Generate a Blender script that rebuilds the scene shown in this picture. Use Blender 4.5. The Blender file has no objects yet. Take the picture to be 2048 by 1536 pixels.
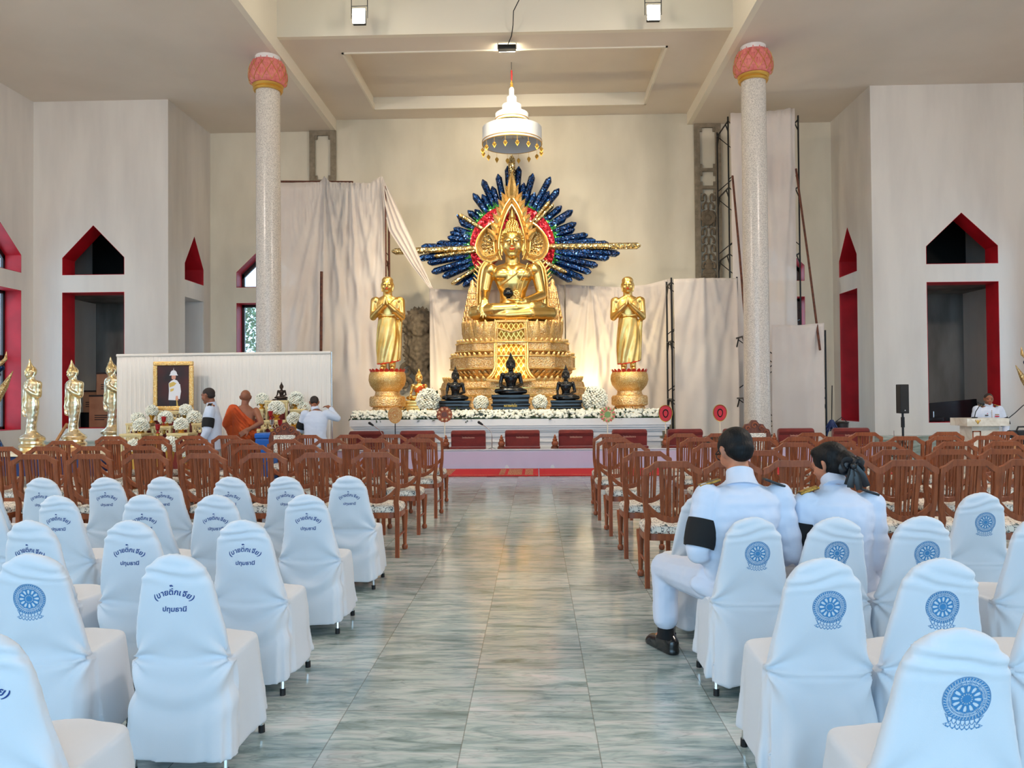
import bpy, bmesh, math, random
import numpy as np
from mathutils import Vector, Matrix, noise
from mathutils.bvhtree import BVHTree

SC = bpy.context.scene
C = SC.collection
PI = math.pi
random.seed(7)

# ---------------------------------------------------------------- camera
EYE = 1.54
FPX = 1560.0
YAW, PITCH, ROLL = 0.0295, 0.0160, -0.0080
cam_data = bpy.data.cameras.new('camera')
cam_data.sensor_width = 36.0
cam_data.lens = FPX / 2048.0 * 36.0
cam_data.clip_end = 300
cam = bpy.data.objects.new('camera', cam_data)
C.objects.link(cam)
CAM_M = (Matrix.Translation((0, 0, EYE)) @ Matrix.Rotation(YAW, 4, 'Z')
         @ Matrix.Rotation(PI / 2 + PITCH, 4, 'X') @ Matrix.Rotation(ROLL, 4, 'Z'))
cam.matrix_world = CAM_M
SC.camera = cam


def ray(px, py):
    d = CAM_M.to_3x3() @ Vector(((px - 1024) / FPX, (768 - py) / FPX, -1.0))
    return d


def at(px, py, D):
    """world point that stands at hall distance y = D seen through photo pixel"""
    d = ray(px, py)
    t = D / d.y
    return Vector((d.x * t, D, EYE + d.z * t))


# ---------------------------------------------------------------- colour management, world
SC.view_settings.view_transform = 'Standard'
SC.view_settings.look = 'None'
SC.view_settings.gamma = 1.0
SC.view_settings.exposure = 0.36
SC.view_settings.use_curve_mapping = False
SC.cycles.max_bounces = 7
SC.cycles.diffuse_bounces = 5
SC.cycles.glossy_bounces = 3
SC.cycles.transmission_bounces = 4
SC.cycles.transparent_max_bounces = 6
SC.cycles.use_denoising = True
SC.cycles.sample_clamp_indirect = 6.0

world = bpy.data.worlds.new('overcast sky')
SC.world = world
world.use_nodes = True
wn, wl = world.node_tree.nodes, world.node_tree.links
wn.clear()
wo = wn.new('ShaderNodeOutputWorld')
wb = wn.new('ShaderNodeBackground')
wtc = wn.new('ShaderNodeTexCoord')
wsep = wn.new('ShaderNodeSeparateXYZ')
wr = wn.new('ShaderNodeValToRGB')
wr.color_ramp.elements[0].position = 0.0
wr.color_ramp.elements[0].color = (0.46, 0.75, 1.0, 1)
wr.color_ramp.elements[1].position = 0.7
wr.color_ramp.elements[1].color = (0.43, 0.72, 1.0, 1)
wl.new(wtc.outputs['Generated'], wsep.inputs[0])
wl.new(wsep.outputs['Z'], wr.inputs[0])
wl.new(wr.outputs[0], wb.inputs[0])
wb.inputs[1].default_value = 3.15
wl.new(wb.outputs[0], wo.inputs[0])


def lamp(name, kind, loc, target, energy, color, size=0.3, spot=60, blend=0.6, parent=None):
    d = bpy.data.lights.new(name, kind)
    d.energy = energy
    d.color = color
    if kind == 'SPOT':
        d.spot_size = math.radians(spot)
        d.spot_blend = blend
        d.shadow_soft_size = size
    elif kind == 'POINT':
        d.shadow_soft_size = size
    elif kind == 'AREA':
        d.size = size
    o = bpy.data.objects.new(name, d)
    C.objects.link(o)
    m = Vector(loc)
    q = (Vector(target) - m).to_track_quat('-Z', 'Y')
    o.location = m
    o.rotation_euler = q.to_euler()
    if parent:
        o.parent = parent
        o.location = m - parent.location
    return o


# daylight that enters by the open front of the hall (a portal only guides the sky's light)
pd = bpy.data.lights.new('front_opening_daylight', 'AREA')
pd.shape = 'RECTANGLE'
pd.size, pd.size_y = 17.0, 7.6
pd.cycles.is_portal = True
po = bpy.data.objects.new('front_opening_daylight', pd)
po.location = (-0.5, -5.9, 3.8)
po.rotation_euler = (PI / 2, 0, 0)      # faces into the hall (+y)
C.objects.link(po)

WARM = (1.0, 0.84, 0.58)
# floodlights of the high nave ceiling, out of view above, aimed at the altar
for fx in (-3.6, 2.4):
    lamp('nave_floodlight', 'SPOT', (fx, 12.0, 12.0), (-0.6, 20.5, 4.4), 2600, WARM, 0.35, 54, 0.9)
# unseen warm fill added to brighten the two side aisles, up under the ceiling
for fx in (-10.0, 8.6):
    lamp('aisle_fill', 'POINT', (fx, 6.0, 8.6), (fx, 6, 0), 980, (1.0, 0.88, 0.79), 0.5)


# ---------------------------------------------------------------- materials
def lin(r, g, b):
    def f(c):
        c /= 255.0
        return c / 12.92 if c <= 0.04045 else ((c + 0.055) / 1.055) ** 2.4
    return (f(r), f(g), f(b), 1.0)


MATS = {}


def mat(name, col, rough=0.6, metal=0.0, col2=None, scale=6.0, stretch=(1, 1, 1), lo=0.35, hi=0.65,
        bump=0.0, bscale=30.0, bstretch=(1, 1, 1), spec=0.5, emit=None, estr=0.0, detail=4.0, distort=0.0,
        sheen=0.0, coat=0.0, alpha=1.0, trans=0.0):
    m = bpy.data.materials.new(name)
    m.use_nodes = True
    nt = m.node_tree
    n, l = nt.nodes, nt.links
    p = n['Principled BSDF']
    p.inputs['Base Color'].default_value = col
    p.inputs['Roughness'].default_value = rough
    p.inputs['Metallic'].default_value = metal
    p.inputs['Specular IOR Level'].default_value = spec
    p.inputs['Sheen Weight'].default_value = sheen
    p.inputs['Coat Weight'].default_value = coat
    p.inputs['Alpha'].default_value = alpha
    p.inputs['Transmission Weight'].default_value = trans
    tc = n.new('ShaderNodeTexCoord')
    if col2 is not None:
        mp = n.new('ShaderNodeMapping')
        mp.inputs['Scale'].default_value = stretch
        nz = n.new('ShaderNodeTexNoise')
        nz.inputs['Scale'].default_value = scale
        nz.inputs['Detail'].default_value = detail
        nz.inputs['Distortion'].default_value = distort
        cr = n.new('ShaderNodeValToRGB')
        cr.color_ramp.elements[0].position = lo
        cr.color_ramp.elements[1].position = hi
        cr.color_ramp.elements[0].color = col
        cr.color_ramp.elements[1].color = col2
        l.new(tc.outputs['Object'], mp.inputs[0])
        l.new(mp.outputs[0], nz.inputs['Vector'])
        l.new(nz.outputs[0], cr.inputs[0])
        l.new(cr.outputs[0], p.inputs['Base Color'])
    if bump:
        mp = n.new('ShaderNodeMapping')
        mp.inputs['Scale'].default_value = bstretch
        nz = n.new('ShaderNodeTexNoise')
        nz.inputs['Scale'].default_value = bscale
        nz.inputs['Detail'].default_value = 3
        b = n.new('ShaderNodeBump')
        b.inputs['Strength'].default_value = bump
        b.inputs['Distance'].default_value = 0.02
        l.new(tc.outputs['Object'], mp.inputs[0])
        l.new(mp.outputs[0], nz.inputs['Vector'])
        l.new(nz.outputs[0], b.inputs['Height'])
        l.new(b.outputs[0], p.inputs['Normal'])
    if emit is not None:
        p.inputs['Emission Color'].default_value = emit
        p.inputs['Emission Strength'].default_value = estr
    MATS[name] = m
    return m


def voro_mat(name, cols, scale, rough=0.3, metal=0.8, bump=0.5, edge=None, edge_w=0.06, stretch=(1, 1, 1), jitter=0.0, dist=0.02):
    """cells of random colour with their own tilt (mosaic, carved ornament)"""
    m = bpy.data.materials.new(name)
    m.use_nodes = True
    n, l = m.node_tree.nodes, m.node_tree.links
    p = n['Principled BSDF']
    p.inputs['Roughness'].default_value = rough
    p.inputs['Metallic'].default_value = metal
    tc = n.new('ShaderNodeTexCoord')
    mp = n.new('ShaderNodeMapping')
    mp.inputs['Scale'].default_value = stretch
    v = n.new('ShaderNodeTexVoronoi')
    v.inputs['Scale'].default_value = scale
    l.new(tc.outputs['Object'], mp.inputs[0])
    l.new(mp.outputs[0], v.inputs['Vector'])
    wn_ = n.new('ShaderNodeSeparateColor')
    l.new(v.outputs['Color'], wn_.inputs[0])
    cr = n.new('ShaderNodeValToRGB')
    cr.color_ramp.interpolation = 'LINEAR'
    els = cr.color_ramp.elements
    while len(els) < len(cols):
        els.new(0.5)
    for i, c in enumerate(cols):
        els[i].position = i / max(1, len(cols) - 1)
        els[i].color = c
    l.new(wn_.outputs[0], cr.inputs[0])
    out = cr.outputs[0]
    if edge is not None:
        v2 = n.new('ShaderNodeTexVoronoi')
        v2.feature = 'DISTANCE_TO_EDGE'
        v2.inputs['Scale'].default_value = scale
        l.new(mp.outputs[0], v2.inputs['Vector'])
        mr = n.new('ShaderNodeMapRange')
        mr.inputs['From Min'].default_value = 0.0
        mr.inputs['From Max'].default_value = edge_w
        l.new(v2.outputs['Distance'], mr.inputs['Value'])
        mx = n.new('ShaderNodeMix')
        mx.data_type = 'RGBA'
        l.new(mr.outputs[0], mx.inputs['Factor'])
        mx.inputs['A'].default_value = edge
        l.new(out, mx.inputs['B'])
        out = mx.outputs['Result']
    l.new(out, p.inputs['Base Color'])
    if bump:
        b = n.new('ShaderNodeBump')
        b.inputs['Strength'].default_value = bump
        b.inputs['Distance'].default_value = dist
        l.new(v.outputs['Distance'], b.inputs['Height'])
        nrm = b.outputs[0]
        if jitter:
            geo = n.new('ShaderNodeNewGeometry')
            sub = n.new('ShaderNodeVectorMath')
            sub.operation = 'SUBTRACT'
            l.new(v.outputs['Color'], sub.inputs[0])
            sub.inputs[1].default_value = (0.5, 0.5, 0.5)
            sc = n.new('ShaderNodeVectorMath')
            sc.operation = 'SCALE'
            sc.inputs['Scale'].default_value = jitter
            l.new(sub.outputs[0], sc.inputs[0])
            ad = n.new('ShaderNodeVectorMath')
            ad.operation = 'ADD'
            l.new(geo.outputs['Normal'], ad.inputs[0])
            l.new(sc.outputs[0], ad.inputs[1])
            nm = n.new('ShaderNodeVectorMath')
            nm.operation = 'NORMALIZE'
            l.new(ad.outputs[0], nm.inputs[0])
            nrm = nm.outputs[0]
        l.new(nrm, p.inputs['Normal'])
    MATS[name] = m
    return m


mat('plaster', lin(230, 224, 217), 0.85, col2=lin(215, 209, 203), scale=0.9, stretch=(1.6, 1.6, 0.3), lo=0.42, hi=0.72, detail=6, spec=0.2, bump=0.05, bscale=8)
mat('plaster_back', lin(229, 221, 203), 0.85, col2=lin(213, 205, 187), scale=0.9, stretch=(1.2, 1.2, 0.5), lo=0.40, hi=0.75, detail=7, spec=0.2, bump=0.05, bscale=8)
mat('ceiling_paint', lin(230, 219, 206), 0.9, col2=lin(221, 210, 197), scale=0.4, spec=0.1)
mat('fascia_paint', lin(236, 228, 212), 0.85, spec=0.15)
mat('red_paint', lin(196, 22, 38), 0.5, col2=lin(172, 16, 30), scale=2)
mat('frame_dark', lin(38, 30, 30), 0.4)
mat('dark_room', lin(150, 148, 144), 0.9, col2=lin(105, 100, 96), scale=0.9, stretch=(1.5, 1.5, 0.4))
mat('loft_shade', lin(30, 31, 30), 0.9)
mat('glass_dark', (0.9, 0.92, 0.92, 1), 0.02, alpha=0.18)
mat('cement', lin(150, 138, 120), 0.9, col2=lin(128, 117, 100), scale=8, bump=0.25, bscale=40)
mat('relief', lin(132, 118, 100), 0.9, col2=lin(108, 96, 80), scale=9, bump=0.4, bscale=35)
mat('white_cloth', lin(210, 215, 222), 0.85, spec=0.15, sheen=0.15, bump=0.04, bscale=400)
mat('drape', lin(232, 222, 214), 0.9, col2=lin(222, 211, 204), scale=0.8, spec=0.1, alpha=0.86)
mat('backdrop_cloth', lin(236, 230, 222), 0.85, spec=0.1, sheen=0.1)
mat('purple_cloth', lin(196, 190, 214), 0.8, spec=0.2)
mat('print_blue', lin(28, 62, 128), 0.7)
mat('print_teal', lin(58, 126, 176), 0.7)
mat('chrome', lin(215, 215, 215), 0.18, 1.0)
mat('rubber', lin(22, 22, 24), 0.6)
mat('black_metal', lin(26, 26, 28), 0.45, 0.3)
mat('rust', lin(110, 62, 44), 0.7, col2=lin(78, 42, 32), scale=14)
mat('wood', lin(156, 84, 48), 0.34, col2=lin(112, 54, 30), scale=5, stretch=(6, 6, 0.9), lo=0.3, hi=0.75, detail=5, distort=0.6, spec=0.45, bump=0.05, bscale=40)
mat('wood_dark', lin(120, 62, 36), 0.4, col2=lin(90, 42, 24), scale=6, stretch=(6, 6, 0.9))
mat('plywood', lin(196, 142, 92), 0.6, col2=lin(176, 122, 76), scale=5, stretch=(1, 4, 4))
mat('gold', lin(246, 212, 138), 0.27, 1.0, col2=lin(236, 196, 112), scale=3, bump=0.03, bscale=20)
mat('gold_leaf', lin(246, 212, 140), 0.32, 1.0, col2=lin(230, 184, 96), scale=7, bump=0.12, bscale=9)
mat('gilt_pale', lin(222, 202, 150), 0.45, 0.45)
mat('gold_pale', lin(250, 242, 222), 0.24, 1.0, col2=lin(232, 204, 142), scale=4, bump=0.10, bscale=9)
mat('gold_paint', lin(214, 168, 78), 0.4, 0.7)
mat('bronze_black', lin(20, 20, 22), 0.22, 0.4, spec=0.6, coat=0.3)
mat('bronze_brown', lin(58, 44, 36), 0.35, 0.6)
mat('lip_red', lin(196, 40, 24), 0.4)
mat('pink_thread', lin(208, 160, 138), 0.7)
mat('velvet_red', lin(122, 30, 24), 0.75, sheen=0.25, col2=lin(106, 24, 20), scale=6)
mat('carpet_red', lin(206, 26, 40), 0.95, col2=lin(184, 20, 34), scale=60, bump=0.2, bscale=250)
mat('carpet_gold', lin(196, 150, 110), 0.9, col2=lin(150, 40, 40), scale=50, lo=0.45, hi=0.55)
mat('altar_white', lin(226, 226, 228), 0.5, spec=0.3)
mat('flower_white', lin(246, 246, 232), 0.8, spec=0.1)
mat('flower_core', lin(226, 222, 150), 0.8, spec=0.1)
mat('leaf_green', lin(44, 70, 40), 0.7, col2=lin(24, 42, 24), scale=12)
mat('tree_green', lin(96, 140, 84), 0.8, col2=lin(58, 104, 66), scale=3)
mat('pink_lotus', lin(230, 138, 132), 0.5, col2=lin(216, 112, 110), scale=8)
mat('white_gloss', lin(236, 234, 232), 0.4)
mat('skin', lin(190, 128, 98), 0.5, spec=0.35, col2=lin(176, 112, 84), scale=6)
mat('skin_tan', lin(150, 96, 70), 0.5, spec=0.35, col2=lin(134, 82, 60), scale=6)
mat('hair', lin(10, 10, 12), 0.55, spec=0.25, bump=0.25, bscale=90, bstretch=(1, 1, 0.15))
mat('hair_short', lin(44, 34, 30), 0.8)
mat('uniform', lin(203, 211, 227), 0.75, spec=0.2, bump=0.10, bscale=14)
mat('black_cloth', lin(12, 12, 14), 0.85)
mat('satin_black', lin(16, 17, 22), 0.35)
mat('robe_orange', lin(206, 84, 22), 0.8, col2=lin(180, 66, 14), scale=4, bump=0.1, bscale=16)
mat('shoe_black', lin(12, 12, 13), 0.25, coat=0.4)
mat('gold_thread', lin(206, 160, 74), 0.5, 0.5, col2=lin(150, 104, 36), scale=60, bump=0.4, bscale=120)
mat('fan_tan', lin(212, 166, 98), 0.7, col2=lin(196, 148, 82), scale=20)
mat('fan_brown', lin(132, 62, 46), 0.7, col2=lin(160, 92, 62), scale=40)
mat('fan_red', lin(196, 42, 56), 0.6)
mat('fan_green', lin(128, 168, 100), 0.6)
mat('fan_cream', lin(216, 196, 150), 0.7, col2=lin(190, 120, 90), scale=30, lo=0.5, hi=0.56)
mat('cardboard', lin(156, 112, 84), 0.85, col2=lin(140, 98, 72), scale=3)
mat('ink_dark', lin(40, 30, 28), 0.8)
mat('blue_plastic', lin(24, 96, 184), 0.4)
mat('red_glass', lin(150, 16, 24), 0.2, spec=0.6)
mat('ivory', lin(236, 226, 200), 0.5)
mat('tissue_green', lin(34, 96, 72), 0.4)
mat('paper_white', lin(245, 245, 245), 0.7)
mat('tabletop_cream', lin(226, 222, 200), 0.2, spec=0.6)
mat('painting_bg', lin(24, 20, 28), 0.5, col2=lin(70, 16, 22), scale=2.2)
mat('portrait_skin', lin(206, 150, 130), 0.5)
mat('portrait_white', lin(224, 226, 232), 0.5)
mat('portrait_gold', lin(208, 178, 92), 0.5)
mat('portrait_dark', lin(34, 34, 44), 0.5)
mat('podium_marble', lin(232, 226, 214), 0.3, col2=lin(206, 196, 180), scale=4, distort=1.5)
mat('plinth_marble', lin(186, 192, 184), 0.2, col2=lin(120, 138, 128), scale=3, stretch=(0.6, 0.6, 3), distort=1.2)
mat('screen_dark', lin(14, 15, 20), 0.25)
mat('blue_dark', lin(30, 52, 104), 0.5)
mat('lamp_glow', lin(255, 246, 226), 0.3, emit=(1.0, 0.90, 0.66, 1), estr=60)
mat('ground', lin(170, 170, 166), 0.9)
mat('string_red', lin(200, 30, 36), 0.6)
voro_mat('gold_carved', [lin(246, 218, 160), lin(226, 186, 116), lin(252, 234, 186)], 34, 0.40, 0.85, 0.6, edge=lin(172, 92, 44), edge_w=0.10, dist=0.014)
voro_mat('gold_carved_fine', [lin(244, 214, 146), lin(226, 186, 110), lin(250, 230, 172)], 48, 0.40, 0.85, 0.5, edge=lin(196, 128, 62), edge_w=0.10, dist=0.010)
voro_mat('mosaic_blue', [lin(6, 18, 48), lin(9, 34, 80), lin(24, 80, 144), lin(5, 12, 32)], 30, 0.25, 0.6, 0.3, edge=lin(4, 12, 34), edge_w=0.05, jitter=0.7)
voro_mat('mosaic_red', [lin(160, 14, 34), lin(206, 34, 54), lin(120, 8, 22)], 26, 0.2, 0.6, 0.3, jitter=0.6)
voro_mat('mosaic_green', [lin(20, 90, 40), lin(60, 150, 60), lin(14, 60, 40)], 30, 0.2, 0.6, 0.3, jitter=0.7)
voro_mat('mosaic_gold', [lin(206, 172, 104), lin(226, 200, 140), lin(150, 116, 60), lin(240, 226, 184)], 34, 0.2, 0.9, 0.3, jitter=0.7)


def node_mat(name):
    m = bpy.data.materials.new(name)
    m.use_nodes = True
    MATS[name] = m
    return m, m.node_tree.nodes, m.node_tree.links, m.node_tree.nodes['Principled BSDF']


def math_node(n, l, op, a, b=None, c=None):
    x = n.new('ShaderNodeMath')
    x.operation = op
    for i, v in enumerate((a, b, c)):
        if v is None:
            continue
        if isinstance(v, (int, float)):
            x.inputs[i].default_value = v
        else:
            l.new(v, x.inputs[i])
    return x.outputs[0]


def floor_material():
    m, n, l, p = node_mat('marble_tiles')
    tc = n.new('ShaderNodeTexCoord')
    sp = n.new('ShaderNodeSeparateXYZ')
    l.new(tc.outputs['Object'], sp.inputs[0])
    T = 0.6035
    u = math_node(n, l, 'DIVIDE', math_node(n, l, 'ADD', sp.outputs[0], 0.338), T)
    v = math_node(n, l, 'DIVIDE', math_node(n, l, 'SUBTRACT', sp.outputs[1], 3.838), T)
    fu, fv = math_node(n, l, 'FLOOR', u), math_node(n, l, 'FLOOR', v)
    cb = n.new('ShaderNodeCombineXYZ')
    l.new(fu, cb.inputs[0])
    l.new(fv, cb.inputs[1])
    w = n.new('ShaderNodeTexWhiteNoise')
    w.noise_dimensions = '2D'
    l.new(cb.outputs[0], w.inputs['Vector'])
    off = n.new('ShaderNodeVectorMath')
    off.operation = 'SCALE'
    off.inputs['Scale'].default_value = 30
    l.new(w.outputs['Color'], off.inputs[0])
    mp = n.new('ShaderNodeMapping')
    mp.inputs['Scale'].default_value = (1.1, 5.2, 1)
    l.new(tc.outputs['Object'], mp.inputs[0])
    ad = n.new('ShaderNodeVectorMath')
    l.new(mp.outputs[0], ad.inputs[0])
    l.new(off.outputs[0], ad.inputs[1])
    nz = n.new('ShaderNodeTexNoise')
    nz.inputs['Scale'].default_value = 2.3
    nz.inputs['Detail'].default_value = 9
    nz.inputs['Roughness'].default_value = 0.62
    nz.inputs['Distortion'].default_value = 0.75
    l.new(ad.outputs[0], nz.inputs['Vector'])
    cr = n.new('ShaderNodeValToRGB')
    e = cr.color_ramp.elements
    e[0].position, e[0].color = 0.32, lin(112, 132, 132)
    e[1].position, e[1].color = 0.72, lin(210, 208, 206)
    x = e.new(0.44)
    x.color = lin(154, 172, 170)
    x = e.new(0.54)
    x.color = lin(184, 195, 193)
    l.new(nz.outputs[0], cr.inputs[0])
    # thin dark veins
    mp2 = n.new('ShaderNodeMapping')
    mp2.inputs['Scale'].default_value = (1.6, 8.5, 1)
    l.new(tc.outputs['Object'], mp2.inputs[0])
    ad2 = n.new('ShaderNodeVectorMath')
    l.new(mp2.outputs[0], ad2.inputs[0])
    l.new(off.outputs[0], ad2.inputs[1])
    nz2 = n.new('ShaderNodeTexNoise')
    nz2.inputs['Scale'].default_value = 1.5
    nz2.inputs['Detail'].default_value = 6
    nz2.inputs['Distortion'].default_value = 1.6
    l.new(ad2.outputs[0], nz2.inputs['Vector'])
    a = math_node(n, l, 'ABSOLUTE', math_node(n, l, 'SUBTRACT', nz2.outputs[0], 0.5))
    mr = n.new('ShaderNodeMapRange')
    mr.inputs['From Min'].default_value = 0.0
    mr.inputs['From Max'].default_value = 0.045
    mr.inputs['To Min'].default_value = 0.76
    mr.inputs['To Max'].default_value = 1.0
    l.new(a, mr.inputs['Value'])
    hs = n.new('ShaderNodeMix')
    hs.data_type = 'RGBA'
    hs.blend_type = 'MULTIPLY'
    hs.inputs['Factor'].default_value = 1.0
    l.new(cr.outputs[0], hs.inputs['A'])
    l.new(mr.outputs[0], hs.inputs['B'])
    # whole-tile tone
    tone = n.new('ShaderNodeMapRange')
    tone.inputs['To Min'].default_value = 0.80
    tone.inputs['To Max'].default_value = 1.06
    l.new(w.outputs['Value'], tone.inputs['Value'])
    tm = n.new('ShaderNodeMix')
    tm.data_type = 'RGBA'
    tm.blend_type = 'MULTIPLY'
    tm.inputs['Factor'].default_value = 1.0
    l.new(hs.outputs['Result'], tm.inputs['A'])
    l.new(tone.outputs[0], tm.inputs['B'])
    # joints
    du = math_node(n, l, 'PINGPONG', u, 0.5)
    dv = math_node(n, l, 'PINGPONG', v, 0.5)
    ju = math_node(n, l, 'LESS_THAN', math_node(n, l, 'MINIMUM', du, dv), 0.0042)
    jm = n.new('ShaderNodeMix')
    jm.data_type = 'RGBA'
    l.new(math_node(n, l, 'MULTIPLY', ju, 0.6), jm.inputs['Factor'])
    l.new(tm.outputs['Result'], jm.inputs['A'])
    jm.inputs['B'].default_value = lin(88, 84, 72)
    l.new(jm.outputs['Result'], p.inputs['Base Color'])
    p.inputs['Roughness'].default_value = 0.13
    p.inputs['Specular IOR Level'].default_value = 0.42


floor_material()


def granite_material():
    m, n, l, p = node_mat('granite')
    tc = n.new('ShaderNodeTexCoord')
    v = n.new('ShaderNodeTexVoronoi')
    v.inputs['Scale'].default_value = 100
    l.new(tc.outputs['Object'], v.inputs['Vector'])
    s = n.new('ShaderNodeSeparateColor')
    l.new(v.outputs['Color'], s.inputs[0])
    cr = n.new('ShaderNodeValToRGB')
    e = cr.color_ramp.elements
    e[0].position, e[0].color = 0.0, lin(168, 161, 154)
    e[1].position, e[1].color = 0.55, lin(222, 214, 204)
    x = e.new(0.3)
    x.color = lin(192, 184, 176)
    l.new(s.outputs[0], cr.inputs[0])
    l.new(cr.outputs[0], p.inputs['Base Color'])
    p.inputs['Roughness'].default_value = 0.25


granite_material()


def scroll_fabric():
    m, n, l, p = node_mat('scroll_fabric')
    tc = n.new('ShaderNodeTexCoord')
    def lines(scale, dist, w0, w1, seed):
        mp = n.new('ShaderNodeMapping')
        mp.inputs['Location'].default_value = (seed, seed * 2, 0)
        l.new(tc.outputs['Object'], mp.inputs[0])
        nz = n.new('ShaderNodeTexNoise')
        nz.inputs['Scale'].default_value = scale
        nz.inputs['Detail'].default_value = 1.0
        nz.inputs['Distortion'].default_value = dist
        l.new(mp.outputs[0], nz.inputs['Vector'])
        a = math_node(n, l, 'ABSOLUTE', math_node(n, l, 'SUBTRACT', nz.outputs[0], 0.5))
        mr = n.new('ShaderNodeMapRange')
        mr.inputs['From Min'].default_value = w0
        mr.inputs['From Max'].default_value = w1
        l.new(a, mr.inputs['Value'])
        return mr.outputs[0]
    g = lines(9, 2.6, 0.010, 0.030, 0.3)
    r = lines(13, 1.6, 0.010, 0.024, 4.1)
    m1 = n.new('ShaderNodeMix')
    m1.data_type = 'RGBA'
    m1.inputs['A'].default_value = lin(120, 74, 62)
    m1.inputs['B'].default_value = lin(228, 222, 210)
    l.new(r, m1.inputs['Factor'])
    m2 = n.new('ShaderNodeMix')
    m2.data_type = 'RGBA'
    m2.inputs['A'].default_value = lin(64, 84, 86)
    l.new(m1.outputs['Result'], m2.inputs['B'])
    l.new(g, m2.inputs['Factor'])
    l.new(m2.outputs['Result'], p.inputs['Base Color'])
    p.inputs['Roughness'].default_value = 0.8


scroll_fabric()


def net_material():
    """gold lattice cloth that hangs from the throne"""
    m, n, l, p = node_mat('gold_net')
    tc = n.new('ShaderNodeTexCoord')
    sp = n.new('ShaderNodeSeparateXYZ')
    l.new(tc.outputs['Object'], sp.inputs[0])
    a = math_node(n, l, 'PINGPONG', math_node(n, l, 'ADD', math_node(n, l, 'MULTIPLY', sp.outputs[0], 8.0), math_node(n, l, 'MULTIPLY', sp.outputs[2], 5.0)), 0.5)
    b = math_node(n, l, 'PINGPONG', math_node(n, l, 'SUBTRACT', math_node(n, l, 'MULTIPLY', sp.outputs[0], 8.0), math_node(n, l, 'MULTIPLY', sp.outputs[2], 5.0)), 0.5)
    mn = math_node(n, l, 'LESS_THAN', math_node(n, l, 'MINIMUM', a, b), 0.12)
    mx = n.new('ShaderNodeMix')
    mx.data_type = 'RGBA'
    mx.inputs['A'].default_value = lin(160, 104, 36)
    mx.inputs['B'].default_value = lin(246, 214, 120)
    l.new(mn, mx.inputs['Factor'])
    l.new(mx.outputs['Result'], p.inputs['Base Color'])
    p.inputs['Metallic'].default_value = 0.9
    p.inputs['Roughness'].default_value = 0.35
    bp = n.new('ShaderNodeBump')
    bp.inputs['Strength'].default_value = 0.6
    l.new(mn, bp.inputs['Height'])
    l.new(bp.outputs[0], p.inputs['Normal'])


net_material()


# ---------------------------------------------------------------- mesh helpers
def V(*a):
    return Vector(a if len(a) > 1 else a[0])


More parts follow.
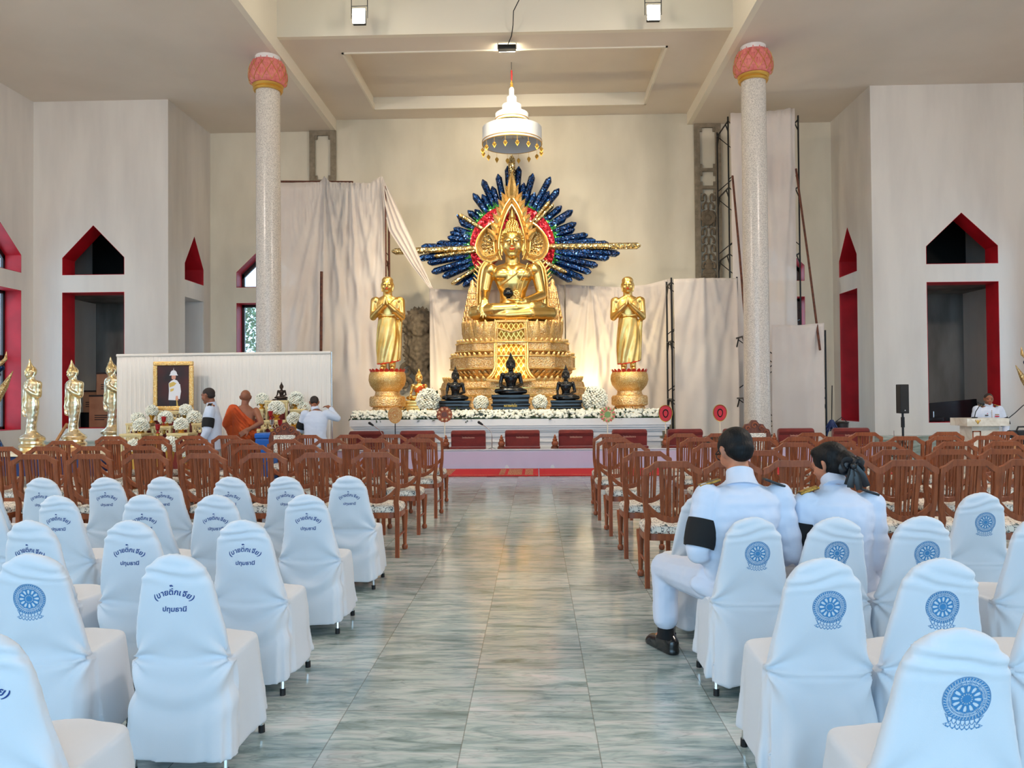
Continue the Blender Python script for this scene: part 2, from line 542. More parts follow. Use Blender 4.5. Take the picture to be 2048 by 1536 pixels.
class MB:
    """collects shapes and links them as ONE mesh object"""
    def __init__(self):
        self.v, self.f = [], []

    def add(self, vs, fs):
        o = len(self.v)
        self.v.extend([tuple(x) for x in vs])
        self.f.extend([tuple(i + o for i in f) for f in fs])
        return self

    def box(self, lo, hi):
        x0, y0, z0 = lo
        x1, y1, z1 = hi
        vs = [(x0, y0, z0), (x1, y0, z0), (x1, y1, z0), (x0, y1, z0), (x0, y0, z1), (x1, y0, z1), (x1, y1, z1), (x0, y1, z1)]
        return self.add(vs, [(0, 3, 2, 1), (4, 5, 6, 7), (0, 1, 5, 4), (1, 2, 6, 5), (2, 3, 7, 6), (3, 0, 4, 7)])

    def rbox(self, c, s, M=None, bev=0.0):
        """box by centre and size, optionally rotated by matrix M, with chamfered edges"""
        bm = bmesh.new()
        bmesh.ops.create_cube(bm, size=1.0)
        for v in bm.verts:
            v.co = Vector((v.co.x * s[0], v.co.y * s[1], v.co.z * s[2]))
        if bev:
            bmesh.ops.bevel(bm, geom=bm.edges[:], offset=bev, segments=2, affect='EDGES', profile=0.6)
        c = Vector(c)
        vs = [((M @ v.co) if M else v.co) + c for v in bm.verts]
        bm.verts.index_update()
        fs = [[v.index for v in f.verts] for f in bm.faces]
        bm.free()
        return self.add(vs, fs)

    def rings(self, rings, closed=True, cap0=True, cap1=True, loop=False):
        """loft a list of equal-length point rings"""
        n = len(rings[0])
        vs = [p for r in rings for p in r]
        fs = []
        m = len(rings)
        for i in range(m if loop else m - 1):
            j2 = (i + 1) % m
            for k in range(n if closed else n - 1):
                k2 = (k + 1) % n
                fs.append((i * n + k, i * n + k2, j2 * n + k2, j2 * n + k))
        if closed and not loop:
            if cap0:
                fs.append(tuple(range(n - 1, -1, -1)))
            if cap1:
                fs.append(tuple((m - 1) * n + k for k in range(n)))
        return self.add(vs, fs)

    def tube(self, pts, r, n=10, flat=1.0, up=None, cap=True):
        pts = [Vector(p) for p in pts]
        if not isinstance(r, (list, tuple)):
            r = [r] * len(pts)
        out = []
        prev = None
        for i, p in enumerate(pts):
            t = (pts[min(i + 1, len(pts) - 1)] - pts[max(i - 1, 0)])
            if t.length < 1e-9:
                t = Vector((0, 0, 1))
            t.normalize()
            if prev is None:
                a = up and Vector(up) or (Vector((0, 0, 1)) if abs(t.z) < 0.9 else Vector((1, 0, 0)))
                a = (a - t * a.dot(t)).normalized()
            else:
                a = (prev - t * prev.dot(t)).normalized()
            prev = a
            b = t.cross(a)
            out.append([p + (a * math.cos(q) * r[i] + b * math.sin(q) * r[i] * flat) for q in [2 * PI * k / n for k in range(n)]])
        return self.rings(out, True, cap, cap)

    def cyl(self, p0, p1, r0, r1=None, n=16):
        return self.tube([p0, p1], [r0, r0 if r1 is None else r1], n)

    def lathe(self, prof, n=32, c=(0, 0, 0), mod=None, sx=1.0, sy=1.0):
        """prof = [(r, z)] from bottom up; mod(angle, z, r) -> r"""
        rs = []
        for r, z in prof:
            ring = []
            for k in range(n):
                a = 2 * PI * k / n
                rr = mod(a, z, r) if mod else r
                ring.append((c[0] + rr * math.cos(a) * sx, c[1] + rr * math.sin(a) * sy, c[2] + z))
            rs.append(ring)
        return self.rings(rs)

    def ell(self, c, r, M=None, nu=16, nv=10):
        c = Vector(c)
        if not isinstance(r, (tuple, list)):
            r = (r, r, r)
        vs, fs = [], []
        for j in range(1, nv):
            t = PI * j / nv
            for i in range(nu):
                a = 2 * PI * i / nu
                q = Vector((r[0] * math.sin(t) * math.cos(a), r[1] * math.sin(t) * math.sin(a), -r[2] * math.cos(t)))
                vs.append(((M @ q) if M else q) + c)
        b = Vector((0, 0, -r[2])); tp = Vector((0, 0, r[2]))
        ib = len(vs)
        vs += [((M @ b) if M else b) + c, ((M @ tp) if M else tp) + c]
        for j in range(nv - 2):
            for i in range(nu):
                i2 = (i + 1) % nu
                fs.append((j * nu + i, j * nu + i2, (j + 1) * nu + i2, (j + 1) * nu + i))
        for i in range(nu):
            i2 = (i + 1) % nu
            fs.append((ib, i2, i))
            fs.append((ib + 1, (nv - 2) * nu + i, (nv - 2) * nu + i2))
        return self.add(vs, fs)

    def cap(self, p0, p1, r0, r1=None, n=14):
        """tapered capsule"""
        r1 = r0 if r1 is None else r1
        p0, p1 = Vector(p0), Vector(p1)
        d = p1 - p0
        L = d.length or 1e-6
        t = d / L
        a = Vector((0, 0, 1)) if abs(t.z) < 0.9 else Vector((1, 0, 0))
        a = (a - t * a.dot(t)).normalized()
        b = t.cross(a)
        rs = []
        def ring(c, r):
            return [c + (a * math.cos(q) + b * math.sin(q)) * r for q in [2 * PI * k / n for k in range(n)]]
        for s in (80, 55, 28, 0):
            s = math.radians(s)
            rs.append(ring(p0 - t * r0 * math.sin(s), r0 * math.cos(s)))
        for s in (0, 28, 55, 80):
            s = math.radians(s)
            rs.append(ring(p1 + t * r1 * math.sin(s), r1 * math.cos(s)))
        return self.rings(rs)

    def chain(self, pts, rs, n=14):
        for i in range(len(pts) - 1):
            self.cap(pts[i], pts[i + 1], rs[i], rs[i + 1], n)
        return self

    def prism(self, poly, y0, y1, f=None):
        """polygon [(x, z)] extruded from y0 to y1 (f maps (x, y, z) elsewhere)"""
        n = len(poly)
        area = sum(poly[i][0] * poly[(i + 1) % n][1] - poly[(i + 1) % n][0] * poly[i][1] for i in range(n))
        if area < 0:
            poly = poly[::-1]
        vs = [(x, y0, z) for x, z in poly] + [(x, y1, z) for x, z in poly]
        if f:
            vs = [f(*q) for q in vs]
        fs = [tuple(range(n)), tuple(range(2 * n - 1, n - 1, -1))]
        for i in range(n):
            j = (i + 1) % n
            fs.append((i, i + n, j + n, j)[::1])
        return self.add(vs, fs)

    def sheet(self, fn, nu, nv, thick=0.0, tdir=(0, 1, 0)):
        """grid fn(u, v) -> point"""
        vs = [fn(i / nu, j / nv) for j in range(nv + 1) for i in range(nu + 1)]
        w = nu + 1
        fs = [(j * w + i, j * w + i + 1, (j + 1) * w + i + 1, (j + 1) * w + i) for j in range(nv) for i in range(nu)]
        if thick:
            d = Vector(tdir) * thick
            k = len(vs)
            vs2 = [tuple(Vector(p) + d) for p in vs]
            fs2 = [tuple(k + q for q in reversed(f)) for f in fs]
            edge = [i for i in range(nu + 1)] + [j * w + nu for j in range(1, nv + 1)] + [nv * w + i for i in range(nu - 1, -1, -1)] + [j * w for j in range(nv - 1, 0, -1)]
            sides = [(edge[i], k + edge[i], k + edge[(i + 1) % len(edge)], edge[(i + 1) % len(edge)]) for i in range(len(edge))]
            return self.add(vs + vs2, fs + fs2 + sides)
        return self.add(vs, fs)

    def xf(self, M):
        self.v = [tuple(M @ Vector(p)) for p in self.v]
        return self

    def mesh(self, name='m', mats=(), smooth=True, angle=38):
        me = bpy.data.meshes.new(name)
        me.from_pydata(self.v, [], self.f)
        me.update()
        bm = bmesh.new()
        bm.from_mesh(me)
        bmesh.ops.recalc_face_normals(bm, faces=bm.faces[:])
        bm.to_mesh(me)
        bm.free()
        for m in mats:
            me.materials.append(MATS[m] if isinstance(m, str) else m)
        if smooth:
            me.shade_smooth()
            if angle < 180:
                me.set_sharp_from_angle(angle=math.radians(angle))
        return me

    def build(self, name, m, parent=None, smooth=True, angle=38, loc=None):
        return obj(name, self.mesh(name, [m], smooth, angle), parent, loc)


def obj(name, me, parent=None, loc=None):
    o = bpy.data.objects.new(name, me)
    C.objects.link(o)
    if parent:
        o.parent = parent
    if loc is not None:
        o.location = loc
    return o


def tag(o, label, cat, group=None, kind=None):
    o['label'] = label
    o['category'] = cat
    if group:
        o['group'] = group
    if kind:
        o['kind'] = kind
    return o


def thing(name, label, cat, loc=(0, 0, 0), rotz=0.0, group=None, scale=1.0):
    o = bpy.data.objects.new(name, None)
    o.empty_display_size = 0.1
    C.objects.link(o)
    o.location = loc
    o.rotation_euler = (0, 0, rotz)
    o.scale = (scale,) * 3
    return tag(o, label, cat, group)


def dup(root, loc, rotz, label, group=None, scale=None):
    r = root.copy()
    C.objects.link(r)
    r.location = loc
    r.rotation_euler = (0, 0, rotz)
    if scale:
        r.scale = (scale,) * 3
    r['label'] = label
    if group:
        r['group'] = group
    for ch in list(root.children):
        c = ch.copy()
        C.objects.link(c)
        c.parent = r
        for g in list(ch.children):
            d = g.copy()
            C.objects.link(d)
            d.parent = c
    return r


def struct(name, mb, m, parent=None, smooth=False):
    o = mb.build(name, m, parent, smooth)
    if not parent:
        o['kind'] = 'structure'
    return o


TMP = bpy.data.collections.new('tmp')


def blob(mb, voxel, smooth=4, mats=(), name='body', post=None):
    """fuse overlapping closed shapes into one continuous smooth surface"""
    me = mb.mesh('tmp', smooth=False)
    o = bpy.data.objects.new('tmp', me)
    C.objects.link(o)
    r = o.modifiers.new('r', 'REMESH')
    r.mode = 'VOXEL'
    r.voxel_size = voxel
    s = o.modifiers.new('s', 'SMOOTH')
    s.iterations = smooth
    s.factor = 0.5
    dg = bpy.context.evaluated_depsgraph_get()
    me2 = bpy.data.meshes.new_from_object(o.evaluated_get(dg))
    bpy.data.objects.remove(o)
    bpy.data.meshes.remove(me)
    if post:
        n = len(me2.vertices)
        co = np.empty(n * 3, np.float32)
        no = np.empty(n * 3, np.float32)
        me2.vertices.foreach_get('co', co)
        me2.vertices.foreach_get('normal', no)
        co = post(co.reshape(-1, 3), no.reshape(-1, 3))
        me2.vertices.foreach_set('co', np.ascontiguousarray(co, np.float32).ravel())
        me2.update()
    me2.materials.clear()
    for m in mats:
        me2.materials.append(MATS[m])
    me2.shade_smooth()
    me2.name = name
    return me2


def bvh_of(me):
    return BVHTree.FromPolygons([v.co[:] for v in me.vertices], [p.vertices[:] for p in me.polygons])


def rot(ax, deg):
    return Matrix.Rotation(math.radians(deg), 3, ax)


def resample(c, n):
    c = np.array(c, float)
    d = np.r_[0, np.cumsum(np.hypot(*np.diff(c, axis=0).T))]
    t = np.linspace(0, d[-1], n)
    return np.c_[np.interp(t, d, c[:, 0]), np.interp(t, d, c[:, 1])]
# ================================================================ the room
XL, XR = -13.9, 13.15          # outer side walls
NL, NR = -6.12, 4.74           # edges of the high nave
YB, YP = 24.0, 21.2            # back wall, front faces of the corner piers
PL, PR = -10.1, 9.1            # inner faces of the corner piers
ZS, ZB, ZH = 9.85, 10.2, 12.7  # aisle ceiling, altar bay ceiling, high nave
Y0 = -6.0                      # open front of the hall
WZ = (0.75, 4.52, 5.0, 5.48, 6.38)   # window sill, head, upper sill, shoulder, apex

struct('floor', MB().box((XL - 0.6, Y0, -0.2), (XR + 0.6, YB + 0.6, 0.0)), 'marble_tiles')
g = struct('ground', MB().box((-60, -60, -0.4), (60, Y0, -0.05)), 'ground')
g2 = struct('ground_behind', MB().box((-60, YB + 0.6, -0.4), (60, 70, -0.05)), 'ground')


def wall_blocks(mb, f, u0, u1, z0, z1, t, wins):
    """wall from u0 to u1 in thickness 0..t with pentagon-topped window openings [(ua, ub)]"""
    us = [u0]
    for a, b in wins:
        us += [a, b]
    us.append(u1)
    for i in range(0, len(us), 2):
        if us[i + 1] - us[i] > 1e-4:
            mb.prism([(us[i], z0), (us[i + 1], z0), (us[i + 1], z1), (us[i], z1)], 0, t, f)
    for a, b in wins:
        m = (a + b) / 2
        mb.prism([(a, z0), (b, z0), (b, WZ[0]), (a, WZ[0])], 0, t, f)
        mb.prism([(a, WZ[1]), (b, WZ[1]), (b, WZ[2]), (a, WZ[2])], 0, t, f)
        mb.prism([(a, WZ[3]), (m, WZ[4]), (m, z1), (a, z1)], 0, t, f)
        mb.prism([(m, WZ[4]), (b, WZ[3]), (b, z1), (m, z1)], 0, t, f)


WIN_N = [0]


def window(f, a, b, t, lower_red=True, glass=False, d0=0.0):
    """red lining of an opening, with dark frame and pane"""
    WIN_N[0] += 1
    root = bpy.data.objects.new('window_%d' % WIN_N[0], None)
    C.objects.link(root)
    root['kind'] = 'structure'
    e = 0.012
    m = (a + b) / 2
    k = MB()
    def strip(p, q, nx, nz):
        k.prism([p, q, (q[0] + nx, q[1] + nz), (p[0] + nx, p[1] + nz)], d0, t - 0.002, f)
    up = [(a, WZ[2]), (b, WZ[2]), (b, WZ[3]), (m, WZ[4]), (a, WZ[3])]
    strip((a, WZ[2]), (a, WZ[3]), e, 0)
    strip((b, WZ[2]), (b, WZ[3]), -e, 0)
    strip((a, WZ[3]), (m, WZ[4]), 0, -e)
    strip((b, WZ[3]), (m, WZ[4]), 0, -e)
    strip((a, WZ[2]), (b, WZ[2]), 0, e)
    k.build('upper_reveal', 'red_paint', root, False)
    k = MB()
    strip((a, WZ[0]), (a, WZ[1]), e, 0)
    strip((b, WZ[0]), (b, WZ[1]), -e, 0)
    strip((a, WZ[1]), (b, WZ[1]), 0, -e)
    strip((a, WZ[0]), (b, WZ[0]), 0, e)
    k.build('lower_reveal', 'red_paint' if lower_red else 'plaster', root, False)
    if glass:
        k = MB()
        w = 0.09
        y0, y1 = t - 0.14, t - 0.06
        def bar(x0, x1, z0, z1):
            k.prism([(x0, z0), (x1, z0), (x1, z1), (x0, z1)], y0, y1, f)
        bar(a + e, a + w, WZ[0], WZ[1]); bar(b - w, b - e, WZ[0], WZ[1])
        bar(a, b, WZ[0], WZ[0] + w); bar(a, b, WZ[1] - w, WZ[1]); bar(a, b, 2.62, 2.76)
        bar(m - 0.03, m + 0.03, WZ[0], WZ[1])
        bar(a + e, a + w, WZ[2], WZ[3]); bar(b - w, b - e, WZ[2], WZ[3]); bar(a, b, WZ[2], WZ[2] + w)
        for s, q in ((a, 1), (b, -1)):
            k.prism([(s + q * e, WZ[3] - 0.02), (m, WZ[4] - 0.02), (m, WZ[4] - 0.17), (s + q * e, WZ[3] - 0.17)], y0, y1, f)
        k.build('frame', 'frame_dark', root, False)
        k = MB()
        k.prism([(a, WZ[0]), (b, WZ[0]), (b, WZ[1]), (a, WZ[1])], t - 0.105, t - 0.097, f)
        k.prism(up, t - 0.105, t - 0.097, f)
        k.build('pane', 'glass_dark', root, False)
    return root


T = 0.58
fy = lambda y: (lambda u, d, z: (u, y + d, z))
fxl = lambda x: (lambda u, d, z: (x - d, u, z))      # face looks to +x, thickness to -x
fxr = lambda x: (lambda u, d, z: (x + d, u, z))

# back wall: a window in each aisle, sealed wall between
mb = MB()
wall_blocks(mb, fy(YB), PL, PR, 0, ZH, T, [(-9.28, -7.4), (6.33, 8.25)])
struct('wall_back', mb, 'plaster_back')
window(fy(YB), -9.28, -7.4, T, True, True)
window(fy(YB), 6.33, 8.25, T, True, True)

# corner piers: front face and inner return, each with a window opening into a store room
for side, (x0, x1, px, wa, wb) in {'left': (XL, PL, PL, -13.08, -11.33), 'right': (PR, XR, PR, 10.52, 12.42)}.items():
    mb = MB()
    wall_blocks(mb, fy(YP), x0, x1, 0, ZS, T, [(wa, wb)])
    ra, rb = 22.22, 23.5
    f = fxl(px) if side == 'left' else fxr(px)
    wall_blocks(mb, f, YP + T - 0.001, YB + T, 0, ZS, T, [(ra, rb)])
    struct('wall_pier_' + side, mb, 'plaster')
    window(fy(YP), wa, wb, T)
    window(f, ra, rb, T, lower_red=(side == 'right'))
    # store room behind the openings: grey lower room, closed loft above, its darkness put into near-black walls
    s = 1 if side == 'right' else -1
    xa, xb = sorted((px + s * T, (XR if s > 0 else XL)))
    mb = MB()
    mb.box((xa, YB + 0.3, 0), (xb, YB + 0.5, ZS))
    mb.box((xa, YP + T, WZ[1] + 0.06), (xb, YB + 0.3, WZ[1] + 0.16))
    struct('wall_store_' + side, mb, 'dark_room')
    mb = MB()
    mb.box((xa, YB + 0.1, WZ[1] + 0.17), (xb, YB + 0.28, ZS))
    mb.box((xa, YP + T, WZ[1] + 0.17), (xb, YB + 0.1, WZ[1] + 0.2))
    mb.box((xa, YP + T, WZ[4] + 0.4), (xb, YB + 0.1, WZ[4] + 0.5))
    struct('wall_loft_' + side, mb, 'loft_shade')

# long side walls with red windows
mb = MB()
wl_w = [(y, y + 2.1) for y in (0.6, 6.6, 12.6, 18.6)]
wall_blocks(mb, fxl(XL), Y0, YB + T, 0, ZS + 0.2, T, wl_w)
struct('wall_left', mb, 'plaster')
for a, b in wl_w:
    window(fxl(XL), a, b, T, True, True)
mb = MB()
wall_blocks(mb, fxr(XR), Y0, YB + T, 0, ZS + 0.2, T, wl_w)
struct('wall_right', mb, 'plaster')
for a, b in wl_w:
    window(fxr(XR), a, b, T, True, True)
# front of the hall: wall above and beside a wide opening
mb = MB()
mb.box((XL, Y0 - 0.4, 0), (-9.2, Y0, ZH)); mb.box((8.2, Y0 - 0.4, 0), (XR, Y0, ZH)); mb.box((-9.2, Y0 - 0.4, 7.6), (8.2, Y0, ZH))
struct('wall_front', mb, 'plaster')

# raised marble ledge along the piers
struct('baseboard_left', MB().box((XL, YP - 0.5, 0), (PL + 0.02, YP, 0.42)), 'plinth_marble')
struct('baseboard_right', MB().box((PR - 0.02, YP - 0.5, 0), (XR, YP, 0.42)), 'plinth_marble')

# ceilings
struct('ceiling_left', MB().box((XL, Y0, ZS), (NL - 0.145, YB, ZS + 0.12)), 'ceiling_paint')
struct('ceiling_right', MB().box((NR + 0.145, Y0, ZS), (XR, YB, ZS + 0.12)), 'ceiling_paint')
mb = MB()
mb.box((NL - 0.145, Y0, ZS), (NL, YB, ZH)); mb.box((NR, Y0, ZS), (NR + 0.145, YB, ZH))
YF = 18.4
mb.box((NL, YF, ZB), (NR, YF + 0.15, ZH))
struct('trim_1', mb, 'fascia_paint')
cx0, cx1, cy0, cy1 = -4.78, 3.36, 19.3, 23.15
mb = MB()
mb.box((NL, YF + 0.15, ZB), (cx0, YB, ZB + 0.12)); mb.box((cx1, YF + 0.15, ZB), (NR, YB, ZB + 0.12))
mb.box((cx0, YF + 0.15, ZB), (cx1, cy0, ZB + 0.12)); mb.box((cx0, cy1, ZB), (cx1, YB, ZB + 0.12))
mb.box((cx0 - 0.1, cy0 - 0.1, ZB + 0.36), (cx1 + 0.1, cy1 + 0.1, ZB + 0.44))
struct('ceiling_altar_bay', mb, 'ceiling_paint')
mb = MB()
for a, b in (((cx0 - 0.06, cy0 - 0.06), (cx0, cy1 + 0.06)), ((cx1, cy0 - 0.06), (cx1 + 0.06, cy1 + 0.06)), ((cx0, cy0 - 0.06), (cx1, cy0)), ((cx0, cy1), (cx1, cy1 + 0.06))):
    mb.box((a[0], a[1], ZB + 0.121), (b[0], b[1], ZB + 0.36))
# square moulding lip of the coffer
w = 0.05
for a, b in (((cx0, cy0), (cx0 + w, cy1)), ((cx1 - w, cy0), (cx1, cy1)), ((cx0, cy0), (cx1, cy0 + w)), ((cx0, cy1 - w), (cx1, cy1))):
    mb.box((a[0], a[1], ZB - 0.03), (b[0], b[1], ZB + 0.14))
struct('trim_2', mb, 'fascia_paint')
struct('ceiling_nave', MB().box((NL - 0.14, Y0, ZH), (NR + 0.14, YB + T, ZH + 0.12)), 'ceiling_paint')

# granite columns with pink lotus capitals
def column(x, label):
    root = thing('granite_column', label, 'column', (x, 18.7, 0), 0, 'granite columns')
    R = 0.295
    mb = MB().lathe([(R * 1.02, 0), (R * 1.02, 0.5), (R, 3.0), (R * 0.97, 9.05)], 48)
    mb.build('shaft', 'granite', root)
    mb = MB()
    mb.lathe([(R * 1.0, 9.0), (R * 1.12, 9.0), (R * 1.2, 9.04), (R * 1.12, 9.08), (R * 1.22, 9.11), (R * 1.26, 9.14), (R * 1.15, 9.16), (R, 9.16)], 48)
    mb.build('ring', 'gold_paint', root)
    # lotus: overlapping petals on a bulging body
    prof = [(R * 1.1, 9.14), (R * 1.36, 9.22), (R * 1.42, 9.34), (R * 1.40, 9.46), (R * 1.28, 9.60), (R * 1.16, 9.72), (R * 0.9, 9.72)]
    mb = MB().lathe(prof, 48)
    N = 12
    for row, (zb, zt, rb) in enumerate(((9.16, 9.42, 1.34), (9.26, 9.56, 1.42), (9.42, 9.68, 1.37), (9.56, 9.78, 1.22))):
        for i in range(N):
            a0 = 2 * PI * (i + 0.5 * (row % 2)) / N
            rings_ = []
            for j in range(7):
                t = j / 6
                wd = (PI / N) * 1.02 * math.sin(PI * (0.30 + 0.70 * t)) ** 0.8 * (1 if t < 0.999 else 0.02)
                z = zb + (zt - zb) * t
                # follow the body
                rr = np.interp(z, [p[1] for p in prof], [p[0] for p in prof])
                ring = []
                for kx in (-1, -0.5, 0, 0.5, 1):
                    a = a0 + wd * kx
                    r = rr + 0.012 + 0.030 * (1 - kx * kx) * math.sin(PI * min(1, 0.2 + t * 0.75)) + (0.03 if t > 0.95 else 0)
                    ring.append((r * math.cos(a), r * math.sin(a), z))
                rings_.append(ring)
            mb.rings(rings_, False)
    mb.build('lotus_capital', 'pink_lotus', root, angle=60)
    # gilt net on the petals
    mb = MB()
    for sgn in (1, -1):
        for i in range(N):
            pts = []
            for j in range(12):
                t = j / 11
                z = 9.18 + 0.46 * t
                rr = np.interp(z, [p[1] for p in prof], [p[0] for p in prof]) + 0.046
                a = 2 * PI * i / N + sgn * t * 2 * PI / N * 1.2
                pts.append((rr * math.cos(a), rr * math.sin(a), z))
            mb.tube(pts, 0.006, 4)
    mb.build('gilt_line', 'gold_paint', root)
    MB().lathe([(R * 0.98, 9.68), (R * 1.0, 9.70), (R * 1.0, 9.848), (R * 0.5, 9.849)], 40).build('collar', 'white_gloss', root)


column(at(537, 500, 18.7).x, 'speckled granite column with pink lotus capital behind the white backdrop')
column(at(1511, 500, 18.7).x, 'speckled granite column with pink lotus capital in front of the cloth-covered scaffold')


# cement relief panels either side of the altar wall
def relief_panel(x0, x1, z0, z1, label, carved):
    root = thing('relief_panel', label, 'wall relief', ((x0 + x1) / 2, YB - 0.03, z0))
    w, h = x1 - x0, z1 - z0
    b = 0.17
    mb = MB()
    mb.box((-w / 2, -0.06, 0), (-w / 2 + b, 0, h)); mb.box((w / 2 - b, -0.06, 0), (w / 2, 0, h)); mb.box((-w / 2 + b, -0.058, h - b), (w / 2 - b, 0, h))
    bars = [(h - 1.52, 0.1), (h - 2.06, 0.1)] if carved else []
    if not carved:
        bars = [(0.0, 0.18)]
    for z, hh in bars:
        mb.box((-w / 2 + b, -0.055, z), (w / 2 - b, 0, z + hh))
        for s in (-1, 1):
            for zz in (z - 0.13, z + hh):
                mb.box((s * (w / 2 - b) - 0.07, -0.04, zz), (s * (w / 2 - b) + 0.07, 0, zz + 0.13))
    for s in (-1, 1):
        mb.box((s * (w / 2 - b) - 0.07, -0.04, h - b - 0.12), (s * (w / 2 - b) + 0.07, 0, h - b))
    mb.build('border', 'cement', root, False)
    if carved:
        k = MB()
        # scroll vine: S-curls along both edges and a rosette
        for s in (-1, 1):
            for i in range(11):
                zc = h - 2.35 - i * 0.26
                if zc < 0.1:
                    break
                pts = [(s * (w / 2 - b - 0.02) - s * (0.05 + 0.09 * (1 - math.cos(q))) * (1 if i % 2 else 0.7), -0.03, zc + 0.13 * math.sin(q)) for q in np.linspace(-0.6, 4.4, 12)]
                k.tube(pts, [0.045 - 0.028 * j / 11 for j in range(12)], 7)
        zc = h - 2.95
        for t0 in np.linspace(0, 2 * PI, 9)[:-1]:
            k.tube([(0.20 * math.cos(t0 + q) * (1 - q / 5), -0.05, zc + 0.22 * math.sin(t0 + q) * (1 - q / 5)) for q in np.linspace(0, 3.2, 9)], [0.05 - 0.004 * j for j in range(9)], 7)
        k.ell((0, -0.05, zc), (0.1, 0.05, 0.1))
        for q, z2 in ((0.24, h - 4.75), (0.20, h - 4.6), (0.15, h - 4.45), (0.09, h - 4.3), (0.04, h - 4.16)):
            k.ell((0, -0.03, z2), (q, 0.05, 0.11))
        for s in (-1, 1):
            k.tube([(s * (0.06 + 0.17 * math.sin(q)), -0.04, h - 4.9 - 0.14 * q) for q in np.linspace(0, 2.6, 9)], 0.035, 7)
        k.build('scrollwork', 'relief', root)


p0, p1 = at(620, 262, YB), at(673, 362, YB)
relief_panel(p0.x, p1.x, p1.z - 0.15, p0.z, 'grey cement wall relief panel above the gathered drape', False)
p0, p1 = at(1387, 246, YB), at(1444, 560, YB)
relief_panel(p0.x, p1.x, p1.z - 0.6, p0.z, 'tall grey cement relief panel with scroll carving beside scaffold tower', True)
# ================================================================ altar and its images
def zof(y, D):
    return at(1025, y, D).z


# ---- white moulded altar platform
AT = 1.03
ax0, ax1 = at(699, 840, 17.7).x, at(1342, 840, 17.7).x
root = thing('altar_platform', 'long white moulded altar platform carrying the golden seated statue', 'altar', ((ax0 + ax1) / 2, 17.7, 0))
hw = (ax1 - ax0) / 2
mb = MB()
for z0, z1, ins in ((0.0, 0.12, 0.02), (0.12, 0.2, 0.08), (0.2, 0.27, 0.13), (0.27, 0.5, 0.20), (0.5, 0.55, 0.16), (0.55, 0.62, 0.22), (0.62, 0.74, 0.17), (0.74, 0.78, 0.11), (0.78, 0.83, 0.07), (0.83, 0.88, 0.03)):
    mb.box((-hw + ins, ins, z0), (hw - ins, 5.4 - ins, z1))
mb.build('base', 'altar_white', root, False)
MB().box((-hw, 0, 0.88), (hw, 5.4, AT)).build('top', 'altar_white', root, False)

# ---- flowers
def blossom_cloud(pts, r, jit=0.25):
    mb = MB()
    for p in pts:
        rr = r * random.uniform(1 - jit, 1 + jit)
        M = rot('X', random.uniform(0, 180)) @ rot('Z', random.uniform(0, 180))
        mb.ell(p, (rr, rr, rr * 0.72), M, 7, 5)
    return mb


def leaves(pts, s):
    mb = MB()
    for p in pts:
        d = Vector((random.gauss(0, 1), random.gauss(0, 1), random.gauss(0, 1))).normalized()
        e = d.cross(Vector((0.3, 0.2, 0.9))).normalized()
        p = Vector(p)
        L = s * random.uniform(0.7, 1.3)
        mb.add([p, p + d * L * 0.5 + e * L * 0.22, p + d * L, p + d * L * 0.5 - e * L * 0.22], [(0, 1, 2, 3)])
    return mb


root = thing('flower_garland', 'long bank of white chrysanthemums along the altar front edge', 'flower garland', (0, 17.75, AT))
gx0, gx1 = ax0 + 0.05, at(1322, 830, 17.75).x
pts, lv = [], []
for i in range(1700):
    x = random.uniform(gx0, gx1)
    a = random.uniform(-0.1, PI)
    r = random.uniform(0.8, 1.0)
    pts.append((x, 0.19 - 0.19 * math.cos(a) * r, 0.035 + 0.16 * abs(math.sin(a)) * r))
for i in range(260):
    x = random.uniform(gx0 - 0.05, gx1)
    lv.append((x, random.uniform(-0.03, 0.02), random.uniform(0.005, 0.06)))
for i in range(300):
    lv.append((random.uniform(gx0, gx1), random.uniform(0.02, 0.2), random.uniform(0.05, 0.2)))
b = blossom_cloud(pts, 0.038).build('blossoms', 'flower_white', root)
b['kind'] = 'stuff'
b = leaves(lv, 0.11).build('leaves', 'leaf_green', root, False)
b['kind'] = 'stuff'
MB().box((gx0, 0.0, 0.002), (gx1, 0.36, 0.04)).build('tray', 'leaf_green', root, False)


def flower_ball(px, py, rpx, D, label, floor_z, stand=True, name='flower_ball', group='white flower balls on the altar'):
    c = at(px, py, D)
    R = rpx * D / FPX
    root = thing(name, label, 'flower arrangement', (c.x, D, floor_z), 0, group)
    cz = c.z - floor_z
    pts = []
    N = int(300 * (1 if R > 0.2 else 0.6))
    for i in range(N):
        t = 1 - 2 * (i + 0.5) / N
        a = i * 2.39996
        q = math.sqrt(1 - t * t)
        k = R * random.uniform(0.88, 1.0)
        if t < -0.75:
            continue
        pts.append((k * q * math.cos(a), k * q * math.sin(a), cz + k * t))
    b = blossom_cloud(pts, R * (0.105 if R > 0.2 else 0.135)).build('blossoms', 'flower_white', root)
    b['kind'] = 'stuff'
    lv = [(R * 0.86 * math.cos(a) * q, R * 0.86 * math.sin(a) * q, cz + R * 0.86 * t) for a, t, q in
          [(random.uniform(0, 6.28), t, math.sqrt(1 - t * t)) for t in [random.uniform(-0.95, 0.95) for _ in range(int(N * 0.45))]]]
    b = leaves(lv, R * 0.36).build('leaves', 'leaf_green', root, False)
    b['kind'] = 'stuff'
    if stand:
        h = max(0.05, cz - R * 0.75)
        MB().lathe([(R * 0.42, 0), (R * 0.45, 0.02), (R * 0.16, 0.05), (R * 0.14, h * 0.4), (R * 0.4, h * 0.8), (R * 0.55, h), (R * 0.5, h + R * 0.2)], 20).build('vase', 'gold_paint', root)
    return root


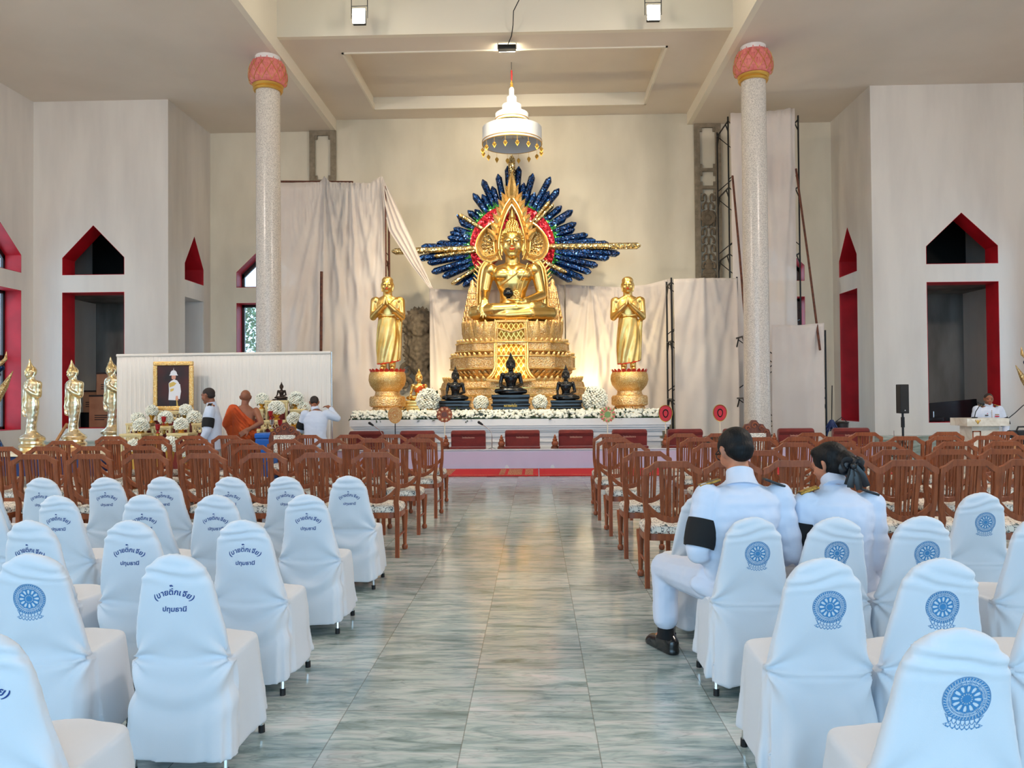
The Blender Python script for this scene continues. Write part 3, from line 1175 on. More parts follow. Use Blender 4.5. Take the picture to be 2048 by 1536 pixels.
flower_ball(857, 801, 24, 18.6, 'large white flower ball beside the small orange-robed golden statue', AT)
flower_ball(962, 806, 15, 18.5, 'small white flower ball between the left and middle black statues', AT)
flower_ball(1080, 805, 15, 18.5, 'small white flower ball between the middle and right black statues', AT)
flower_ball(1190, 799, 25, 18.6, 'large white flower ball beside the right golden standing disciple pedestal', AT)


# ---- figures
def head_shapes(mb, c, s, M=None):
    """oval serene head facing -y; s = chin to crown height"""
    c = Vector(c)
    def P(x, y, z):
        v = Vector((x, y, z)) * s
        return c + (M @ v if M else v)
    def E(x, y, z, rx, ry, rz, R=None):
        Q = R
        if M:
            Q = M @ R if R else M
        mb.ell(P(x, y, z), (rx * s, ry * s, rz * s), Q, 18, 12)
    E(0, 0.05, 0.10, 0.335, 0.40, 0.40)
    E(0, -0.05, -0.10, 0.275, 0.325, 0.37)
    E(0, -0.20, -0.36, 0.13, 0.12, 0.11)
    E(0.19, -0.2, -0.12, 0.10, 0.12, 0.16); E(-0.19, -0.2, -0.12, 0.10, 0.12, 0.16)
    mb.cap(P(0, -0.35, 0.09), P(0, -0.415, -0.10), 0.028 * s, 0.05 * s, 10)
    for q in (-1, 1):
        E(q * 0.055, -0.375, -0.115, 0.035, 0.04, 0.03)
        E(q * 0.135, -0.315, 0.035, 0.085, 0.055, 0.042)
        mb.chain([P(q * 0.03, -0.36, 0.10), P(q * 0.13, -0.345, 0.145), P(q * 0.235, -0.27, 0.105)], [0.016 * s] * 3, 8)
        # ear with long lobe
        mb.chain([P(q * 0.325, 0.02, 0.10), P(q * 0.345, 0.05, -0.02), P(q * 0.325, 0.0, -0.20), P(q * 0.31, -0.02, -0.34)], [0.05 * s, 0.06 * s, 0.04 * s, 0.035 * s], 8)
    E(0, -0.365, -0.205, 0.10, 0.035, 0.022); E(0, -0.355, -0.245, 0.075, 0.035, 0.024)
    return P


def face_parts(root, P, s, lips='lip_red', lines='rubber', name='face_line'):
    mb = MB()
    for z, w in ((-0.212, 0.088), (-0.238, 0.066)):
        mb.tube([P(-w, -0.37, z + 0.012), P(-w * 0.4, -0.405, z), P(0, -0.41, z - 0.006), P(w * 0.4, -0.405, z), P(w, -0.37, z + 0.012)], [0.008 * s, 0.018 * s, 0.02 * s, 0.018 * s, 0.008 * s], 7)
    mb.build('lips', lips, root)
    mb = MB()
    for q in (-1, 1):
        mb.tube([P(q * 0.06, -0.365, 0.028), P(q * 0.13, -0.378, 0.008), P(q * 0.21, -0.335, 0.03)], 0.010 * s, 6)
        mb.tube([P(q * 0.03, -0.378, 0.105), P(q * 0.13, -0.363, 0.155), P(q * 0.24, -0.285, 0.11)], 0.004 * s, 6)
    mb.build('eye_line', lines, root)


def curls(P, s, crown=True):
    mb = MB()
    rows = [(0.02 + 0.062 * i) for i in range(9)]
    for j in range(13):
        t = j / 12.0
        z = 0.06 + 0.44 * t
        # skull outline at this height
        rz = (z - 0.10) / 0.41
        if abs(rz) > 1:
            continue
        k = math.sqrt(max(0, 1 - rz * rz))
        n = max(6, int(30 * k))
        for i in range(n):
            a = 2 * PI * (i + 0.5 * (j % 2)) / n
            x, y = 0.345 * k * math.cos(a), 0.05 + 0.41 * k * math.sin(a)
            if y < -0.12 and z < 0.235 + 0.08 * (1 - min(1, abs(x) / 0.28)):
                continue
            mb.ell(P(x, y, z), 0.043 * s, None, 8, 6)
    if crown:
        for j in range(5):
            z = 0.50 + 0.045 * j
            k = math.sqrt(max(0.05, 1 - (j / 5.2) ** 2))
            n = max(5, int(14 * k))
            for i in range(n):
                a = 2 * PI * (i + 0.5 * (j % 2)) / n
                mb.ell(P(0.17 * k * math.cos(a), 0.06 + 0.17 * k * math.sin(a), z), 0.04 * s, None, 8, 6)
    return mb


def hand(mb, wrist, fdir, pdir, L, curl=0.25, thumb=1, spread=0.10):
    """palm, five fingers of unequal length and a side thumb; fdir = finger direction, pdir = palm-facing normal"""
    w = Vector(wrist)
    f = Vector(fdir).normalized()
    p = Vector(pdir)
    p = (p - f * p.dot(f)).normalized()
    sd = f.cross(p).normalized() * thumb
    pc = w + f * L * 0.27
    for k in (-1, -0.33, 0.33, 1):
        mb.cap(w + sd * k * L * 0.12, w + f * L * 0.44 + sd * k * L * 0.165, L * 0.10, L * 0.09, 8)
    for k, ln in ((-1, 0.40), (-0.33, 0.50), (0.33, 0.54), (1, 0.47)):
        b = w + f * L * 0.46 + sd * k * L * 0.175
        d1 = (f + sd * k * spread + p * curl * 0.6).normalized()
        d2 = (f + sd * k * spread + p * curl * 1.6).normalized()
        a = b + d1 * L * ln * 0.5
        mb.chain([b, a, a + d2 * L * ln * 0.5], [L * 0.062, L * 0.056, L * 0.042], 8)
    b = w + f * L * 0.14 + sd * L * 0.17
    a = b + (f * 0.7 + sd * 0.75 + p * 0.25).normalized() * L * 0.26
    mb.chain([b, a, a + (f * 0.95 + sd * 0.3 + p * 0.3).normalized() * L * 0.22], [L * 0.08, L * 0.066, L * 0.048], 8)


HS = 0.378


def seated_body(mudra='earth'):
    mb = MB()
    # torso: broad chest, narrow waist
    mb.rings([[(a * math.cos(t) , y0 + b * math.sin(t), z) for t in [2 * PI * k / 24 for k in range(24)]]
              for z, a, b, y0 in ((0.02, 0.20, 0.15, 0.03), (0.12, 0.185, 0.13, 0.03), (0.24, 0.150, 0.105, 0.02), (0.33, 0.148, 0.105, 0.01), (0.43, 0.185, 0.12, 0.0), (0.52, 0.225, 0.125, 0.0), (0.59, 0.24, 0.115, 0.01), (0.64, 0.20, 0.09, 0.02), (0.675, 0.09, 0.07, 0.02))])
    for q in (-1, 1):
        mb.ell((q * 0.105, -0.075, 0.535), (0.105, 0.06, 0.075))
        mb.ell((q * 0.245, 0.015, 0.60), (0.075, 0.085, 0.075))
    mb.chain([(0, 0.02, 0.64), (0, 0.01, 0.78)], [0.085, 0.08])
    P = head_shapes(mb, (0, -0.01, 0.892), HS)
    # arms
    mb.chain([(-0.262, 0.015, 0.60), (-0.315, 0.01, 0.34), (-0.305, -0.20, 0.235)], [0.066, 0.058, 0.042])
    if mudra == 'earth':
        hand(mb, (-0.302, -0.235, 0.225), (-0.02, -0.28, -1.0), (0, 1, 0), 0.20, 0.1, -1, 0.04)
    else:
        mb.chain([(-0.315, 0.0, 0.33), (-0.20, -0.22, 0.23), (-0.10, -0.30, 0.19)], [0.058, 0.048, 0.04])
        hand(mb, (-0.12, -0.29, 0.20), (1, -0.15, 0), (0, 0.1, 1), 0.19, 0.1, 1, 0.04)
    mb.chain([(0.262, 0.015, 0.60), (0.325, 0.02, 0.31), (0.15, -0.26, 0.215)], [0.066, 0.058, 0.042])
    hand(mb, (0.145, -0.27, 0.213), (-1, -0.12, 0.02), (0, 0.1, 1), 0.20, 0.1, -1, 0.04)
    # crossed legs
    mb.chain([(-0.13, 0.0, 0.10), (-0.30, -0.06, 0.115), (-0.425, -0.10, 0.105)], [0.115, 0.105, 0.075])
    mb.chain([(0.13, 0.0, 0.10), (0.30, -0.06, 0.105), (0.425, -0.10, 0.095)], [0.115, 0.105, 0.075])
    mb.chain([(-0.425, -0.12, 0.11), (-0.20, -0.27, 0.125), (0.05, -0.31, 0.135), (0.22, -0.28, 0.15)], [0.074, 0.072, 0.06, 0.046])
    mb.chain([(0.425, -0.12, 0.09), (0.20, -0.29, 0.075), (-0.05, -0.31, 0.06), (-0.24, -0.25, 0.07)], [0.074, 0.075, 0.062, 0.05])
    mb.chain([(0.22, -0.28, 0.16), (0.30, -0.23, 0.17), (0.36, -0.18, 0.165)], [0.048, 0.042, 0.028])
    mb.ell((0, -0.12, 0.05), (0.33, 0.17, 0.05))
    mb.ell((0, 0.0, 0.02), (0.40, 0.20, 0.035))
    return mb, P


SEATED = {}
for md in ('earth', 'lap'):
    mb_, P_ = seated_body(md)
    SEATED[md] = (blob(mb_, 0.0085, 3, ['gold'], 'body'), P_)


def recolour(me, m):
    k = me.copy()
    k.materials.clear()
    k.materials.append(MATS[m])
    return k


def seated_statue(px, yseat, D, wpx, name, label, m, mudra='earth', rotz=0.0, sash=None, lips=None, base=None, flame=True, group=None, zbase=AT):
    p = at(px, yseat, D)
    W = wpx * D / FPX
    root = thing(name, label, 'statue', (p.x, D, p.z), rotz, group)
    me, P = SEATED[mudra]
    M = Matrix.Scale(W, 4)
    me = recolour(me, m)
    me.transform(M)
    obj('body', me, root)
    def Q(x, y, z):
        return P(x, y, z) * W
    s = HS * W
    curls(P, HS).xf(M).build('hair_curls', m, root, angle=180)
    MB().lathe([(0.02, 0.82), (0.115, 0.84), (0.085, 0.90), (0.11, 0.96), (0.08, 1.06), (0.035, 1.18), (0.006, 1.30)], 16).xf(M @ Matrix.Translation((0, 0.01, 0.892)) @ Matrix.Diagonal((HS, HS, HS * 0.82, 1))).build('flame_finial', m, root)
    if lips:
        face_parts(root, Q, s, lips)
    # robe edge across the chest and the folded sash over the shoulder
    bv = bvh_of(SEATED[mudra][0])
    def on(x, z, off=0.004):
        h = bv.ray_cast(Vector((x, -1, z)), Vector((0, 1, 0)))
        y = h[0].y if h[0] is not None else -0.1
        return Vector((x, y - off, z)) * W
    k = MB()
    edge = [(0.20, 0.655), (0.13, 0.60), (0.05, 0.54), (-0.04, 0.47), (-0.11, 0.42), (-0.16, 0.40)]
    k.tube([on(x, z) for x, z in edge], 0.007 * W, 6)
    for dx in (0.0, 0.05):
        k.tube([on(x + dx, z) for x, z in ((0.17, 0.655), (0.135, 0.55), (0.075, 0.45), (0.045, 0.35), (0.03, 0.26))], 0.006 * W, 6)
    k.build('robe_edge', sash or m, root)
    if sash:
        k = MB()
        vs = []
        for i in range(12):
            t = i / 11
            for j in range(7):
                u = j / 6
                x = (0.26 * (1 - u) + 0.03 * u) * (1 - t) + (0.14 * (1 - u) - 0.19 * u) * t
                z = 0.66 - (0.02 + 0.06 * u) * 1 - 0.36 * t + 0.14 * u * t
                vs.append(on(x, z, 0.008))
        k.add(vs, [(i * 7 + j, i * 7 + j + 1, (i + 1) * 7 + j + 1, (i + 1) * 7 + j) for i in range(11) for j in range(6)])
        k.build('orange_sash', sash, root)
    if base:
        h = p.z - zbase
        kb = MB()
        n = len(base)
        for i, (f0, f1, r, d) in enumerate(base):
            kb.rbox((0, -0.04 * W, -h + h * (f0 + f1) / 2), (r * W, d * W, h * (f1 - f0)), None, 0.015 * W)
        kb.build('base', m, root)
    return root


BASE = ((0.0, 0.14, 1.35, 0.95), (0.14, 0.26, 1.22, 0.85), (0.26, 0.5, 1.08, 0.76), (0.5, 0.62, 1.16, 0.8), (0.62, 0.82, 1.08, 0.74), (0.82, 1.0, 1.14, 0.78))
r = seated_statue(1022, 789, 18.6, 66, 'black_seated_statue', 'black seated statue in the middle, largest of the three, inscribed base', 'bronze_black', 'lap', base=BASE, group='black seated statues on the altar')

PLAQUE = r
seated_statue(911, 801, 18.6, 54, 'black_seated_statue', 'black seated statue nearest the orange-robed golden statue', 'bronze_black', 'earth', base=BASE, group='black seated statues on the altar')
seated_statue(1132, 800, 18.6, 55, 'black_seated_statue', 'black seated statue beside the right golden disciple and flower ball', 'bronze_black', 'earth', base=BASE, group='black seated statues on the altar')
seated_statue(838, 801, 19.7, 50, 'gold_seated_statue', 'small golden seated statue with orange sash behind flower ball', 'gold', 'earth', sash='robe_orange', lips='lip_red', base=BASE)

# ---- the great throne
TD = 20.9
tx = at(1025, 700, TD).x
k_ = TD / FPX
throne = thing('throne', 'tiered golden lotus throne carved in red and gold under the great statue', 'pedestal', (tx, TD, AT))
def tz(y):
    return zof(y, TD) - AT
def redent(a, z, r):
    return r * (1 + 0.022 * (1 if math.cos(a * 14) > 0.2 else -1) * 0.6)
tiers = [('tier', [(150, 832), (150, 800), (144, 797), (141, 790), (143, 778), (139, 765), (128, 761), (112, 758)]),
         ('tier', [(100, 760), (106, 756), (118, 742), (123, 738), (123, 716), (119, 713), (100, 712)]),
         ('tier', [(92, 716), (98, 712), (108, 708), (112, 704), (111, 688), (107, 685), (90, 684)]),
         ('tier', [(80, 690), (84, 686), (94, 680), (100, 668), (100, 658), (97, 652), (92, 648), (60, 647)])]
for nm, pf in tiers:
    mb = MB().lathe([(w * k_, tz(y)) for w, y in pf], 112, mod=redent, sy=0.74)
    mb.build(nm, 'gold_carved', throne, angle=30)
# mouldings and petal rims
mb = MB()
for w, y in ((124, 739), (124, 716), (113, 705), (112, 689), (145, 791), (144, 777)):
    pts = [((w + 1.5) * k_ * math.cos(a), (w + 1.5) * k_ * 0.74 * math.sin(a), tz(y)) for a in [2 * PI * i / 90 for i in range(91)]]
    mb.tube(pts, 0.022, 6)
mb.build('moulding', 'gold', throne)
mb = MB()
def petal_ring(mb, w, y0, y1, N, out=6, wide=1.0, lean=0.0):
    for i in range(N):
        a0 = 2 * PI * i / N
        hwid = PI / N * wide
        rs = []
        for t in (0, 0.3, 0.6, 0.85, 1.0):
            ww = hwid * (1, 1.0, 0.85, 0.45, 0.04)[(0, 0.3, 0.6, 0.85, 1.0).index(t)]
            y = y0 + (y1 - y0) * t
            rr = (w + out * math.sin(PI * (0.15 + 0.6 * t)) + lean * t) * k_
            rs.append([(rr * (1 - 0.02 * abs(s)) * math.cos(a0 + ww * s), rr * (1 - 0.02 * abs(s)) * 0.74 * math.sin(a0 + ww * s), tz(y)) for s in (-1, -0.5, 0, 0.5, 1)])
        mb.rings(rs, False)
for pr_ in ((94, 688, 650, 30, 5, 1.0, 4), (97, 676, 645, 30, 3, 0.8, 3), (106, 693, 681, 56, 3, 0.9, 4), (118, 720, 708, 60, 3, 0.9, 4), (100, 757, 744, 56, 8, 0.95, 14), (134, 768, 754, 64, 3, 0.9, 5), (136, 803, 790, 64, 6, 0.9, 6)):
    mb = MB()
    petal_ring(mb, *pr_)
    mb.build('petal_row', 'gold_carved_fine', throne, angle=60)
# red-and-gold carved net cloth over the front
mb = MB()
def netf(u, v):
    y = 650 + (766 - 650) * v
    fl = max(0, (v - 0.72) / 0.28)
    w = 28 + 3 * math.sin(PI * v) + 17 * fl ** 2
    r = np.interp(y, [647, 668, 690, 704, 738, 760, 766], [103, 106, 104, 118, 130, 140, 152]) + 8 * fl
    x = (2 * u - 1) * w
    yy = -r * 0.74 * math.sqrt(max(0.02, 1 - (x / r) ** 2)) - 2
    return (x * k_, yy * k_, tz(y) - 0.0 + 0.06 * fl * abs(2 * u - 1))
mb.sheet(netf, 16, 30, 0.03)
mb.build('net_cloth', 'gold_net', throne)
mb = MB()
for u in (0.0, 0.06, 0.94, 1.0):
    mb.tube([Vector(netf(u, v)) + Vector((0, -0.02, 0)) for v in np.linspace(0, 1, 22)], 0.035 if u in (0, 1) else 0.02, 6)
mb.tube([Vector(netf(u, 1.0)) + Vector((0, -0.02, 0)) for u in np.linspace(0, 1, 14)], 0.04, 6)
mb.tube([Vector(netf(u, 0.0)) + Vector((0, -0.02, 0)) for u in np.linspace(0, 1, 14)], 0.04, 6)
mb.tube([Vector(netf(u, 0.10 + 0.08 * (1 - abs(2 * u - 1)))) + Vector((0, -0.02, 0)) for u in np.linspace(0, 1, 14)], 0.03, 6)
mb.build('net_border', 'gold_carved_fine', throne)

great = seated_statue(1026, 646, TD, 178, 'great_seated_statue', 'great golden seated statue in the centre of the altar, hand over knee', 'gold', 'earth', lips='lip_red')
# dark alms bowl and gold flower held in the lap
k_b = 178 * TD / FPX
b = thing('alms_bowl', 'small black alms bowl resting in the lap of the great statue', 'bowl', (great.location.x - 0.04 * k_b, great.location.y - 0.30 * k_b, great.location.z + 0.235 * k_b))
MB().lathe([(0.02, 0.0), (0.07, 0.0), (0.05, 0.03), (0.12, 0.08), (0.14, 0.14), (0.12, 0.22), (0.07, 0.26), (0.0, 0.265)], 24).build('pot', 'bronze_black', b)
MB().lathe([(0.07, 0.255), (0.085, 0.262), (0.06, 0.28), (0.02, 0.30), (0.0, 0.30)], 20).build('lid', 'rubber', b)
b = thing('gold_flower', 'tiny golden flower ornament beside the bowl in the lap', 'ornament', (great.location.x + 0.045 * k_b, great.location.y - 0.30 * k_b, great.location.z + 0.245 * k_b))
MB().tube([(0, 0, 0), (0, 0, 0.1)], 0.012, 6).build('stem', 'gold', b)
mb = MB()
for i in range(7):
    mb.ell((0.06 * math.cos(i * 0.9), 0.02, 0.12 + 0.06 * math.sin(i * 0.9)), (0.035, 0.02, 0.035), None, 8, 6)
mb.ell((0, 0, 0.12), 0.03, None, 8, 6)
mb.build('petals', 'gold', b)

# ---- flame arch behind the great statue (drawn in photo pixels about the axis, built at its own distance)
AD = 21.35
ka = AD / FPX
arch = thing('flame_arch', 'golden pointed flame arch with curled lobes framing the great statue', 'arch', (tx, AD, zof(646, AD)))
def A(x, y):
    """crop coordinates (768 = axis) to local metres"""
    return ((x - 768) * 0.4232 * ka, zof(300 + y * 0.4232, AD) - zof(646, AD))
def both(poly, d0, d1, mb):
    for s in (1, -1):
        mb.prism([(s * p[0], p[1]) for p in [A(*q) for q in poly]], d0, d1)
def Zl(x, y):
    """enlarged-detail coordinates (axis 630) to local metres"""
    return ((x - 630) / 3.848 * ka, zof(300 + y / 3.848, AD) - zof(646, AD))


inner = [(630, 428), (603, 468), (578, 520), (562, 570), (548, 620), (534, 680), (528, 740), (532, 800), (552, 850)]
outer = [(630, 368), (588, 424), (562, 474), (542, 530), (518, 590), (500, 650), (490, 720), (496, 790), (520, 846)]
I_, O_ = resample(inner, 24), resample(outer, 24)
for s in (1, -1):
    mb = MB()
    rs = []
    for a, b_ in zip(I_, O_):
        xa, za = Zl(*a); xb, zb = Zl(*b_)
        rs.append([(s * xa, -0.10, za), (s * (xa * .6 + xb * .4), -0.17, za * .6 + zb * .4), (s * xb, -0.08, zb), (s * xb, 0.04, zb), (s * xa, 0.04, za)])
    mb.rings(rs)
    mb.build('band', 'gold_carved_fine', arch, angle=25)
    mb = MB()
    for c in (I_, O_):
        mb.tube([(s * Zl(*p)[0], -0.12, Zl(*p)[1]) for p in c], 0.026, 7)
    mb.build('band_border', 'gold', arch)


def flame(base, tip, wid, s, y0, thick=0.07, bend=0.10):
    """one carved flame leaf with a raised keel and an up-curled tip"""
    mb = MB()
    x0, z0 = Zl(*base)
    x1, z1 = Zl(*tip)
    L = math.hypot(x1 - x0, z1 - z0)
    ux, uz = (x1 - x0) / L, (z1 - z0) / L
    nx, nz = -uz, ux
    rs = []
    for j in range(12):
        t = j / 11
        w = wid / 3.848 * ka * (0.55 + 1.25 * t - 1.9 * t * t if t < 0.5 else (1 - t) * 1.42 + 0.004)
        off = -bend * L * math.sin(PI * t) * (1 if base[0] != 630 else 0)
        cx, cz = x0 + ux * L * t + nx * off, z0 + uz * L * t + nz * off
        rs.append([(s * (cx - nx * w), y0, cz - nz * w), (s * cx, y0 - thick * (1 - 0.7 * t), cz), (s * (cx + nx * w), y0, cz + nz * w), (s * cx, y0 + 0.05, cz)])
    mb.rings(rs)
    # dark vein groove as a thin raised rib each side
    return mb


LV = [((606, 392), (573, 262), 36), ((584, 440), (546, 322), 36), ((566, 492), (521, 376), 36), ((548, 545), (503, 432), 35), ((530, 596), (479, 487), 35), ((512, 650), (452, 545), 34), ((502, 705), (430, 600), 32)]
for s in (1, -1):
    for i, (bs, tp, wd) in enumerate(LV):
        flame(bs, tp, wd, s, -0.02 - 0.02 * i, 0.08).build('flame_leaf', 'gold_carved_fine', arch, angle=25)
        flame((bs[0] - 2, bs[1] - 18), (tp[0] + 3, tp[1] + 34), wd * 0.34, s, -0.085 - 0.02 * i, 0.03).build('leaf_keel', 'gold', arch, angle=25)
flame((630, 385), (634, 158), 44, 1, -0.10, 0.09).build('flame_leaf', 'gold_carved_fine', arch, angle=25)
flame((630, 362), (633, 215), 18, 1, -0.17, 0.04).build('leaf_keel', 'gold', arch, angle=25)
# curled lobes either side: thick crescent below, mirror rays inside
for s in (1, -1):
    co_ = resample([(492, 556), (440, 590), (396, 634), (364, 684), (350, 736), (360, 796), (398, 846), (456, 866), (512, 848), (540, 800)], 30)
    ci_ = resample([(486, 570), (446, 610), (412, 656), (394, 700), (392, 744), (410, 784), (446, 804), (484, 796), (506, 770), (512, 740)], 30)
    mb = MB()
    rs = []
    for p, q in zip(co_, ci_):
        xo, zo = Zl(*p); xi, zi = Zl(*q)
        rs.append([(s * xo, -0.10, zo), (s * (xo + xi) / 2, -0.17, (zo + zi) / 2), (s * xi, -0.09, zi), (s * xi, 0.05, zi), (s * xo, 0.05, zo)])
    mb.rings(rs)
    mb.build('lobe', 'gold_carved_fine', arch, angle=25)
    mb = MB()
    mb.tube([(s * Zl(*p)[0], -0.11, Zl(*p)[1]) for p in co_], 0.028, 7)
    mb.build('lobe_border', 'gold', arch)
    mb = MB()
    mb.prism([(s * Zl(*p)[0], Zl(*p)[1]) for p in [tuple(q) for q in ci_] + [(500, 640)]], 0.0, 0.05)
    mb.build('lobe_field', 'mosaic_gold', arch, False)
    for i in range(7):
        a0 = math.radians(100 + 17 * i)
        p0, p1 = (512, 745), (512 + 112 * math.cos(a0), 745 - 128 * math.sin(a0) * 0.95)
        (x0_, z0_), (x1_, z1_) = Zl(*p0), Zl(*p1)
        MB().tube([(s * x0_, -0.03, z0_), (s * x1_, -0.05, z1_)], [0.03, 0.075], 4, 0.6).build('mirror_ray', 'mosaic_gold', arch, False)
    mb = MB()
    for q in range(3):
        pts = [Zl(430 + 26 * q + 22 * math.cos(a) * (1 - .06 * i), 800 - 6 * q + 26 * math.sin(a) * (1 - .06 * i)) for i, a in enumerate(np.linspace(0.4, 5.6, 11))]
        mb.tube([(s * x, -0.16, z) for x, z in pts], [0.03 - 0.0018 * j for j in range(11)], 6)
    mb.build('lobe_scroll', 'gold', arch)
    # curved side jambs down to the seat, with a spined outer edge
    mb = MB()
    pth = [(690, 505), (655, 525), (634, 555), (624, 610), (620, 690), (618, 770), (612, 822)]
    pr = resample(pth, 18)
    mb.tube([(s * A(*p)[0], -0.02, A(*p)[1]) for p in pr], 0.105, 10)
    mb.build('jamb', 'gold', arch)
    mb = MB()
    for off in (-19, 17):
        mb.tube([(s * A(p[0] + off, p[1] + abs(off) * .3)[0], -0.10, A(p[0] + off, p[1] + abs(off) * .3)[1]) for p in pr], 0.03, 6)
    for p in pr[3:14]:
        x, z = A(p[0] - 20, p[1])
        mb.cap((s * x, 0, z), (s * (x - 0.12), 0, z + 0.12), 0.035, 0.008, 6)
    mb.build('jamb_border', 'gold_carved_fine', arch)
    # little tower finials outside the jambs
    mb = MB()
    fx, _ = A(578, 700)
    zb = A(0, 826)[1]
    zt = A(0, 610)[1]
    h = zt - zb
    pf = []
    for i in range(8):
        f0 = i / 8
        w = 0.26 * (1 - f0) ** 0.8 + 0.015
        pf += [(w, zb + h * f0), (w * 1.08, zb + h * (f0 + 0.03)), (w * 0.82, zb + h * (f0 + 0.09))]
    pf.append((0.004, zt))
    mb.lathe(pf, 14, (s * fx, 0.0, 0), sy=0.6)
    for j in range(6):
        for q in range(5):
            zz = zb + h * (0.05 + 0.13 * j)
            ww = 0.25 * (1 - j * 0.13)
            a = -PI * (q + 0.5) / 5
            mb.cap((s * fx + ww * math.cos(a), 0.6 * ww * math.sin(a), zz), (s * fx + ww * 1.1 * math.cos(a), 0.66 * ww * math.sin(a), zz + 0.15), 0.05, 0.006, 6)
    mb.build('finial', 'gold_carved', arch, angle=30)

# ---- sunburst of mirror mosaic on the wall side
SD = 21.95
ks = SD / FPX
burst = thing('sunburst', 'radiating blue, red and gold mirror-mosaic sunburst behind the great statue', 'sunburst', (at(1025, 495, SD).x, SD, zof(495, SD)))
rays = [(1016.7, 331.5), (1039, 333), (997, 348), (1067, 348), (966, 358), (1102, 355), (947, 386), (1119, 379), (965, 388), (1071, 386), (1099, 384), (914, 429), (950, 418), (936, 420),
        (1124, 414), (1146, 423), (907, 455), (1153, 448), (895, 473), (1176, 472), (873, 484), (1191, 483), (842, 491), (1217, 490), (835, 514), (854, 524), (862, 543), (884, 553), (905, 567), (1239, 510),
        (1218, 519), (1195, 534), (1182, 547), (1167, 560), (1144, 564), (925, 572), (985, 372), (1049, 366), (1133, 436), (918, 440), (1150, 460), (900, 463)]
def ray_bar(tip, w0, w1, r0, y0, y1, mb):
    dx, dz = (tip[0] - 1025), -(tip[1] - 495)
    L = math.hypot(dx, dz)
    ux, uz = dx / L, dz / L
    nx, nz = -uz, ux
    rs = []
    for r, w in ((r0, w0), (L - w1 * 0.55, w1), (L, w1 * 0.30)):
        c = (ux * r * ks, uz * r * ks)
        w *= ks * 0.5
        rs.append([(c[0] - nx * w, y0 + 0.02, c[1] - nz * w), (c[0] - nx * w * .45, y0 - 0.05, c[1] - nz * w * .45), (c[0] + nx * w * .45, y0 - 0.05, c[1] + nz * w * .45), (c[0] + nx * w, y0 + 0.02, c[1] + nz * w), (c[0] + nx * w, y1, c[1] + nz * w), (c[0] - nx * w, y1, c[1] - nz * w)])
    mb.rings(rs)
for i, tp in enumerate(rays):
    mb = MB()
    L = math.hypot(tp[0] - 1025, tp[1] - 495)
    ray_bar(tp, 12.5, 13, 86, -0.02 - 0.012 * (i % 4), 0.10, mb)
    mb.build('blue_ray', 'mosaic_blue', burst, False)
for tp, w in (((783, 501), 12), ((1280, 496), 12), ((1025, 312), 14), ((917, 428), 9), ((1100, 405), 9), ((902, 568), 8), ((1133, 548), 10), ((868, 512), 8), ((1108, 411), 8)):
    mb = MB()
    ray_bar(tp, w, w, 40, -0.13, 0.0, mb)
    mb.build('gold_ray', 'mosaic_gold', burst, False)
def ring_seg(r0, r1, y0, y1, a0, a1, n):
    mb = MB()
    rs = []
    for i in range(n + 1):
        a = a0 + (a1 - a0) * i / n
        c, s = math.cos(a), math.sin(a)
        rs.append([(c * r0 * ks, y0, s * r0 * ks), (c * r1 * ks, y0, s * r1 * ks), (c * r1 * ks, y1, s * r1 * ks), (c * r0 * ks, y1, s * r0 * ks)])
    return mb.rings(rs)
ring_seg(40, 85, -0.10, 0.05, math.radians(-42), math.radians(222), 60).build('red_ring', 'mosaic_red', burst, False)
mb = MB()
for i in range(110):
    a = math.radians(-42 + 264 * i / 109)
    r1 = 97 + 6 * math.sin(i * 2.1)
    wv = 0.035
    mb.add([(math.cos(a - wv) * 84 * ks, -0.085, math.sin(a - wv) * 84 * ks), (math.cos(a + wv) * 84 * ks, -0.085, math.sin(a + wv) * 84 * ks), (math.cos(a) * r1 * ks, -0.075, math.sin(a) * r1 * ks), (math.cos(a) * 84 * ks, 0.02, math.sin(a) * 84 * ks)],
           [(0, 1, 2), (0, 2, 3), (1, 3, 2)])
mb.build('green_edge', 'mosaic_green', burst, False)
mb = MB()
for x_ in (-0.9, 0.9):
    mb.tube([(x_, 0.08, AT + 0.002 - zof(495, SD)), (x_, 0.08, 0.3)], 0.03, 8)
mb.build('support_post', 'black_metal', burst)

# ---- tiered white parasol hung over the statue
ch = thing('tiered_parasol', 'white five-tiered ceremonial parasol hanging above the great statue', 'parasol', (at(1024, 260, TD).x, TD, zof(289, TD)))
def cz(y):
    return zof(y, TD) - zof(289, TD)
tl = [(0.80, 0.0, 0.43), (0.445, 0.60, 0.82), (0.262, 0.88, 1.05), (0.132, 1.09, 1.27), (0.068, 1.31, 1.49)]
for i, (R, z0, z1) in enumerate(tl):
    mb = MB()
    pr = [(R, z0), (R, z1), (R * 0.97, z1 + 0.012), (R * 0.55, z1 + 0.05 + 0.06 * R), (0.01, z1 + 0.07 + 0.10 * R), ]
    rs = [[(r * math.cos(a), r * math.sin(a), z) for a in [2 * PI * k / 48 for k in range(48)]] for r, z in pr]
    pr2 = [(R - 0.02, z0), (R - 0.02, z1 - 0.02), (0.012, z1 + 0.03)]
    rs2 = [[(r * math.cos(a), r * math.sin(a), z) for a in [2 * PI * k / 48 for k in range(48)]] for r, z in pr2]
    mb.rings(rs[::-1] + rs2, True, False, False)
    mb.build('tier', 'white_cloth', ch, angle=50)
    mb = MB()
    for z, rad in ((z0 + 0.07 * (R > 0.3), 0.010), (z0, 0.012)):
        mb.tube([((R + 0.004) * math.cos(a), (R + 0.004) * math.sin(a), z) for a in [2 * PI * k / 48 for k in range(49)]], rad if R > .2 else rad * .6, 6)
    mb.build('gold_braid', 'gold_paint', ch)
mb = MB()
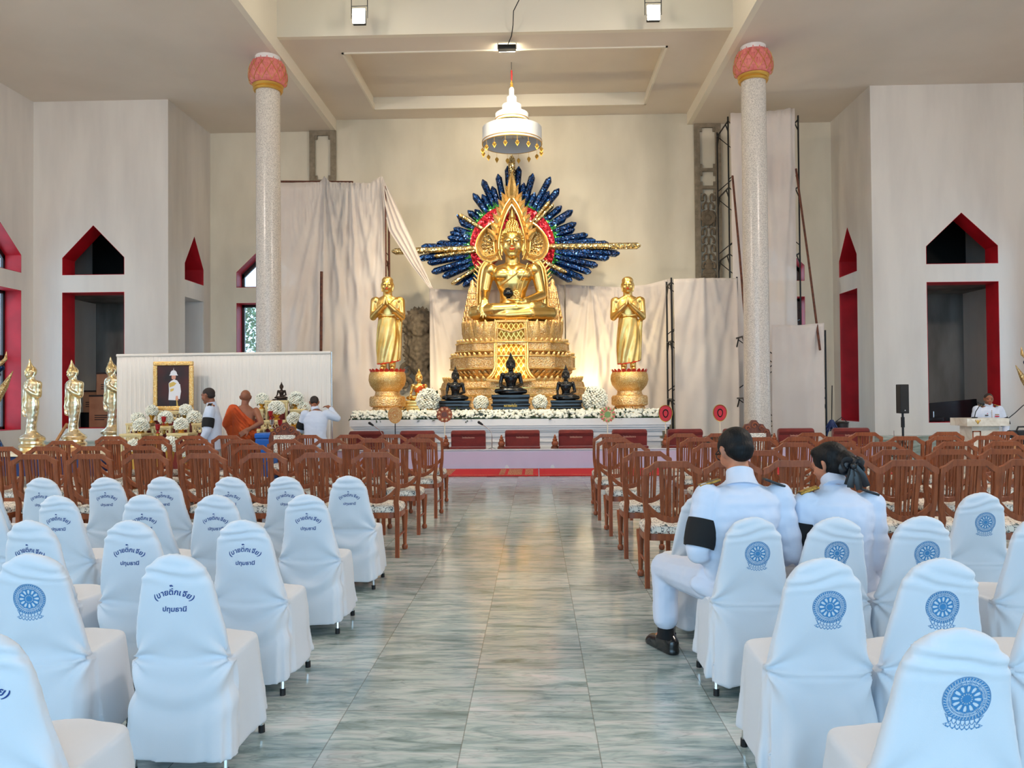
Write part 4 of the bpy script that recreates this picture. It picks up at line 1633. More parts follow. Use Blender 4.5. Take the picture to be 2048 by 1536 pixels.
for i in range(16):
    a = 2 * PI * i / 16
    mb.tube([(0.78 * math.cos(a), 0.78 * math.sin(a), 0.40), (0.02 * math.cos(a), 0.02 * math.sin(a), 0.52)], 0.007, 5)
mb.tube([(0, 0, 0.4), (0, 0, 1.56)], 0.014, 8)
mb.build('ribs', 'gold_paint', ch)
MB().lathe([(0.03, 1.55), (0.05, 1.58), (0.03, 1.62), (0.045, 1.65), (0.018, 1.70), (0.01, 1.80)], 14).build('finial', 'gold_paint', ch)
for i in range(16):
    a = 2 * PI * (i + 0.5) / 16
    x, y = 0.80 * math.cos(a), 0.80 * math.sin(a)
    mb = MB().tube([(x, y, 0.0), (x, y, -0.14)], 0.004, 5)
    mb.lathe([(0.004, -0.25), (0.03, -0.22), (0.05, -0.18), (0.03, -0.15), (0.004, -0.13)], 8, (x, y, 0))
    mb.prism([(x - 0.055, -0.20), (x, -0.30), (x + 0.055, -0.20), (x, -0.17)], y - 0.004, y + 0.004)
    mb.build('pendant', 'gold_paint', ch, False)
ztop = ZB + 0.36 - zof(289, TD)
MB().tube([(0, 0, 1.78), (0, 0, ztop - 0.001)], 0.006, 6).build('cord', 'rubber', ch)
MB().tube([(0, 0, cz(161)), (0.004, 0, cz(150)), (0, 0, cz(141))], 0.022, 6).build('red_ribbon', 'string_red', ch)


# ---- standing disciples with joined hands
def disciple_mesh():
    mb = MB()
    # robe skirt with sweeping folds
    rs = []
    for i in range(22):
        t = i / 21
        z = 0.085 + (0.56 - 0.085) * t
        a = 0.112 + 0.012 * math.sin(PI * t) - 0.012 * t
        b = 0.075 + 0.01 * t
        ring = []
        for k in range(72):
            q = 2 * PI * k / 72
            f = 0.0095 * math.sin(9 * q + 5.5 * (1 - t) * 1.4 + 0.8 * math.sin(q * 2)) * (1.15 - t)
            ring.append(((a + f) * math.cos(q), (b + f) * math.sin(q), z + (0.02 * math.cos(q - 0.6) if i < 2 else 0)))
        rs.append(ring)
    mb.rings(rs)
    # torso
    mb.rings([[(a * math.cos(q), y0 + b * math.sin(q), z) for q in [2 * PI * k / 24 for k in range(24)]] for z, a, b, y0 in
              ((0.50, 0.105, 0.075, 0), (0.56, 0.098, 0.072, 0), (0.63, 0.115, 0.075, 0), (0.70, 0.135, 0.078, 0.005), (0.745, 0.13, 0.07, 0.008), (0.78, 0.085, 0.055, 0.01), (0.80, 0.04, 0.04, 0.01))])
    for s in (-1, 1):
        mb.ell((s * 0.125, 0.005, 0.742), (0.045, 0.05, 0.045))
        mb.chain([(s * 0.14, 0.005, 0.74), (s * 0.152, -0.015, 0.565), (s * 0.085, -0.11, 0.625), (s * 0.022, -0.145, 0.685)], [0.042, 0.037, 0.03, 0.022])
        # joined fingers pointing up
        for j in range(4):
            mb.chain([(s * 0.018, -0.138 - 0.011 * j, 0.685), (s * 0.012, -0.14 - 0.011 * j, 0.73), (s * 0.006, -0.142 - 0.011 * j, 0.772 - 0.006 * abs(j - 1.5))], [0.013, 0.010, 0.006], 8)
        mb.chain([(s * 0.022, -0.13, 0.685), (s * 0.016, -0.125, 0.715), (s * 0.01, -0.125, 0.742)], [0.012, 0.010, 0.007], 8)
        # feet
        mb.chain([(s * 0.048, 0.0, 0.10), (s * 0.048, 0.0, 0.03)], [0.036, 0.032])
        mb.chain([(s * 0.048, 0.01, 0.02), (s * 0.055, -0.085, 0.015)], [0.03, 0.026])
    mb.chain([(0, 0.01, 0.77), (0, 0.0, 0.85)], [0.05, 0.048])
    P = head_shapes(mb, (0, -0.012, 0.903), 0.185)
    mb.ell((0, 0.0, 0.955), (0.062, 0.072, 0.045))
    # trailing robe edge that hangs from the forearm
    mb.chain([(0.14, 0.0, 0.60), (0.125, 0.02, 0.40), (0.118, 0.025, 0.12)], [0.02, 0.024, 0.02], 10)
    return blob(mb, 0.0062, 3, ['gold_leaf'], 'body'), P


DME, DP = disciple_mesh()
def pedestal(px, D, z1, label, hwpx=36):
    root = thing('lotus_pedestal', label, 'pedestal', (at(px, 780, D).x, D, AT), 0, 'lotus pedestals of the golden disciples')
    k = D / FPX * hwpx / 36
    h = z1 - AT
    def q(y):
        return h * (818 - y) / (818 - 745.0)
    MB().lathe([(41 * k, q(818)), (41 * k, q(813)), (39 * k, q(812)), (38 * k, q(806)), (31 * k, q(805)), (29 * k, q(801)), (34 * k, q(799))], 64).build('foot', 'gold_carved', root, angle=30)
    MB().lathe([(33 * k, q(801)), (36 * k, q(799)), (36 * k, q(788)), (34 * k, q(785)), (27 * k, q(784)), (25 * k, q(782)), (24 * k, q(777))], 64).build('drum', 'gold_carved', root, angle=30)
    MB().lathe([(23 * k, q(778)), (27 * k, q(775)), (34 * k, q(768)), (37 * k, q(760)), (36 * k, q(752)), (33 * k, q(747)), (30 * k, q(746)), (2 * k, q(746))], 64, mod=lambda a, z, r: r * (1 + 0.02 * abs(math.cos(a * 10)))).build('lotus_bowl', 'gold_carved_fine', root)
    mb = MB()
    for i in range(22):
        a0 = 2 * PI * i / 22
        rs = []
        for t, w in ((0, 1), (0.5, 0.9), (0.85, 0.5), (1, 0.05)):
            rr = (33 + 4 * t) * k
            rs.append([(rr * math.cos(a0 + w * 0.14 * s), rr * math.sin(a0 + w * 0.14 * s), q(749 - 6.5 * t)) for s in (-1, 0, 1)])
        mb.rings(rs, False)
    mb.build('petal_rim', 'lip_red', root)
    return root


for px, lab, pl, rz in ((776, 'golden standing disciple with joined palms, beside the hanging drapes', 'golden lotus pedestal next to the small orange-robed statue', 0.06),
                        (1257, 'golden standing disciple with joined palms, beside the scaffold', 'golden lotus pedestal next to the scaffold on the altar', -0.10)):
    D = 19.3
    p = at(px, 741, D)
    pedestal(px + (-1 if px < 1000 else 2), D, p.z, pl)
    root = thing('standing_disciple', lab, 'statue', (p.x, D, p.z), rz, 'golden standing disciples', scale=at(px, 553, D).z - p.z)
    obj('body', DME, root)
    face_parts(root, DP, 0.185)
    mb = MB()
    for i in range(9):                   # robe hem, red lining
        pass
    mb.tube([(0.114 * math.cos(q), 0.078 * math.sin(q), 0.088 + 0.02 * math.cos(q - 0.6)) for q in np.linspace(0, 2 * PI, 40)], 0.006, 6)
    mb.build('robe_hem', 'lip_red', root)
    mb = MB().tube([(0.10, -0.03, 0.775), (0.055, -0.075, 0.73), (0.02, -0.09, 0.66)], 0.006, 6)
    mb.tube([(-0.07, -0.07, 0.60), (0.0, -0.085, 0.575), (0.08, -0.07, 0.585)], 0.007, 6)
    mb.build('robe_edge', 'gold_leaf', root)
# ================================================================ drapes, scaffolding, wall sculpture, lamps
def drape(name, label, pxs, ytop, D, zb, hangs, group=None, nfold=26, amp=0.05, slope=0.0, straight=0.5, yb=None, cat='drape'):
    """hanging sheet; ytop = [(px, y)] top edge, hangs = photo points the cloth is gathered at"""
    x0, x1 = at(pxs[0], 500, D).x, at(pxs[1], 500, D).x
    tx_ = [at(p, y, D).x for p, y in ytop]
    tz_ = [at(p, y, D).z for p, y in ytop]
    G = [at(p, y, D) for p, y in hangs]
    rnd = random.Random(pxs[0])
    ph = [rnd.uniform(0, 6) for _ in range(6)]
    zbot = zb
    def fn(u, v):
        x = x0 + (x1 - x0) * u
        zt = float(np.interp(x, tx_, tz_))
        z = zt + (zbot - zt) * v
        d = 0.0
        for i, g in enumerate(G):
            a = math.atan2(x - g.x, g.z - z + 0.15)
            r = math.hypot(x - g.x, g.z - z)
            w = math.exp(-abs(a) / 0.5)
            d += w * min(amp, 0.02 + 0.03 * r) * (math.sin(a * nfold + ph[i]) + 0.5 * math.sin(a * nfold * 2.3 + ph[i] * 2))
        d += straight * amp * (math.sin(x * 9 + ph[3]) * 0.6 + math.sin(x * 21 + ph[4] + 0.3 * z) * 0.4 + 0.25 * math.sin(x * 3.1 + z * 0.7 + ph[5]))
        return (x, D - slope * v + d, z)
    mb = MB().sheet(fn, max(40, int((x1 - x0) * 34)), 36, 0.006)
    o = mb.build(name, 'drape', None, True, 180)
    tag(o, label, cat, group)
    return o


drape('white_drape', 'tall gathered white drape hanging between the granite column and left golden disciple', (548, 772), [(548, 366), (640, 364), (649, 352), (660, 364), (740, 366), (762, 352), (772, 385)], 21.75, 0.02, [(649, 350), (763, 350), (700, 330)], amp=0.05, nfold=40, straight=0.09)
drape('white_drape', 'white drape behind the throne, on the side by the grey lion sculpture', (858, 1128), [(858, 577), (960, 582), (1110, 568), (1128, 570)], 22.75, AT + 0.002, [(862, 575), (1112, 566)], amp=0.04, nfold=24, straight=0.35)
drape('white_drape', 'white drape behind the right golden disciple, glowing from an uplight', (1130, 1345), [(1130, 569), (1232, 574), (1290, 570), (1338, 558), (1345, 560)], 22.7, AT + 0.002, [(1233, 572), (1338, 556), (1180, 560)], amp=0.045, nfold=28, straight=0.5)
drape('white_drape', 'white cloth sheet on the black scaffold beside the altar end', (1347, 1474), [(1347, 558), (1400, 556), (1474, 556)], 20.55, 0.02, [(1408, 500), (1470, 540)], amp=0.03, nfold=22, straight=0.3)
drape('white_drape', 'highest white sheet hanging behind the granite column on the scaffold tower', (1464, 1594), [(1464, 226), (1500, 226), (1590, 216), (1594, 218)], 21.6, 0.02, [(1500, 120), (1580, 160)], amp=0.035, nfold=26, straight=0.75)
drape('white_drape', 'low white sheet wrapped round the base of granite column by the red narrow window', (1541, 1646), [(1541, 650), (1600, 650), (1646, 646)], 19.5, 0.02, [(1560, 560), (1640, 600)], amp=0.035, nfold=16, straight=0.3)
drape('white_drape', 'narrow white sheet strip just left of the granite column base', (1484, 1500), [(1484, 668), (1500, 664)], 19.5, 0.02, [(1490, 600)], amp=0.02, nfold=10, straight=0.3)

# swag that runs down from the tall pole to the throne drape
DS = 21.6
up = [(764, 352), (790, 405), (822, 475), (848, 535), (866, 577)]
lo = [(763, 352), (766, 410), (778, 462), (822, 530), (860, 578)]
U = resample(up, 40)
L_ = resample(lo, 40)
def swag(u, v):
    i = min(39, int(round(u * 39)))
    p = U[i] * (1 - v) + L_[i] * v
    q = at(p[0], p[1], DS)
    q.y += 0.035 * math.sin(v * 22) * min(1, u * 6) * min(1, (1 - u) * 6)
    return q
o = MB().sheet(swag, 39, 24, 0.006).build('swag', 'drape', None, True, 180)
tag(o, 'white cloth swag slanting from a tall pole down towards the throne', 'drape')


def scaffold(x0, x1, y0, y1, z1, label, m='black_metal', lifts=None, braces=True):
    root = thing('scaffold', label, 'scaffold', ((x0 + x1) / 2, (y0 + y1) / 2, 0))
    hx, hy = (x1 - x0) / 2, (y1 - y0) / 2
    r = 0.024
    for sx in (-1, 1):
        for sy in (-1, 1):
            MB().tube([(sx * hx, sy * hy, 0), (sx * hx, sy * hy, z1)], r, 8).build('pole', m, root)
    n = lifts or max(1, int(round(z1 / 1.7)))
    for i in range(1, n + 1):
        z = z1 * i / n - 0.12
        zl = z1 * (i - 1) / n + 0.1
        mb = MB()
        for sx in (-1, 1):
            mb.tube([(sx * hx, -hy, z), (sx * hx, hy, z)], r * 0.9, 8)
            mb.tube([(sx * hx, -hy, z - 0.3), (sx * hx, -hy + 0.28, z)], r * 0.7, 6)
            mb.tube([(sx * hx, hy, z - 0.3), (sx * hx, hy - 0.28, z)], r * 0.7, 6)
        mb.build('ledger', m, root)
        if braces:
            mb = MB()
            for sy in (-1, 1):
                mb.tube([(-hx, sy * hy, zl), (hx, sy * hy, z)], r * 0.55, 6)
                mb.tube([(hx, sy * hy, zl), (-hx, sy * hy, z)], r * 0.55, 6)
            mb.build('brace', m, root)
    return root


X = lambda px, D: at(px, 500, D).x
scaffold(X(556, 22.4), X(668, 22.4), 22.1, 23.3, at(600, 366, 22.1).z, 'scaffold hidden behind the tall gathered drape nearest the granite column', 'rust')
scaffold(X(672, 22.4), X(766, 22.4), 22.1, 23.3, at(700, 372, 22.1).z, 'scaffold behind the drape nearest the left golden disciple', 'rust')
scaffold(X(1340, 20.9), X(1470, 20.9), 20.75, 21.5, at(1340, 556, 20.8).z, 'low black scaffold at the altar end behind a white sheet')
scaffold(X(1452, 22.3), X(1590, 22.3), 21.9, 23.2, at(1460, 236, 22.0).z, 'tall black scaffold tower beside the carved relief panel')
scaffold(X(1484, 19.9), X(1642, 19.9), 19.7, 20.6, at(1484, 662, 19.7).z, 'low black scaffold around the foot of the granite column')


def pole(name, a, b, D0, D1, label, m='rust', r=0.03):
    p, q = at(*a, D0), at(*b, D1)
    o = MB().tube([p, p.lerp(q, .5) + Vector((0.01, 0, 0)), q], r, 8).build(name, m)
    return tag(o, label, 'pole')


pole('brace_pole', (1592, 338), (1640, 700), 21.3, 19.3, 'rusty slanting pole leaning from the tall sheet towards the narrow red window')
pole('brace_pole', (1465, 352), (1494, 690), 21.4, 19.35, 'rusty slanting pole passing behind the granite column')
pole('drape_pole', (771, 372), (772, 902), 21.62, 21.62, 'dark upright pole standing behind the left golden disciple', 'rust', 0.022)
pole('drape_pole', (779, 462), (780, 902), 21.66, 21.66, 'thinner dark upright pole beside the pole behind the golden disciple', 'rust', 0.016)
pole('drape_rail', (552, 363), (706, 364), 22.1, 22.1, 'dark horizontal rail along the top of the gathered drape', 'rust', 0.03)
o = pole('speckled_pole', (643, 543), (639, 907), 21.5, 21.5, 'speckled red-brown pole standing in front of the gathered drape', 'rust', 0.04)

# unfinished grey stucco lion on the back wall
lc = at(836, 690, YB)
root = thing('stucco_lion', 'unfinished grey stucco lion on the back wall beside the left disciple', 'wall sculpture', (lc.x, YB - 0.16, lc.z))
k = YB / FPX
def LP(x, y, d=0.0):
    return Vector(((x - 836) * k, -d, (690 - y) * k))
mb = MB()
mb.ell(LP(846, 700, 0.16), (0.44, 0.30, 0.62))
for i in range(9):
    mb.cap(LP(826 - 3 * math.sin(i * .4), 668 + 8 * i, 0.2), LP(812 - 4 * math.sin(i * .4), 662 + 8 * i, 0.14), 0.09, 0.015, 8)
mb.ell(LP(842, 655, 0.25), (0.36, 0.28, 0.42))
mb.ell(LP(856, 640, 0.35), (0.26, 0.22, 0.22))
mb.ell(LP(868, 648, 0.4), (0.16, 0.18, 0.12))
mb.ell(LP(850, 628, 0.35), (0.14, 0.14, 0.12))
mb.chain([LP(842, 735, 0.2), LP(852, 760, 0.25), LP(862, 778, 0.25)], [0.26, 0.2, 0.16])
for i in range(15):
    a = math.radians(55 + 13 * i)
    for r0, r1, d in ((20, 36, 0.2), (15, 26, 0.34)):
        c = (842, 655)
        mb.cap(LP(c[0] + r0 * math.cos(a), c[1] - r0 * 1.1 * math.sin(a), d), LP(c[0] + r1 * math.cos(a + 0.2), c[1] - r1 * 1.15 * math.sin(a + 0.2), d * 0.7), 0.11, 0.02, 8)
obj('body', blob(mb, 0.028, 1, ['relief'], 'body', lambda co, no: co + no * np.array([[0.05 * noise.noise(Vector((float(p[0]) * 9, float(p[1]) * 9, float(p[2]) * 9)))] for p in co])), root)
mb = MB()
for cx_, cy_, r0 in ((816, 742, 0.26), (812, 768, 0.2), (846, 790, 0.24)):
    pts = []
    for i in range(22):
        q = i / 21 * 7.5
        r = r0 * (1 - i / 26)
        c = LP(cx_, cy_, 0.05)
        pts.append((c.x + r * math.cos(q), -0.07, c.z + r * math.sin(q)))
    mb.tube(pts, [0.085 - 0.05 * i / 21 for i in range(22)], 8)
mb.build('cloud_scroll', 'relief', root)

# floodlights
def floodlight(px, py, D, label, ztop, energy, aim, glow=True, w=0.30, h=0.34):
    p = at(px, py, D)
    root = thing('floodlight', label, 'lamp', p, 0, 'hanging floodlights')
    MB().rbox((0, 0.05, 0), (w, 0.10, h), None, 0.015).build('housing', 'black_metal', root, False)
    MB().rbox((0, -0.022, 0), (w * 0.96, 0.05, h * 0.96), None, 0.012).build('lens', 'lamp_glow' if glow else 'screen_dark', root, False)
    mb = MB()
    for s in (-1, 1):
        mb.tube([(s * w * 0.62, 0.05, -0.02), (s * w * 0.62, 0.05, h * 0.75), (s * w * 0.62, 0.05, ztop - p.z)], 0.010, 6)
    mb.tube([(-w * 0.62, 0.05, h * 0.78), (w * 0.62, 0.05, h * 0.78)], 0.010, 6)
    mb.build('bracket', 'black_metal', root)
    if energy:
        l = lamp('floodlight_beam', 'SPOT', p + Vector((0, -0.1, -0.02)), aim, energy, WARM, 0.14, 150, 0.9, root)
    return root


floodlight(718, 33, 17.7, 'glowing floodlight hanging by the fascia on the side of the gathered drape', ZH, 110, (-4.3, 16.5, 0))
floodlight(1307, 26, 17.7, 'glowing floodlight hanging by the fascia on the side of the relief panel', ZH, 110, (3.0, 16.5, 0))
# dark floodlight seen from behind; it lights the statue and the coffer
p = at(1014, 96, 18.95)
root = thing('floodlight', 'dark floodlight bar on a frame above the parasol, seen from behind', 'lamp', p, 0, 'hanging floodlights')
MB().rbox((0, 0, 0), (0.44, 0.2, 0.11), None, 0.02).build('housing', 'black_metal', root, False)
MB().rbox((0, 0.11, 0.0), (0.40, 0.03, 0.09), None, 0.01).build('lens', 'lamp_glow', root, False)
mb = MB()
for s in (-1, 1):
    mb.tube([(s * 0.225, 0, -0.03), (s * 0.225, 0, 0.16), (s * 0.225, 0, ZB - p.z)], 0.008, 6)
mb.tube([(-0.225, 0, 0.16), (0.225, 0, 0.16)], 0.008, 6)
mb.build('bracket', 'black_metal', root)
lamp('floodlight_beam', 'SPOT', p + Vector((0, 0.16, 0)), (p.x, 21.2, 7.0), 420, WARM, 0.12, 150, 0.7, root)
pts = [at(1014, 93, 18.9), at(1023, 72, 18.5), at(1026, 50, 18.2), at(1027, 22, 18.1), at(1044, -12, 17.9), at(1052, -60, 17.8)]
o = tag(MB().tube(pts, 0.012, 6).build('cable', 'black_metal'), 'black power cable drooping to the dark floodlight bar', 'cable')

# uplights on the altar behind the throne
for px, lab in ((1160, 'small uplight on the altar behind the throne near the glowing drape'), (892, 'small uplight on the altar behind the throne by the grey lion')):
    p = at(px, 800, 21.9)
    root = thing('uplight', lab, 'lamp', (p.x, 21.9, AT), 0, 'altar uplights')
    MB().lathe([(0.10, 0), (0.11, 0.02), (0.09, 0.04), (0.10, 0.14), (0.08, 0.14)], 18).build('housing', 'black_metal', root)
    MB().lathe([(0.075, 0.13), (0.075, 0.142), (0.0, 0.143)], 18).build('lens', 'lamp_glow', root)
    lamp('uplight_beam', 'SPOT', (p.x, 21.9, AT + 0.2), (p.x + (0.5 if px > 1000 else -0.3), 22.7, 4.2), 170 if px > 1000 else 60, (1.0, 0.82, 0.42), 0.06, 110, 0.8, root)

# trees outside the far left window
def tree(x, y, h, label):
    root = thing('tree', label, 'tree', (x, y, 0), 0, 'trees outside the window')
    MB().tube([(0, 0, 0), (0.1, 0, h * 0.4), (0.0, 0.1, h * 0.8)], [0.16, 0.12, 0.05], 8).build('trunk', 'rust', root)
    mb = MB()
    for i in range(3600):
        a, t = random.uniform(0, 2 * PI), random.uniform(-1, 1)
        r = random.uniform(0.4, 1.0) ** 0.5
        c = Vector((h * 0.36 * r * math.sqrt(1 - t * t) * math.cos(a), h * 0.36 * r * math.sqrt(1 - t * t) * math.sin(a), h * 0.58 + h * 0.42 * r * t))
        d = Vector((random.gauss(0, 1), random.gauss(0, 1), random.gauss(0, 0.6))).normalized()
        e = d.orthogonal().normalized()
        L = random.uniform(0.12, 0.24)
        mb.add([c - d * L * .5, c + e * L * .3, c + d * L * .5, c - e * L * .3], [(0, 1, 2, 3)])
    mb.build('crown', 'tree_green', root, False)['kind'] = 'stuff'


tree(-11.6, 29.5, 5.6, 'leafy green tree seen through the back window beside the granite column')
tree(-15.6, 34.5, 6.8, 'taller green tree standing further off outside the back window')
# ================================================================ low platform, cushions, fans, carpets
PT = 0.40
x0, x1 = at(655, 900, 16.7).x, at(1770, 900, 16.7).x
root = thing('low_platform', 'long low platform draped in pale cloth in front of the altar', 'platform', ((x0 + x1) / 2, 16.65, 0))
hw = (x1 - x0) / 2
MB().rbox((0, 0.46, PT / 2), (hw * 2, 0.92, PT - 0.01), None, 0.01).build('deck', 'white_cloth', root, False)
def skirt(u, v):
    x = -hw + 2 * hw * u
    return (x, -0.012 - 0.010 * math.sin(x * 7) * v - 0.006 * math.sin(x * 19) * v, PT - 0.03 - (PT - 0.035) * v)
MB().sheet(skirt, 300, 6, 0.004).build('skirt_cloth', 'purple_cloth', root)
MB().rbox((0, 0.45, PT + 0.004), (hw * 2 + 0.02, 0.95, 0.016), None, 0.006).build('top_cloth', 'white_cloth', root, False)

def glyphs_on(name, txt, h, parent, loc, m, bold=0.02, width=None):
    vs, fs = glyph_mesh(txt, 1.0, bold)
    xa, xb = min(v[0] for v in vs), max(v[0] for v in vs)
    sx = (width / (xb - xa)) if width else h
    return MB().add([((x - (xa + xb) / 2) * sx, 0, y * h) for x, y in vs], fs).build(name, m, parent, False, loc=loc)


def glyph_mesh(txt, size=1.0, bold=0.012):
    cu = bpy.data.curves.new('glyph', 'FONT')
    cu.body = txt
    cu.size = size
    cu.offset = bold
    cu.resolution_u = 3
    o = bpy.data.objects.new('glyph', cu)
    C.objects.link(o)
    dg = bpy.context.evaluated_depsgraph_get()
    me = bpy.data.meshes.new_from_object(o.evaluated_get(dg))
    vs = [(v.co.x, v.co.y) for v in me.vertices]
    fs = [tuple(p.vertices) for p in me.polygons]
    bpy.data.objects.remove(o)
    bpy.data.curves.remove(cu)
    bpy.data.meshes.remove(me)
    return vs, fs


# gold lettering on the middle black statue's base
h_ = PLAQUE.location.z - AT
glyphs_on('inscription', 'หลวงพ่อโต', 0.085, PLAQUE, (0, -0.455, -h_ * 0.52), 'gold_paint', 0.02, 0.30)

def cushion(px, label, first=None):
    D = 16.95
    p = at(px, 895, D)
    if first:
        return dup(first, (p.x, D, PT + 0.013), random.uniform(-0.04, 0.04), label)
    root = thing('backrest_cushion', label, 'cushion', (p.x, D, PT + 0.013), 0.0, 'red folding cushions on the low platform')
    W = 0.375
    prof = [(-0.02, 0.0), (-0.03, 0.10), (-0.03, 0.26), (-0.065, 0.285), (-0.09, 0.33), (-0.06, 0.385), (0.0, 0.40), (0.07, 0.385), (0.10, 0.34), (0.09, 0.25), (0.06, 0.10), (0.05, 0.0)]
    rs = []
    for x, s in ((-W, 0.86), (-W + 0.02, 0.98), (-W + 0.05, 1), (W - 0.05, 1), (W - 0.02, 0.98), (W, 0.86)):
        rs.append([(x, 0.01 + (y - 0.01) * s, 0.2 + (z - 0.2) * s) for y, z in prof])
    MB().rings(rs).build('backrest', 'velvet_red', root, angle=50)
    MB().rbox((0, -0.11, 0.025), (W * 2.08, 0.17, 0.05), None, 0.02).build('seat_pad', 'velvet_red', root, angle=50)
    glyphs_on('gold_lettering', 'โรงเรียนวัดนาราม', 0.045, root, (0, -0.034, 0.225), 'pink_thread', 0.02, 0.27)
    return root


fc = None
CUS = ((733, 'behind the left microphone and wooden chairs'), (835, 'behind the tan round fan'), (937, 'beside the brown flower-shaped fan'), (1045, 'right of the central microphone'), (1152, 'between two small wooden pagoda stands'),
       (1259, 'behind the green-centred round fan'), (1370, 'between the two red fans'), (1482, 'behind the seated man in white'), (1592, 'next to the carved throne chair'), (1702, 'last towards the loudspeaker'))
for px, w in CUS:
    c = cushion(px, 'red velvet backrest cushion on the low platform, ' + w, fc)
    fc = fc or c


def pagoda_stand(px, label, y=893, D=16.85):
    p = at(px, y, D)
    root = thing('pagoda_stand', label, 'stand', (p.x, D, PT + 0.013), 0, 'turned wooden fan stands')
    MB().lathe([(0.09, 0), (0.09, 0.03), (0.075, 0.035), (0.08, 0.05), (0.06, 0.06), (0.062, 0.075)], 18).build('foot', 'wood_dark', root)
    MB().lathe([(0.06, 0.07), (0.075, 0.10), (0.07, 0.14), (0.045, 0.17), (0.055, 0.185), (0.045, 0.21), (0.028, 0.225), (0.034, 0.245), (0.02, 0.27), (0.012, 0.30), (0.0, 0.302)], 18).build('bell', 'wood', root)
    return root


pagoda_stand(892, 'turned wooden stand holding the brown flower-shaped fan')
pagoda_stand(1003, 'small wooden pagoda stand right of the central microphone')
pagoda_stand(1110, 'small wooden pagoda stand between two middle red cushions')
pagoda_stand(1331, 'turned wooden stand holding the red fan near the altar end')
pagoda_stand(1549, 'turned wooden stand beside the carved throne chair')
pagoda_stand(1215, 'turned wooden stand holding the green-centred fan')
pagoda_stand(1440, 'turned wooden stand holding the second red fan')
pagoda_stand(790, 'turned wooden stand holding the tan round fan')


def fan(px, py, D, kind, label, pole_m='ivory'):
    p = at(px, py, D)
    root = thing('ceremonial_fan', label, 'fan', (p.x, D, PT + 0.30), 0, 'ceremonial fans on the low platform')
    cz_ = p.z - PT - 0.30
    R = 15.2 * D / FPX
    MB().tube([(0, 0.015, 0.0), (0, 0.015, cz_ + R * 0.9)], 0.011, 8).build('handle', pole_m, root)
    def disc(r, y0, y1, m, nm, sx=1.0, lobes=0, depth=0.0, egg=0.0):
        n = 72
        poly = []
        for i in range(n):
            a = 2 * PI * i / n
            rr = r * (1 - depth * (0.5 - 0.5 * abs(math.cos(lobes * a / 2))) * 2) if lobes else r
            z = rr * math.sin(a)
            x = rr * math.cos(a) * sx * (1 - egg * (0.5 - 0.5 * math.sin(a)))
            poly.append((x, cz_ + z))
        MB().prism(poly, y0, y1).build(nm, m, root, False)
    if kind == 'tan':
        disc(R * 1.12, -0.008, 0.008, 'fan_tan', 'leaf', 0.9, egg=0.12)
        for r in (0.85, 0.62, 0.40):
            MB().tube([(R * r * math.cos(a) * 0.9, -0.010, cz_ + R * r * math.sin(a)) for a in np.linspace(0, 2 * PI, 40)], 0.006, 5).build('stitched_ring', 'fan_cream', root)
        disc(R * 0.14, -0.03, 0.0, 'fan_cream', 'boss')
    elif kind == 'brown':
        disc(R * 1.06, -0.008, 0.008, 'fan_brown', 'leaf', 1.0, 16, 0.08)
        for i in range(16):
            a = 2 * PI * i / 16
            MB().ell((R * 0.74 * math.cos(a), -0.008, cz_ + R * 0.74 * math.sin(a)), (0.028, 0.01, 0.028), None, 8, 6).build('petal', 'fan_cream' if i % 2 else 'wood', root)
        disc(R * 0.36, -0.016, 0.0, 'wood_dark', 'boss')
    elif kind == 'green':
        disc(R * 1.06, -0.008, 0.008, 'fan_cream', 'leaf', 1.0, 18, 0.10)
        for i in range(18):
            a = 2 * PI * i / 18
            MB().ell((R * 0.80 * math.cos(a), -0.008, cz_ + R * 0.80 * math.sin(a)), (0.024, 0.01, 0.024), None, 8, 6).build('petal', 'pink_lotus' if i % 2 else 'fan_green', root)
        disc(R * 0.40, -0.016, 0.0, 'fan_green', 'boss')
    else:
        disc(R * 1.12, -0.004, 0.008, 'black_cloth', 'leaf', 0.88, egg=0.14)
        disc(R * 1.0, -0.010, -0.003, 'fan_red', 'field', 0.86, egg=0.14)
        disc(R * 0.56, -0.014, -0.009, 'black_cloth', 'inner_ring', 0.74, egg=0.2)
        disc(R * 0.40, -0.018, -0.013, 'fan_red', 'inner_field', 0.70, egg=0.2)
        MB().tube([(R * 1.08 * math.cos(a) * 0.88 * (1 - 0.14 * (0.5 - 0.5 * math.sin(a))), -0.006, cz_ + R * 1.08 * math.sin(a)) for a in np.linspace(0, 2 * PI, 48)], 0.006, 5).build('gold_piping', 'gold_paint', root)
    return root


fan(790, 830, 16.85, 'tan', 'tan woven round fan on a black pole, nearest the left disciple', 'black_metal')
fan(889, 829, 16.85, 'brown', 'brown flower-shaped ceremonial fan in front of the garland')
fan(1215, 829, 16.85, 'green', 'pale ceremonial fan with green centre in front of right flower ball')
fan(1331, 827, 16.85, 'red', 'red egg-shaped fan with black rings at the end of the altar')
fan(1440, 826, 16.85, 'red', 'red egg-shaped fan with black rings standing clear of the altar')


